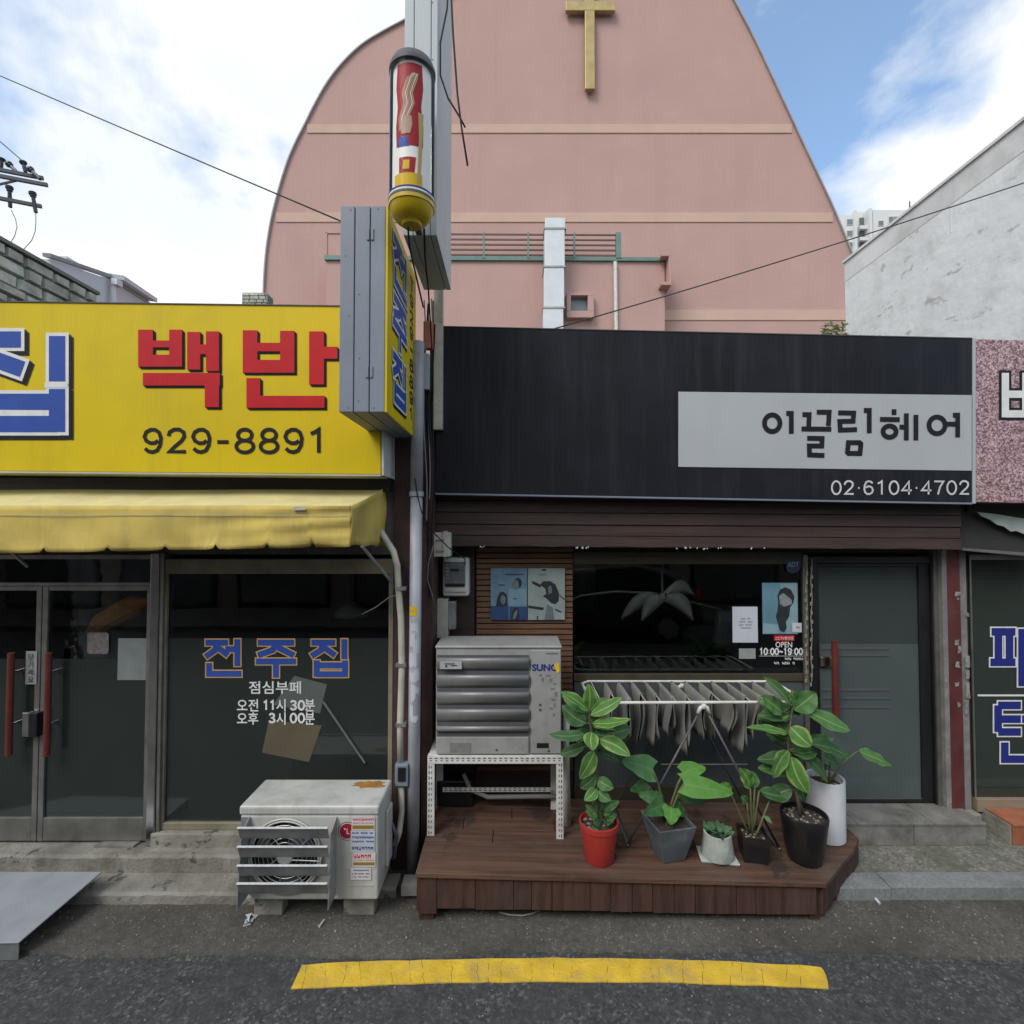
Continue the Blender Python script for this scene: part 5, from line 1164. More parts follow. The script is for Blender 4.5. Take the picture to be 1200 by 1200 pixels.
art(a_, M['p_sky'], [[(596, 690), (617.5, 690), (617.5, 709.5), (596, 709.5)]])
art(a_, M['p_hair'], [[(581, 711), (583, 700), (586, 694), (590, 693.5), (594, 697), (595, 710)], ell(607, 683, 4.5, 6), [(599, 726), (600, 717), (603, 712), (607, 712), (609, 722), (608, 726)]], .0014)
art(a_, M['p_skin'], [ell(589.5, 703, 3, 5.5), ell(604, 685, 4, 6), [(601, 725), (602, 719), (606, 714), (606, 720), (603, 726)]], .0024)
art(a_, M['p_deep'], [[(584, 684.8), (591.5, 684.8), (591.5, 686), (584, 686)], [(592, 672.5), (614, 672.5), (614, 673.8), (592, 673.8)], [(601, 701), (606, 701), (606, 702.2), (601, 702.2)]], .003)
art(b_, M['p_hair'], [[(633, 685), (637, 681), (645, 681), (651, 685), (655, 695), (655, 704), (651, 708), (646, 707), (640, 701), (636, 699), (640, 696), (639, 690)], [(622.5, 681), (626, 681.5), (635, 686), (633, 688.5), (624, 684)], [(655, 696), (658, 699), (662, 702), (661, 703), (656, 699)], [(619, 709.5), (638, 712), (636, 715), (619, 712.5)], [(650, 713), (659, 717), (658, 718.5), (651, 715)], [(629, 722), (630.5, 722), (630.5, 726), (629, 726)], [(635, 667), (640, 667), (640, 668.8), (635, 668.8)]], .002)
art(b_, M['p_skin'], [[(642, 688), (646, 686), (647, 694), (643, 697)], [(641, 708), (648, 712), (649, 726), (638, 726)], [(630, 672.8), (640, 672.8), (640, 673.8), (630, 673.8)]], .004)
art(b_, mat('poster_cup_white', (.32,.35,.35), .5), [[(651, 719), (661, 717), (661.5, 726), (650, 726)]], .005)
pw = thing('window_poster', 'light blue hair model poster inside the salon window', 'poster', P(914, 742, HY - .004))
o_ = MB().pbox(893.5, 683, 935, 743, HY - .004, .003).build('sheet', mat('poster_window_blue', (.13, .25, .31), .5, .2, 6), pw)  # sheet blue also darkened for the overhang shade
art(o_, mat('poster_pale', (.22, .34, .37), .5, .1, 9), [[(914, 683.5), (934.5, 683.5), (934.5, 742.5), (922, 742.5)], [(894, 730), (912, 732), (912, 742.5), (894, 742.5)]], .0006, HY - .004)
art(o_, M['p_hair'], [[(912, 706), (911, 698), (914, 691), (920, 688), (927, 691), (931, 699), (930, 706), (926, 712), (925, 722), (921, 729), (922, 736), (919, 741), (914, 739), (912, 732), (909, 722), (911, 716)]], .001, HY - .004)
art(o_, mat('poster_pale_skin', (.22, .25, .245), .5, .25, 40), [[(913, 698), (918, 695), (928, 703), (928, 708), (919, 711), (914, 708)]], .0016, HY - .004)
wn_ = thing('white_notice', 'white printed notice taped inside the salon window', 'notice', P(873, 752, HY - .004))
o_ = MB().pbox(858.5, 711, 888, 753, HY - .004, .003).build('sheet', M['paper'], wn_)
for i in range(4): marks(wn_, (866 + (2 if i in (0, 3) else 0), 724 + i * 3.6, 882 - (2 if i in (0, 3) else 0), 726.2 + i * 3.6), HY - .004, M['sign_steel'])
oh = thing('opening_hours', 'red tag and white opening hours on the salon window', 'lettering', P(918, 760, HY - .003))
MB().pbox(907, 744.5, 931, 751, HY - .004, .002).build('red_tag', M['red_print'], oh)
txt(oh, 'CCTV촬영중', (908.5, 745.8, 929.5, 750), HY - .004, M['white_print'])
txt(oh, 'OPEN', (908.5, 752, 928, 758.5), HY, M['white_print'], .01)
digits(oh, '10:00~19:00', (890, 759, 940.5, 768), 1.5, plane_fn(HY), M['white_print'], gap=.2)
MB().pbox(889.5, 768.6, 944, 769, HY - .004, .001).build('rule', M['white_print'], oh)
marks(oh, (920, 770.5, 927, 773.6), HY - .002, M['white_print']); marks(oh, (930, 770.5, 944, 773.6), HY - .002, M['white_print']); marks(oh, (904, 775.5, 932, 778.8), HY - .002, M['white_print'])
MB().pbox(928.5, 730, 939.5, 741, HY - .009, .002).build('white_tag', M['paper'], oh)
marks(oh, (931, 734, 937, 736.6), HY - .009, M['black_print'])
MB().pbox(866, 760, 885.5, 772, HY - .004, .002).build('pale_label', mat('pale_green_label', (.27, .31, .27), .6, .1, 20), oh)
ad = thing('security_sticker', 'dark blue round security sticker at the top corner of the salon window', 'sticker', P(929, 662, HY - .014))
mb = MB(); pts = [P(920, 656, HY - .014), P(938, 654.5, HY - .014), P(938.5, 665, HY - .014), P(935, 670, HY - .014), P(928, 672, HY - .014), P(922, 669, HY - .014)]
mb.add(pts, [tuple(range(6))]); mb.build('backing', mat('security_blue', (.03, .045, .10), .4), ad, fix=False)
txt(ad, 'ADT', (922.5, 658.5, 936, 664.3), HY - .014, mat('security_print', (.30, .32, .38), .5), .02)

# string lights under the header and down the mullion
sl = thing('string_lights', 'string of small clear bulbs tucked under the brown header', 'string lights', P(800, 645, 3.59))
MB().tube([P(520 + i * 8, 639.5 + .55 * math.sin(i * .9) + i * .052, 3.588) for i in range(74)], .0018, 5).build('cable', M['wire'], sl)
mb = MB()
M['bulb'] = mat('clear_bulb', (.48, .49, .47), .2, .05, 10)
for i in range(30):
    x = rr.choice((rr.uniform(560, 570), rr.uniform(675, 690), rr.uniform(790, 905), rr.uniform(800, 850)))
    c = P(x, 640.5 + (x - 520) * .0065 + rr.uniform(-.6, 1.5), 3.583); mb.lathe(c, [(.001, -.005), (.0045, -.002), (.005, .002), (.002, .007)], 6)
ob_ = mb.build('bulbs', M['bulb'], sl); ob_['kind'] = 'stuff'
M['dull_cord'] = flat('dull_beige_cord', (.24, .22, .17))
s2 = thing('hanging_string_lights', 'string of bulbs hanging down the window mullion beside the salon door', 'string lights', P(950, 800, HY - .03))
for q, x in enumerate((945, 951)):
    MB().tube([P(x + .8 * math.sin(i * 1.3 + q), 655 + i * 9, HY - .03) for i in range(17)], .004, 5).build('cable', M['dull_cord'], s2)
mb = MB()
for q, x in enumerate((945, 951)):
    for i in range(14): mb.lathe(P(x + .8 * math.sin(i * 1.3), 662 + i * 10.5 + q * 4, HY - .033), [(.002, -.012), (.0075, -.010), (.0075, .012), (.002, .016)], 6)
ob_ = mb.build('bulbs', M['dull_cord'], s2); ob_['kind'] = 'stuff'

# meter boxes at the left
MYY = 3.67
mb_ = thing('junction_box', 'ivory junction box at the top of the meter group', 'electrical box', P(517, 652, 3.50))
MB().pbox(506, 624, 528, 652.5, 3.50, .09).build('case', M['ivory'], mb_, bevel=.006); MB().pbox(519, 622.5, 523, 653, 3.492, .1).build('strap', M['ivory'], mb_, bevel=.003)
for y in (632, 645): MB().pbox(511, y, 521, y + 1.4, 3.489, .01).build('latch', M['galv'], mb_)
em_ = thing('electric_meter', 'white electric meter with dark display in the middle of the meter group', 'electric meter', P(534, 698, MYY))
MB().pbox(518.5, 653.5, 549.5, 699, MYY, .13).build('case', mat('meter_white', (.58, .58, .54), .4, .06, 9), em_, bevel=.018, seg=4)
mf = MB().pbox(521, 658.5, 545, 686.5, MYY - .008, .01).build('face', mat('meter_face', (.14, .15, .15), .3, .1, 20), em_, bevel=.002)
MB().pbox(528, 666.5, 538, 669.5, MYY - .010, .003).build('display', M['black_metal'], mf); MB().pbox(521.5, 684, 544.5, 687.5, MYY - .010, .003).build('band', M['black_metal'], mf)
mb = MB()
for q in range(5): mb.pbox(522.5, 661 + q * 4, 526, 662.6 + q * 4, MYY - .010, .003)
mb.pbox(527, 661.5, 543, 662.2, MYY - .010, .003); mb.pbox(532, 681, 536, 682.8, MYY - .010, .003); mb.build('print', M['galv'], mf)
MB().pbox(521, 690, 546, 694, MYY - .012, .02).build('terminal_cover', M['ivory'], em_, bevel=.004)
jb = thing('breaker_box', 'ivory breaker box with side cover at the bottom of the meter group', 'electrical box', P(518, 748, MYY))
MB().pbox(504.5, 702, 524.5, 748, MYY, .12).build('case', M['ivory'], jb, bevel=.006); MB().pbox(507.5, 700.5, 511, 748.5, MYY - .006, .12).build('strap', M['ivory'], jb, bevel=.002)
MB().pbox(525, 705, 534, 738, MYY + .03, .09).build('side_cover', M['galv'], jb, bevel=.006)

# hanging cluster of pale petals, and chair inside
fl = thing('petal_cluster', 'cluster of five pale drooping petals hanging inside the salon', 'lamp', P(776, 690, 4.0))
lc = P(776, 699, 4.0)
MB().tube([Vector((lc.x, lc.y, 2.55)), lc], .012, 8).build('rod', M['galv'], fl)
MB().lathe(lc, [(.02, -.03), (.05, -.01), (.04, .03)], 14).build('hub', M['galv'], fl)
def petal(tip, wd, m):
    d = tip - lc; n_ = 8; vs = []; s_ = d.cross(Vector((0, 1, 0))).normalized()
    for i in range(n_ + 1):
        t = i / n_; c = lc + d * t + Vector((0, -.03 * math.sin(math.pi * t), .10 * math.sin(math.pi * t * .8)))
        w_ = wd * (math.sin(math.pi * (.12 + .86 * t)) ** .8)
        vs += [c - s_ * w_, c + Vector((0, -.02, .01)), c + s_ * w_]
    mb = MB(); mb.add(vs, [(3 * i + k_, 3 * i + k_ + 1, 3 * i + 4 + k_, 3 * i + 3 + k_) for i in range(n_) for k_ in range(2)]); mb.build('petal_blade', m, fl, smooth=True, solid=.004, fix=False)
M['petal'] = mat('frosted_petal', (.80, .79, .66), .4, .12, 12)
for tx, ty, dY in ((752, 737, -.1), (812, 736, -.1), (728, 735, .2), (812, 705, .3), (765, 725, .35)): petal(P(tx, ty, 4.0 + dY * .5), .062, M['petal'])
fa = tag(MB().tube([P(650, 712, 4.05), P(680, 698, 4.05), P(720, 693, 4.05), P(760, 695, 4.05), P(800, 703, 4.05), P(845, 714, 4.05)], [.008, .010, .012, .012, .010, .006], 8).build('mirrored_roofline', M['galv'], smooth=True), 'curved pale rail added in place of a car roofline mirrored in the glass', 'rail')  # stands in for the reflected roof curve of a car
sc_ = thing('salon_chair', 'grey salon chair with rounded backrest inside the salon', 'chair', P(850, 860, 4.1))
cx_ = P(850, 800, 4.1).x
MB().hexa([P(838, 757, 4.1), P(866, 757, 4.1), P(870, 718, 4.15), P(842, 716, 4.15)], [p + Vector((0, .08, 0)) for p in [P(838, 757, 4.1), P(866, 757, 4.1), P(870, 718, 4.15), P(842, 716, 4.15)]]).build('backrest', mat('chair_vinyl', (.19, .20, .20), .5), sc_, bevel=.03, seg=3)
MB().box(cx_ - .25, cx_ + .25, 4.15, 4.6, .62, .74).build('seat', bpy.data.materials['chair_vinyl'], sc_, bevel=.03, seg=3)
MB().lathe((cx_, 4.38, .21), [(.28, 0), (.27, .03), (.05, .05), (.04, .40)], 20).build('base', M['chrome'], sc_)
for s_ in (-.27, .27): MB().tube([(cx_ + s_, 4.18, .70), (cx_ + s_, 4.16, .92), (cx_ + s_, 5.05, .92), (cx_ + s_, 5.08, .70)], .018, 8).build('armrest', M['chrome'], sc_)
mr_ = thing('salon_mirror', 'tall salon mirror on the dark back wall of the hair salon', 'mirror', (.9, 7.7, .9))
MB().box(.5, 1.3, 7.72, 7.79, .9, 2.2).build('frame', M['black_metal'], mr_); MB().box(.55, 1.25, 7.70, 7.719, .95, 2.15).build('mirror_glass', M['chrome'], mr_)

# condenser on its stand --------------------------------------------------------
UY = 3.30
ux0, ux1 = X_(510.5, UY), X_(658, UY); uz0, uz1 = Z_(885, UY), Z_(760, UY)
un = thing('boxy_air_conditioner_unit', 'older boxy grey condenser with five wide louvres standing on the slotted stand', 'air conditioner', ((ux0 + ux1) / 2, UY + .15, uz0))
M['un_grey'] = mat('aged_grey_enamel', (.36, .36, .345), .45, .1, 5, dirt=((.22, .21, .19), .5, 6), streak=((.22, .21, .19), .4, 16), metal=.15)
M['un_louvre'] = mat('louvre_grey', (.24, .24, .235), .45, .15, 6, metal=.3, dirt=((.14, .135, .125), .5, 6))
MB().box(ux0, ux1, UY + .012, UY + .30, uz0, uz1 - .003).build('body', M['un_grey'], un, bevel=.01, seg=3)
MB().box(ux0 - .004, ux1 + .004, UY + .004, UY + .304, uz1 - .0025, uz1 + .016).build('top_cover', M['un_grey'], un, bevel=.006)
MB().box(X_(622, UY), ux1 - .004, UY, UY + .011, uz0 + .01, uz1 - .01).build('control_panel', M['un_grey'], un, bevel=.004)
lx0, lx1 = ux0 + .008, X_(619.5, UY)
MB().box(lx0, lx1, UY + .006, UY + .0115, Z_(872, UY), Z_(768, UY)).build('louvre_recess', M['gutter'], un)
for y in (771, 791, 811, 831, 851):
    zz = Z_(y, UY); h = .095 if y < 851 else .03
    mb = MB(); k_ = 6; prof = [(0, 0.0), (-.022, .004), (-.030, -.012), (-.026, -.034), (-.012, -.058), (.003, -h + .01)] if y < 851 else [(0, 0), (-.022, .004), (-.028, -.012), (-.02, -.026), (.003, -.03)]
    vs = [(x, UY + .005 + a, zz + b) for x in (lx0, lx1) for a, b in prof]; n_ = len(prof)
    mb.add(vs, [(i, n_ + i, n_ + i + 1, i + 1) for i in range(n_ - 1)]); mb.build('louvre', M['un_louvre'], un, smooth=True, solid=.002, fix=False)
MB().box(lx0, lx1, UY - .002, UY + .011, uz0 + .008, Z_(860, UY) - .02).build('lower_panel', M['un_grey'], un, bevel=.003)
o_ = MB().pbox(527, 870.5, 552, 882, UY - .004, .003).build('rating_plate', M['ac_dark'] if 0 else mat('rating_grey', (.20, .20, .19), .5, .15, 30), un)
MB().pbox(629, 871, 643, 876.5, UY - .003, .003).build('badge', M['black_metal'], un)
txt(un, 'SUNO', (623.5, 778, 654, 786.2), UY - .0012, M['navy_print'], .03, lift=.002)
mb = MB()
pts = [(649, 778), (655, 777), (656, 785), (655, 789), (652, 788), (651, 784)]; mb.ppoly(pts, UY - .0045); mb.build('yellow_sticker', M['yellow_print'], un, fix=False)
mb = MB()
for (x, y, a, b) in ((632, 790, 3, 2.2), (635, 794, 2, 5), (640, 791, 5, 1.5), (644, 795, 3, 4), (648, 800, 4, 2), (645, 806, 5, 2), (650, 811, 3, 5), (646, 818, 5, 3), (649, 824, 2, 5), (644, 829, 4, 2), (648, 836, 2, 3)): mb.pbox(x, y, x + a, y + b, UY - .002, .001)
mb.build('torn_label', M['galv'], un)
o_ = MB().pbox(515.5, 775, 541, 784, UY - .031, .002).build('label', mat('label_grey', (.40, .41, .41), .5), un)
mb = MB(); mb.pbox(521, 777.5, 533, 778.6, UY - .032, .0008); mb.pbox(522, 779.5, 524, 782, UY - .032, .0008); mb.pbox(528, 779.5, 536, 780.6, UY - .032, .0008); mb.build('print', M['black_print'], o_)
mb = MB()
for c_ in ((633, 826), (633, 832), (582, 879), (643, 880)): mb.disc_y(P(c_[0], c_[1], UY - .0032), .008, 10)
mb.build('screw', M['chrome'], un, fix=False)
marks(un, (640, 765, 654, 767), UY - .0005, M['gutter'])
# slotted angle stand
sd_ = thing('slotted_angle_stand', 'white slotted angle-iron stand carrying the older condenser on the deck', 'stand', ((ux0 + ux1) / 2, UY + .15, .21))
sx0, sx1, sy0, sy1 = X_(501, UY, 940), X_(660, UY, 940), UY - .01, UY + .33
zd, ztop = .214, uz0 - .002
def angle(p, q, e1, e2, nm):
    """L-section from p to q with flanges along e1 and e2 (38 mm)"""
    p, q, e1, e2 = Vector(p), Vector(q), Vector(e1), Vector(e2); t = .003
    mb = MB()
    mb.hexa([p, p + e1, p + e1 + e2.normalized() * t, p + e2.normalized() * t], [q, q + e1, q + e1 + e2.normalized() * t, q + e2.normalized() * t])
    a = e2.normalized() * (t + .0005); mb.hexa([p + a, p + a + e1.normalized() * t, p + e2 + e1.normalized() * t, p + e2], [q + a, q + a + e1.normalized() * t, q + e2 + e1.normalized() * t, q + e2])
    o = mb.build(nm, M['white_paint'], sd_)
    hb = MB(); d = (q - p); L_ = d.length; d = d / L_; out_ = -e2.normalized() * .0008
    k_ = int(L_ / .034)
    for i in range(k_):
        for off, ln in ((.011, .020), (.026, .012)):
            c = p + d * (.02 + i * .034) + e1.normalized() * off + out_
            w_ = e1.normalized() * .0035; l_ = d * ln / 2
            hb.add([c - w_ - l_, c + w_ - l_, c + w_ + l_, c - w_ + l_], [(0, 1, 2, 3)])
    h_ = hb.build('slot_holes', M['gutter'], o, fix=False); h_['kind'] = 'stuff'
    return o
f = .045
angle((sx0, sy0, .2905), (sx0, sy0, ztop), (f, 0, 0), (0, f, 0), 'leg'); angle((sx1, sy0, .2695), (sx1, sy0, ztop), (-f, 0, 0), (0, f, 0), 'leg')
angle((sx0 + .01, sy1, .2905), (sx0 + .01, sy1, ztop), (f, 0, 0), (0, -f, 0), 'leg'); angle((sx1 - .01, sy1, .2695), (sx1 - .01, sy1, ztop), (-f, 0, 0), (0, -f, 0), 'leg')
angle((sx0 + .002, sy0 - .004, ztop), (sx1 - .002, sy0 - .004, ztop), (0, 0, -f), (0, f, 0), 'top_rail'); angle((sx0 + .014, sy1 - .004, ztop - .001), (sx1 - .014, sy1 - .004, ztop - .001), (0, 0, -f), (0, -f, 0), 'top_rail')
angle((sx0 + .004, sy0 + .05, ztop - .001), (sx0 + .004, sy1 - .05, ztop - .001), (0, 0, -f), (f, 0, 0), 'side_rail'); angle((sx1 - .004, sy0 + .05, ztop - .001), (sx1 - .004, sy1 - .05, ztop - .001), (0, 0, -f), (-f, 0, 0), 'side_rail')
angle((sx0 + .06, sy1 - .06, .42), (sx1 - .06, sy1 - .06, .42), (0, 0, .03), (0, .03, 0), 'cross_rail')
wire([Vector((ux0 + .15, 3.62, .52)), Vector((ux0 + .2, 3.60, .42)), Vector((ux0 + .32, 3.58, .38)), Vector((ux1 - .1, 3.58, .385)), Vector((ux1 + .03, 3.62, .36))], .016, 'pale insulated hose bending low behind the slotted stand', M['cable_grey'])
tag(MB().tube([Vector((X_(664, 3.45), 3.45, .27)), Vector((X_(663, 3.45), 3.45, .80)), Vector((X_(664, 3.45), 3.45, 1.0))], [.026, .022, .022], 12).build('refrigerant_pipe', M['white_paint'], smooth=True), 'white wrapped pipe standing right of the slotted stand', 'pipe')
tag(MB().box(X_(510, 3.68), X_(555, 3.68), 3.62, 3.75, .291, .47).build('black_crate', M['black_metal'], bevel=.01), 'low black box in the shadow behind the slotted stand', 'box')

# ================================================================== DECK
def deckz(x): return .289 - .0241 * (x + .545)
dk = thing('wooden_deck', 'low reddish-brown timber deck with cut-off right corner in front of the salon', 'deck', (.8, 3.35, 0))
def xmax(y): return 1.775 + (min(y, 3.35) - 2.955) * (2.25 - 1.775) / .395 if y > 2.955 else 1.775
y = 2.945; w_ = [.165, .135, .135, .135, .135, .135]; joints = [[], [.62], [-.12, 1.15], [-.32, .28, 1.5], [.0, .9], [.55]]
for i, wd in enumerate(w_):
    y1 = y + wd; xs_ = [-.545] + joints[i] + [None]
    for a, b in zip(xs_[:-1], xs_[1:]):
        a_ = a + .002; b0 = (b - .002) if b is not None else xmax(y); b1 = (b - .002) if b is not None else xmax(y1)
        if a == -.545: a_ = a
        dz = rr.uniform(-.0012, .0012); yo = .004
        lo = [(a_, y, deckz(a_) - .028), (b0, y, deckz(b0) - .028), (b1, y1 - yo, deckz(b1) - .028), (a_, y1 - yo, deckz(a_) - .028)]
        MB().hexa(lo, [(p[0], p[1], p[2] + .028 + dz) for p in lo]).build('deck_board', M['deck_wood'], dk, bevel=.003)
    y = y1
jn = [490, 512, 557, 602, 623, 647, 691.5, 716, 741, 765, 790, 815, 838, 863, 886, 957]
FYD = 2.962
for a, b in zip(jn[:-1], jn[1:]):
    x0 = X_(a, FYD, 1045) + .0015; x1 = X_(b, FYD, 1045) - .0015; zb = .079 - .0165 * (x0 + .545) + rr.uniform(-.003, .003)
    if a == 490: zb -= .03
    yo = rr.uniform(-.002, .002)
    MB().hexa([(x0, FYD + yo, zb), (x1, FYD + yo, zb), (x1, FYD + yo, deckz(x1) - .030), (x0, FYD + yo, deckz(x0) - .030)], [(x0, FYD + .02, zb), (x1, FYD + .02, zb), (x1, FYD + .02, deckz(x1) - .030), (x0, FYD + .02, deckz(x0) - .030)]).build('fascia_board', M['fascia_wood'], dk, bevel=.002)
for t0, t1 in ((0, .33), (.335, .66), (.665, 1)):
    pa = Vector((1.768 + (2.232 - 1.768) * t0, 2.968 + .385 * t0, 0)); pb = Vector((1.768 + (2.232 - 1.768) * t1, 2.968 + .385 * t1, 0)); nn = Vector((-.62, .78, 0)) * .02
    q = [pa + Vector((0, 0, .04)), pb + Vector((0, 0, .085 if t1 > .6 else .05)), pb + Vector((0, 0, deckz(pb.x) - .03)), pa + Vector((0, 0, deckz(pa.x) - .03))]
    MB().hexa(q, [p + nn for p in q]).build('fascia_board', M['fascia_wood'], dk, bevel=.002)
MB().box(-.545, -.525, 2.985, 3.74, .05, .258).build('side_board', M['fascia_wood'], dk)
MB().box(1.70, 1.76, 2.985, 3.05, -.0, .20).build('foot', M['fascia_wood'], dk); MB().box(-.53, -.45, 2.985, 3.05, 0, .255).build('foot', M['fascia_wood'], dk)
MB().box(-.52, 1.7, 3.3, 3.36, 0, .20).build('joist', M['fascia_wood'], dk)

# ================================================================== DRYING RACK
RZ = 1.143; RX0, RX1 = .49, 1.86; RF, RB_ = 3.25, 3.67
rk = thing('drying_rack', 'white folding drying rack hung with towels in front of the salon window', 'drying rack', (1.2, 3.45, .21))
def rrx(y): return (.035 * (RB_ - y) / (RB_ - RF))
fr_pts = [(RX0 + .06, RF, RZ - .006), (RX1 - .06, RF, RZ - .002), (RX1 - .01, RF + .04, RZ), (RX1, RB_ - .05, RZ), (RX1 - .05, RB_, RZ), (RX0 + .05, RB_, RZ), (RX0, RB_ - .05, RZ), (RX0 + .01, RF + .04, RZ), (RX0 + .06, RF, RZ - .006)]
MB().tube(fr_pts, .0095, 8).build('frame', M['white_paint'], rk, smooth=True)
nw = 14; wx = [RX0 + .07 + i * (RX1 - RX0 - .14) / (nw - 1) for i in range(nw)]
for x in wx: MB().tube([(x, RF, RZ), (x, RB_, RZ)], .0026, 5).build('wire', M['white_paint'], rk)
pv = Vector((X_(823, RF), RF, RZ - .03))
for yy_, s_ in ((RF - .012, 1), (RB_ - .02, 1)):
    c = Vector((pv.x, yy_, RZ - .035))
    for xe in (.72, 1.66):
        MB().tube([c + Vector((.012 if xe > 1 else -.012, 0, 0)), (xe, yy_, deckz(xe) + .012)], .0072, 8).build('leg', M['rack_leg'], rk, smooth=True)
    mb = MB(); mb.tube([c + Vector((-.035, -.006, -.03)), c + Vector((-.02, -.008, .005)), c + Vector((0, -.008, .018)), c + Vector((.02, -.008, .005)), c + Vector((.035, -.006, -.03))], .013, 8); mb.tube([c + Vector((0, -.012, .03)), c + Vector((0, -.012, -.0))], .014, 8)
    mb.build('pivot_clip', M['white_paint'], rk, smooth=True)
for xe in (.72, 1.66): MB().tube([(xe, RF - .03, deckz(xe) + .010), (xe, RB_ + .0, deckz(xe) + .010)], .0085, 8).build('foot_bar', M['rack_leg'], rk, smooth=True)
MB().tube([(.93, RF - .012, .76), (1.47, RF - .012, .76)], .004, 6).build('brace_wire', M['rack_leg'], rk)
ordn = ['first', 'second', 'third', 'fourth', 'fifth', 'sixth', 'seventh', 'eighth', 'ninth', 'tenth', 'eleventh', 'twelfth', 'thirteenth', 'fourteenth', 'fifteenth', 'sixteenth', 'seventeenth']
ti = 0
for i, x in enumerate(wx):
    if i in (0,): continue
    ln = rr.uniform(.20, .42); ya = RF + rr.uniform(.02, .16); yb = RB_ - rr.uniform(.02, .06); gp = rr.uniform(.007, .014)
    mb = MB(); ny = 10; prof = []
    l1, l2 = ln, ln * rr.uniform(.75, 1.0)
    for t in (1, .85, .7, .55, .4, .25, .1): prof.append((-gp * (1 + .8 * math.sin(t * 4 + i)), -l1 * t))
    prof += [(-gp * .7, 0), (0, .005), (gp * .7, 0)]
    for t in (.1, .25, .4, .55, .7, .85, 1): prof.append((gp * (1 + .8 * math.sin(t * 5 + i * 2)), -l2 * t))
    vs = []; ph = rr.uniform(0, 6)
    for j in range(ny + 1):
        t = j / ny; yy_ = ya + (yb - ya) * t
        for (a, b) in prof:
            k_ = -b / ln
            vs.append((x + a + .012 * math.sin(ph + t * 7) * k_ + .008 * math.sin(ph * 2 + t * 15) * k_, yy_ + .02 * math.sin(k_ * 5 + ph) * k_ + (.10 * (.5 - t)) * k_, RZ + .004 + b - .006 * k_ * math.sin(ph + t * 4)))
    n_ = len(prof)
    mb.add(vs, [(j * n_ + k_, (j + 1) * n_ + k_, (j + 1) * n_ + k_ + 1, j * n_ + k_ + 1) for j in range(ny) for k_ in range(n_ - 1)])
    o = mb.build('towel', M['towel2'] if i in (8, 9, 11, 12) else M['towel'], None, smooth=True, solid=.005, fix=False)
    tag(o, ('pale olive' if i in (8, 9, 11, 12) else 'grey') + ' towel, ' + ordn[ti] + ' from the left on the drying rack', 'towel', 'towels on the drying rack'); ti += 1

# ================================================================== POTTED PLANTS
def leaf(parent, base, tip, wd, m, nrm=(0, -1, .6), kind='e', droop=.12, fold=.18, name='leaf', wav=0):
    base, tip = Vector(base), Vector(tip); d = tip - base; L_ = d.length; ex = d.normalized(); nz = Vector(nrm); nz = (nz - ex * nz.dot(ex)).normalized(); ey = nz.cross(ex)
    n_ = 12; m_ = 6; vs = []; uv = []; ph = rr.uniform(0, 6); droop *= rr.uniform(.6, 2.2); fold *= rr.uniform(.4, 1.7); tw = rr.uniform(-.5, .5); bow = rr.uniform(-.10, .10); wav = max(wav, rr.uniform(.3, 1.1))
    for i in range(n_ + 1):
        t = i / n_
        if kind == 'e': w_ = math.sin(math.pi * t ** .85) ** .72 * (1 if t < .98 else .3)
        elif kind == 'o': w_ = math.sin(math.pi * t ** .75) ** .62
        else: w_ = (1 - t) ** .58 * min(1, .62 + 1.5 * t)   # heart
        for j in range(-m_ // 2, m_ // 2 + 1):
            s_ = j / (m_ / 2); x = t
            if kind == 'h': x = t - .14 * abs(s_) ** 2 * (1 - t) ** 1.5
            yv = s_ * w_ * wd / 2
            z = abs(s_) ** 1.2 * fold * wd * w_ * .5 - droop * L_ * (t ** 2) + droop * L_ * t * .9 + wav * wd * .06 * math.sin(t * 16 + ph + s_) * abs(s_) + .01 * wd * math.sin(t * 9 + s_ * 4 + ph)
            yv += bow * L_ * math.sin(math.pi * t); z += tw * yv * t; vs.append(base + ex * (x * L_) + ey * yv + nz * z); uv.append((t, .5 + s_ * .5))
    k_ = m_ + 1
    mb = MB(); mb.add(vs, [(i * k_ + j, (i + 1) * k_ + j, (i + 1) * k_ + j + 1, i * k_ + j + 1) for i in range(n_) for j in range(m_)]); mb.uv = uv
    return mb.build(name, m, parent, smooth=True, fix=False)
def petiole(parent, a, b, r=.005, m=None, bend=.02, name='stem'):
    a, b = Vector(a), Vector(b); MB().tube([a, a.lerp(b, .35) + Vector((0, 0, bend)), a.lerp(b, .7) + Vector((0, 0, bend)), b], [r * 1.2, r, r, r * .8], 7).build(name, m or M['stem'], parent, smooth=True)
def soil(parent, c, r, z, m=None, n=40):
    mb = MB(); mb.lathe((c[0], c[1], z), [(r, -.01), (r, 0), (r * .5, .008)], 20); mb.build('soil', M['soil'], parent)
    mb = MB()
    for i in range(n):
        a = rr.uniform(0, 6.283); q = r * math.sqrt(rr.random()) * .93; s_ = rr.uniform(.006, .013); mb.lathe((c[0] + q * math.cos(a), c[1] + q * math.sin(a), z + .008), [(s_ * .6, -s_ * .5), (s_, 0), (s_ * .5, s_ * .5)], 6)
    o = mb.build('pebbles', m or M['pebble'], parent); o['kind'] = 'stuff'
def Q6(cx, cy, Y): return P(640 + cx / 4.8, 780 + cy / 4.8, Y)
def Q7(cx, cy, Y): return P(850 + cx / 4.8, 780 + cy / 4.8, Y)
def pw_(w, Y): return w / 4.8 / 600 * Y

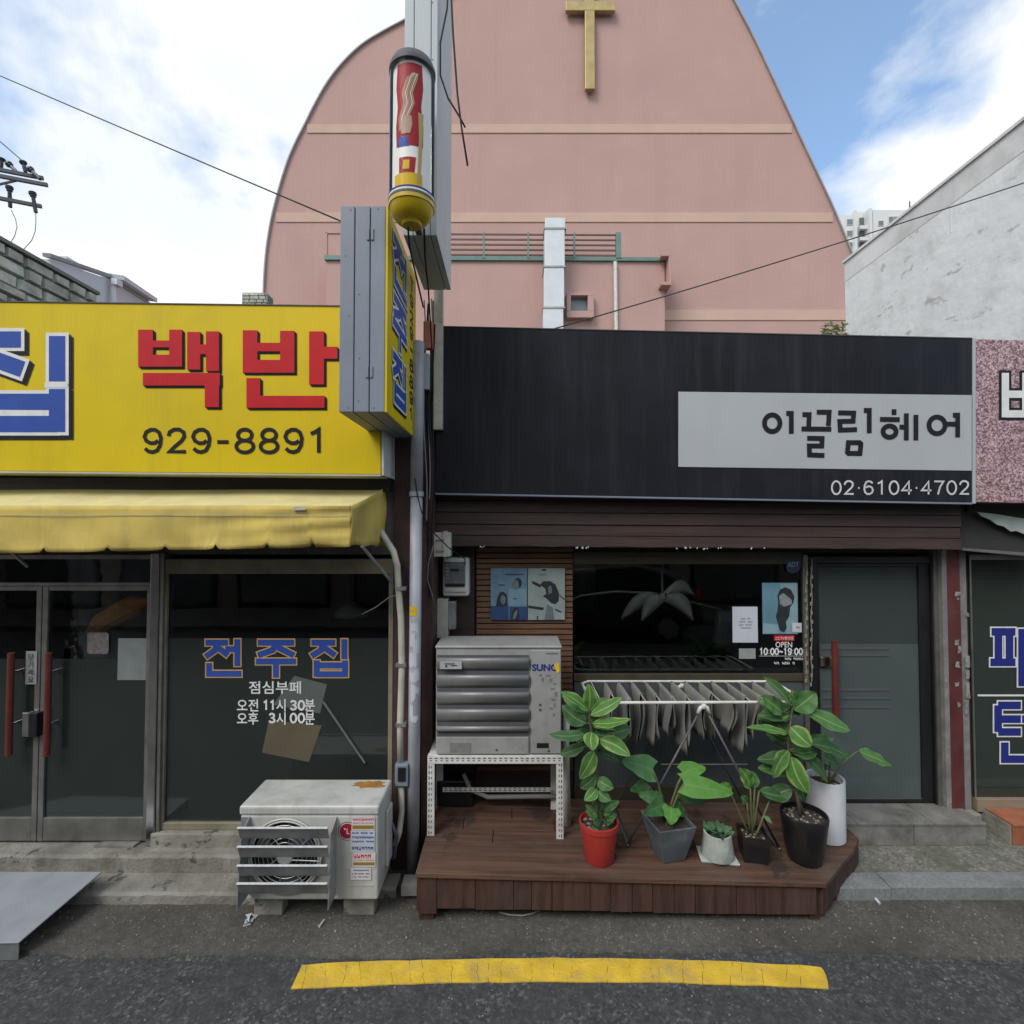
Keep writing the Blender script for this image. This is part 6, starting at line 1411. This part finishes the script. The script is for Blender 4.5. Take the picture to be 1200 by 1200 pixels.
# 1 red pot with variegated rubber plant
Y1 = G(702, 1017, deckz(.5)).y + .08; c1_ = Vector((X_(702, Y1, 1010), Y1, 0)); z1_ = deckz(c1_.x)
pl = thing('red_potted_plant', 'variegated rubber plant in a round red plastic pot', 'potted plant', (c1_.x, Y1, z1_))
h1_ = Z_(961, Y1) - z1_
MB().lathe((c1_.x, Y1, z1_), [(.080, .001), (.086, .012), (.110, h1_ - .035), (.116, h1_ - .032), (.117, h1_ - .002), (.108, h1_), (.106, h1_ - .035)], 32, cap1=False).build('pot', M['terracotta'], pl, smooth=True, auto=40)
soil(pl, (c1_.x, Y1), .107, z1_ + h1_ - .035)
MB().tube([Vector((c1_.x - .01, Y1, z1_ + h1_ - .04)), Q6(285, 780, Y1), Q6(290, 650, Y1), Q6(280, 540, Y1), Q6(262, 420, Y1), Q6(245, 300, Y1), Q6(240, 235, Y1)], [.011, .010, .009, .008, .007, .006, .004], 8).build('stem', M['bark'], pl, smooth=True)
LV, LD, LM = M['leaf_var'], M['leaf_dark'], M['leaf_mid']
for (bx, by, tx, ty, wd, m, dy, n_) in ((240, 250, 238, 102, 80, LV, -.03, (0, -1, .25)), (235, 255, 78, 148, 70, LV, -.05, (0, -.8, .9)), (250, 280, 430, 178, 66, LV, -.06, (-.2, -.7, .9)), (225, 325, 90, 222, 100, LD, .05, (.1, -1, .4)),
                                     (262, 325, 478, 300, 74, LV, -.10, (0, -.6, 1)), (222, 385, 15, 385, 62, LD, -.04, (.1, -.7, .8)), (290, 395, 482, 350, 95, LD, .10, (0, -1, .5)), (258, 375, 260, 478, 86, LV, -.14, (0, -1, .15)),
                                     (300, 415, 474, 508, 84, LV, -.10, (-.1, -1, .5)), (215, 455, 75, 500, 66, LD, .06, (.1, -.7, .7)), (272, 485, 188, 640, 100, LV, -.10, (.2, -1, .2)), (280, 480, 420, 545, 60, LD, .10, (0, -.7, .8)),
                                     (245, 300, 200, 200, 55, LM, .09, (0, -1, .5)), (262, 360, 330, 300, 60, LD, .12, (0, -1, .5))):
    st_ = Q6(255 if by < 420 else 272, by + 12, Y1)
    b_ = Q6(bx, by, Y1 + dy * .25); leaf(pl, b_, Q6(tx, ty, Y1 + dy), pw_(wd, Y1), m, n_); petiole(pl, st_, b_, .0035, bend=.006)
for i in range(12):
    a = rr.uniform(0, 6.283); b_ = Vector((c1_.x + .02 * math.cos(a) + .02, Y1 + .02 * math.sin(a), z1_ + h1_ - .03 + rr.uniform(0, .10))); t_ = b_ + Vector((.085 * math.cos(a), .06 * math.sin(a) - .02, rr.uniform(-.01, .11)))
    leaf(pl, b_, t_, .05, [LM, LD][i % 2], (0, -1, .7))

for i in range(13):
    yb_ = rr.uniform(250, 520); b_ = Q6(252 + (yb_ - 260) * .08, yb_, Y1 + .02); a = rr.uniform(0, 6.283)
    leaf(pl, b_, b_ + Vector((.19 * math.cos(a), .10 * abs(math.sin(a)) + .02, rr.uniform(-.05, .11))), .085, [LM, LD, LV][i % 3], (0, -.8, .8))

for (bx, by, tx, ty, wd, m, dy) in ((282, 610, 190, 690, 70, LD, .04), (286, 640, 380, 690, 70, LM, -.05), (284, 690, 215, 760, 60, LV, -.06), (288, 700, 365, 760, 60, LM, -.04)):
    leaf(pl, Q6(bx, by, Y1), Q6(tx, ty, Y1 + dy), pw_(wd, Y1), m, (0, -1, .5))

# 2 slate square pot with elephant ear
Y2 = G(783, 1014, deckz(.9)).y + .095; c2_ = Vector((X_(783, Y2, 1010), Y2, 0)); z2_ = deckz(c2_.x)
pl = thing('slate_potted_plant', 'elephant ear plant in a square tapering slate-grey pot', 'potted plant', (c2_.x, Y2, z2_))
def square_pot(c, z, wb, wt, h, ang, m, par, name='pot', t=.010):
    def ring(wd, zz): return [Vector((c[0] + wd * math.cos(ang + k_ * math.pi / 2), c[1] + wd * math.sin(ang + k_ * math.pi / 2), zz)) for k_ in range(4)]
    a, b, c3, d3 = ring(wb, z + .001), ring(wt, z + h), ring(wt - t * 1.4, z + h), ring(wt - t * 1.6, z + h - .03)
    mb = MB(); mb.add(a + b + c3 + d3, [(0, 1, 2, 3)] + [(r_ * 4 + k_, r_ * 4 + (k_ + 1) % 4, (r_ + 1) * 4 + (k_ + 1) % 4, (r_ + 1) * 4 + k_) for r_ in range(3) for k_ in range(4)])
    mb.build(name, m, par, bevel=.006)
    MB().add(ring(wt - t * 1.6, z + h - .025), [(0, 1, 2, 3)]).build('soil', M['soil'], par)
h2_ = Z_(959, Y2) - z2_
square_pot((c2_.x, Y2), z2_, .100, .172, h2_, R(58), M['slate'], pl)
LB, LE = M['leaf_bright'], M['leaf_deep']
hub = Vector((c2_.x + .01, Y2, z2_ + h2_ - .02))
for (bx, by, tx, ty, wd, m, dy, n_) in ((600, 590, 425, 535, 170, LE, .0, (.25, -1, .75)), (770, 610, 900, 575, 130, LB, .06, (-.1, -1, .7)), (775, 665, 1055, 718, 150, LB, -.06, (.1, -1, .75)),
                                     (640, 760, 520, 725, 100, LE, .02, (.1, -.9, .6)), (660, 780, 550, 835, 120, LE, -.08, (.2, -1, .5)), (705, 800, 700, 895, 125, LB, -.10, (0, -1, .35)), (720, 790, 790, 850, 90, LE, .03, (0, -1, .4)), (760, 720, 900, 770, 80, LE, .10, (0, -.8, .6)), (560, 660, 470, 700, 90, LE, .12, (0, -1, .4))):
    b_ = Q6(bx, by, Y2 + dy * .4); leaf(pl, b_, Q6(tx, ty, Y2 + dy), pw_(wd, Y2), m, n_, 'h', .10, .06, wav=.5); petiole(pl, hub + Vector((rr.uniform(-.03, .03), rr.uniform(-.02, .02), -.02)), b_, .007, bend=.03)

# 3 cement pot with succulents on a saucer
Y3 = G(841, 1016, deckz(1.2)).y + .085; c3_ = Vector((X_(841, Y3, 1010), Y3, 0)); z3_ = deckz(c3_.x)
pl = thing('cement_potted_succulent', 'small succulent in a pale cement pot on a saucer', 'potted plant', (c3_.x, Y3, z3_))
MB().hexa([(c3_.x - .115, Y3 - .05, z3_ + .001), (c3_.x + .095, Y3 - .085, z3_ + .001), (c3_.x + .105, Y3 + .075, z3_ + .001), (c3_.x - .095, Y3 + .09, z3_ + .001)], [(c3_.x - .12, Y3 - .055, z3_ + .016), (c3_.x + .10, Y3 - .09, z3_ + .016), (c3_.x + .11, Y3 + .08, z3_ + .016), (c3_.x - .10, Y3 + .095, z3_ + .016)]).build('saucer', M['pot_cement'], pl, bevel=.005)
MB().lathe((c3_.x, Y3, z3_ + .017), [(.092, 0), (.096, .01), (.080, .12), (.080, .138), (.070, .139), (.068, .12)], 20, cap1=False).build('pot', M['pot_cement'], pl, smooth=True, auto=40)
MB().lathe((c3_.x, Y3, z3_ + .13), [(.069, 0), (.02, .01)], 18).build('soil', M['soil'], pl)
for i in range(46):
    a = rr.uniform(0, 6.283); q = .062 * math.sqrt(rr.random()); b_ = Vector((c3_.x + q * math.cos(a), Y3 + q * math.sin(a), z3_ + .135)); a2 = a + rr.uniform(-1, 1)
    leaf(pl, b_ + Vector((0, 0, rr.uniform(0, .025))), b_ + Vector((.036 * math.cos(a2), .036 * math.sin(a2), rr.uniform(.02, .05))), .026, M['leaf_succ'], (0, -.5, 1), 'o', .1, .3)

# 4 small square black pot
Y4 = G(882, 1015, deckz(1.45)).y + .085; c4_ = Vector((X_(882.5, Y4, 1010), Y4, 0)); z4_ = deckz(c4_.x)
pl = thing('small_black_potted_plant', 'young striped-leaf plant in a small square black pot', 'potted plant', (c4_.x, Y4, z4_))
h4_ = Z_(974, Y4) - z4_
square_pot((c4_.x, Y4), z4_, .095, .112, h4_, R(35), M['pot_black'], pl)
hub = Vector((c4_.x, Y4, z4_ + h4_ - .025))
for (bx, by, tx, ty, wd, m, dy, n_) in ((140, 690, 82, 575, 78, LV, -.03, (.1, -1, .3)), (190, 705, 372, 740, 80, LD, .03, (0, -.8, .8)), (120, 770, 88, 735, 50, LM, -.04, (0, -1, .4)), (165, 690, 150, 590, 70, LM, .05, (0, -1, .4)), (215, 845, 262, 890, 24, LM, -.05, (0, -1, .5)), (255, 740, 200, 690, 60, LD, .06, (0, -1, .6)), (30, 720, -25, 660, 60, LB, -.02, (0, -1, .6))):
    b_ = Q7(bx, by, Y4 + dy * .3); leaf(pl, b_, Q7(tx, ty, Y4 + dy), pw_(wd, Y4), m, n_); petiole(pl, hub + Vector((rr.uniform(-.02, .02), rr.uniform(-.02, .02), -.01)), b_, .006, bend=.0)
mb = MB()
for i in range(24): mb.lathe((c4_.x + rr.uniform(-.05, .05), Y4 + rr.uniform(-.05, .05), z4_ + h4_ - .02), [(.004, -.004), (.008, 0), (.004, .004)], 6)
o = mb.build('pebbles', M['pebble'], pl); o['kind'] = 'stuff'

# 5 large black round pot with rubber plant
Y5 = G(943, 1018, deckz(1.75)).y + .085; c5_ = Vector((X_(943, Y5, 1010), Y5, 0)); z5_ = deckz(c5_.x)
pl = thing('large_black_potted_plant', 'tall rubber plant in a large round glossy black pot', 'potted plant', (c5_.x, Y5, z5_))
h5_ = Z_(952, Y5) - z5_
MB().lathe((c5_.x, Y5, z5_), [(.085, .001), (.094, .012), (.113, .11), (.129, h5_ - .045), (.133, h5_ - .01), (.129, h5_), (.122, h5_), (.118, h5_ - .035)], 36, cap1=False).build('pot', M['pot_black'], pl, smooth=True, auto=40)
soil(pl, (c5_.x, Y5), .119, z5_ + h5_ - .03)
tops = [Vector((c5_.x - .02, Y5, z5_ + h5_ - .035)), Q7(405, 740, Y5), Q7(380, 620, Y5), Q7(355, 480, Y5), Q7(352, 400, Y5), Q7(368, 310, Y5), Q7(380, 220, Y5)]
MB().tube(tops, [.011, .010, .009, .009, .008, .006, .004], 8).build('stem', M['bark'], pl, smooth=True)
MB().tube([Vector((c5_.x + .01, Y5 + .01, z5_ + h5_ - .035)), Q7(400, 720, Y5 + .02), Q7(385, 600, Y5 + .02)], [.010, .008, .005], 8).build('stem', M['bark'], pl, smooth=True)
for (bx, by, tx, ty, wd, m, dy, n_) in ((370, 225, 215, 62, 62, LM, -.05, (.3, -.8, .5)), (325, 265, 205, 170, 92, LM, -.02, (.2, -1, .5)), (385, 250, 512, 150, 118, LM, -.03, (-.1, -1, .4)), (450, 255, 705, 365, 110, LM, -.08, (-.1, -.6, 1)),
                                     (345, 382, 118, 345, 66, LV, -.08, (0, -.6, 1)), (365, 345, 485, 455, 100, LV, -.10, (-.2, -1, .5)), (470, 440, 725, 525, 95, LD, .02, (0, -.6, 1)), (352, 478, 268, 635, 96, LV, -.09, (.2, -1, .2)), (368, 510, 468, 722, 100, LV, -.08, (-.2, -1, .2)),
                                     (425, 500, 580, 660, 76, LD, .04, (0, -1, .6)), (375, 690, 235, 735, 90, LD, .06, (.2, -.9, .6)), (385, 215, 372, 135, 46, LV, -.01, (0, -1, .3)), (400, 190, 395, 145, 30, LV, -.05, (0, -1, .3)), (352, 400, 265, 300, 70, LD, .08, (0, -1, .5)), (400, 640, 450, 770, 70, LD, .02, (0, -1, .2))):
    b_ = Q7(bx, by, Y5 + dy * .3); s_ = min(tops, key=lambda p: abs(p.z - b_.z) + .0); leaf(pl, b_, Q7(tx, ty, Y5 + dy), pw_(wd, Y5), m, n_); petiole(pl, s_, b_, .0038, bend=.004)

for i in range(20):
    yb_ = rr.uniform(180, 640); b_ = Q7(365, yb_, Y5 + .02); a = rr.uniform(0, 6.283)
    leaf(pl, b_, b_ + Vector((.19 * math.cos(a), .10 * abs(math.sin(a)) + .02, rr.uniform(-.08, .10))), .09, [LM, LD, LM][i % 3], (0, -.8, .8))

# 6 tall white cylinder pot
Y6 = G(968, 992, deckz(2.0)).y + .105; c6_ = Vector((X_(968, Y6, 990), Y6, 0)); z6_ = deckz(c6_.x)
pl = thing('tall_white_potted_plant', 'elephant ear plant in a tall white cylindrical pot', 'potted plant', (c6_.x, Y6, z6_))
h6_ = Z_(910, Y6) - z6_
MB().lathe((c6_.x, Y6, z6_), [(.105, .001), (.113, .01), (.114, h6_ - .008), (.111, h6_), (.102, h6_ - .002), (.100, h6_ - .05)], 36, cap1=False).build('pot', M['pot_white'], pl, smooth=True, auto=40)
soil(pl, (c6_.x, Y6), .103, z6_ + h6_ - .045, n=20)
hub = Vector((c6_.x, Y6, z6_ + h6_ - .05))
for (bx, by, tx, ty, wd, m, dy, n_) in ((745, 480, 940, 562, 92, LM, -.05, (-.1, -.7, 1)), (590, 440, 470, 400, 90, LE, .05, (0, -1, .6)), (560, 520, 640, 560, 80, LE, -.02, (0, -1, .5)), (600, 480, 700, 500, 80, LE, .05, (0, -.8, .7))):
    b_ = Q7(bx, by, Y6 + dy * .3); leaf(pl, b_, Q7(tx, ty, Y6 + dy), pw_(wd, Y6), m, n_, 'h' if m is LE else 'e', .1, .12, wav=1); petiole(pl, hub + Vector((rr.uniform(-.03, .03), 0, -.01)), b_, .006, bend=.02)

# ================================================================== RIGHT-HAND SHOP
PY_ = HY - .06
rp_ = thing('red_pillar', 'peeling red painted pillar with grey edges between salon and next shop', 'pillar', (X_(1120, PY_), PY_, 0))
MB().box(X_(1112, PY_), X_(1128, PY_), PY_, PY_ + .2, .06, Z_(642, PY_)).build('post', M['red_post'], rp_, bevel=.004)
MB().box(X_(1101.5, PY_), X_(1106, PY_), PY_ + .03, PY_ + .2, .06, Z_(644, PY_)).build('edge_strip', M['alu'], rp_, bevel=.002)
MB().box(X_(1106.2, PY_), X_(1111.8, PY_), PY_ - .004, PY_ + .2, .06, Z_(644, PY_)).build('edge_strip', mat('pillar_grey', (.20, .19, .18), .6, .2, 8, dirt=((.4, .38, .35), .5, 12)), rp_, bevel=.002)
MB().box(X_(1128.3, PY_), X_(1137, PY_), PY_ + .012, PY_ + .2, .06, Z_(644, PY_)).build('edge_strip', bpy.data.materials['pillar_grey'], rp_, bevel=.002)
mb = MB()
for (x, y, a, b) in ((1119, 694, 7, 4), (1121, 700, 3, 3), (1119, 750, 5, 6), (1122, 757, 4, 9), (1120, 775, 5, 7), (1121, 784, 3, 12), (1119, 800, 5, 5), (1120, 812, 6, 8), (1122, 822, 3, 6), (1131, 700, 4, 14), (1132, 718, 3, 4), (1131, 768, 5, 14), (1132, 785, 4, 10), (1132, 800, 5, 18), (1131, 820, 4, 16), (1107, 772, 3, 10), (1106.5, 790, 4, 9), (1107, 806, 3, 14)):
    pts = [(x + rr.uniform(-.8, .8), y + rr.uniform(-1, 1)), (x + a + rr.uniform(-1, 1), y + rr.uniform(-1, 1)), (x + a + rr.uniform(-1.2, .8), y + b * .5), (x + a + rr.uniform(-1, 1), y + b + rr.uniform(-1, 1)), (x + rr.uniform(-.8, .8), y + b + rr.uniform(-1, 1)), (x + rr.uniform(-.3, 1.2), y + b * .5)]
    if rr.random() < .8: mb.ppoly(pts, PY_ - .0055)
mb.build('torn_paper', mat('dirty_torn_paper', (.25, .24, .225), .85, .35, 40), rp_, fix=False)['kind'] = 'stuff'
MB().box(X_(1112, PY_) - .06, X_(1137, PY_) + .02, PY_ - .05, PY_ + .2, 0.05, .20).build('base', M['concrete'], rp_, bevel=.01)

nb = thing('neighbour_shop', 'next shop at the right edge with dark green glass and orange tiled step', 'building', (4.4, HY, 0))
NX0, NX1 = X_(1138, HY), 6.6
MB().box(NX0, NX1, HY + .02, HY + .2, Z_(655, HY), 3.35).build('header_wall', M['wall_grey'], nb)
MB().box(NX0, NX1, HY, HY + 4, 3.353, 3.45).build('roof', M['wall_grey'], nb)
MB().box(NX0 + .02, NX1, HY + 3.9, HY + 4, 0, 3.35).build('back_wall', M['wall_dark'], nb); MB().box(NX1 - .1, NX1, HY + .2, HY + 3.9, 0, 3.35).build('side_wall', M['wall_dark'], nb)
MB().box(NX0, NX1, HY, HY + .006, Z_(934, HY), Z_(656, HY)).build('green_pane', M['glass_green'], nb)
mb = MB(); mb.box(NX0, NX1, HY - .012, HY + .05, Z_(656, HY) + .001, Z_(650, HY)); mb.box(NX0, NX0 + .012, HY - .01, HY + .05, Z_(934, HY), Z_(656, HY)); mb.build('window_frame', M['alu'], nb)
MB().box(NX0, NX1, HY - .03, HY + .06, Z_(949, HY), Z_(934, HY) - .001).build('timber_sill', mat('beige_timber', (.26, .20, .14), .7, .2, 6), nb, bevel=.003)
MB().pbox(1146, 814, 1230, 816, HY - .004, .003).build('white_stripe', M['white_print'], nb)
MB().hexa([P(1128, 645, 3.6), P(1300, 660, 3.6), P(1300, 655, 3.6), P(1128, 642, 3.6)], [p + Vector((0, .05, 0)) for p in [P(1128, 645, 3.6), P(1300, 660, 3.6), P(1300, 655, 3.6), P(1128, 642, 3.6)]]).build('shutter_rail', M['alu'], nb)
MB().pquad([(1126, 600), (1320, 612), (1320, 660), (1126, 642)], 3.66, .1).build('soffit_board', mat('dark_olive_board', (.035, .036, .03), .7, .3, 4), nb)
mb = MB(); top = [(1145, 600), (1170, 603), (1200, 608), (1300, 622)]; bot = [(1300, 640), (1200, 626), (1190, 622), (1184, 623), (1176, 617), (1168, 615), (1160, 609), (1150, 605)]
mb.ppoly(top + bot, 3.62); mb.build('torn_lining', mat('pale_torn_board', (.42, .47, .44), .7, .15, 9), nb, solid=.01, fix=False)
# orange tile step
stp = thing('orange_tiled_step', 'step faced with worn orange tiles in front of the right-hand shop', 'step', (4.2, 3.6, .06))
MB().box(3.42, NX1, 3.575, HY + .01, .062, .19).build('core', M['concrete'], stp)
for i in range(8):
    a = 3.41 + i * .40
    MB().box(a + .02, a + .414, 3.556, HY - .035, .1905, .206).build('tread_tile', M['orange_tile'], stp, bevel=.002)
    MB().box(a + .12 - .1 * (i == 0), a + .514, 3.562, 3.5745, .066, .188).build('riser_tile', M['orange_tile'], stp, bevel=.002)
# red granite sign
gs = thing('granite_print_sign', 'red granite-patterned fascia sign at the right edge with a white letter', 'sign', P(1200, 590, KY))
MB().pquad([(1143.9, 397.5), (1560, 407), (1560, 596), (1143.9, 588)], KY, .2).build('face', M['granite_print'], gs)
fg = plane_fn(KY)
glyph(gs, [[(1178, 437), (1178, 489)], [(1202, 437), (1202, 489)], [(1178, 462), (1202, 462)], [(1178, 485), (1202, 485)]], 8.5, fg, [M['white_print'], M['black_print'], M['black_print']], outline=3)
# window letters
wl = thing('navy_window_letters', 'large navy letters with white outline on the right-hand shop glass', 'lettering', P(1190, 893, HY))
def cz(L_): return [[(930 + a / 2.856, 580 + b / 2.856) for a, b in s_] for s_ in L_]
fw = plane_fn(HY)
NV = [M['navy_print'], M['white_print'], M['black_print']]
glyph(wl, cz([[(662, 458), (742, 458)], [(685, 458), (685, 560)], [(722, 458), (722, 560)], [(658, 560), (742, 560)], [(764, 448), (764, 640)], [(806, 444), (806, 645)], [(764, 540), (806, 540)]]), 9, fw, NV, outline=1.6)
glyph(wl, cz([[(684, 704), (684, 793)], [(684, 704), (760, 704)], [(684, 750), (760, 750)], [(684, 793), (760, 793)], [(764, 750), (792, 750)], [(804, 690), (804, 840)], [(706, 828), (706, 884), (820, 884)]]), 9, fw, NV, outline=1.6)

# ================================================================== LITTER
lt = thing('crumpled_wrapper', 'crumpled silver wrapper on the ground by the condenser', 'litter', G(291, 1083))
mb = MB(); c = G(291, 1083)
for i in range(9):
    a = rr.uniform(0, 6.28); p = c + Vector((rr.uniform(-.03, .03), rr.uniform(-.03, .03), rr.uniform(.002, .018)))
    mb.add([p, p + Vector((.03 * math.cos(a), .03 * math.sin(a), rr.uniform(0, .02))), p + Vector((.03 * math.cos(a + 1.3), .03 * math.sin(a + 1.3), rr.uniform(0, .02)))], [(0, 1, 2)])
mb.build('foil', M['grey_panel'], lt, fix=False)
tag(MB().tube([G(374, 1086, .006), G(380, 1078, .006)], .006, 8).build('cigarette_butt', M['ivory']), 'cigarette butt on the concrete between condenser and road', 'litter')
tag(MB().tube([G(1026, 1053, .012), G(1031, 1059, .006)], .008, 6).build('paper_scrap', M['paper']), 'tiny white paper scrap at the foot of the kerb', 'litter')
tag(MB().tube([G(585, 1069, .008), G(597, 1072, .010), G(612, 1073, .012), G(624, 1070.5, .010), G(632, 1067, .010)], .005, 6).build('loose_hose', M['cable_grey'], smooth=True), 'loose white hose lying under the front edge of the deck', 'hose')
gv = MB()
for i in range(420):
    px = rr.uniform(-60, 1260); py = rr.uniform(1062, 1112) if rr.random() < .75 else rr.uniform(1112, 1198)
    c = G(px, py, .0 if py < 1110 else -.012); s_ = rr.uniform(.0025, .007)
    gv.lathe(c, [(s_ * .7, 0), (s_, s_ * .5), (s_ * .4, s_)], 5)
o = gv.build('grit', M['pebble']); tag(o, 'scattered pale grit along the concrete road edge', 'grit', kind='stuff')
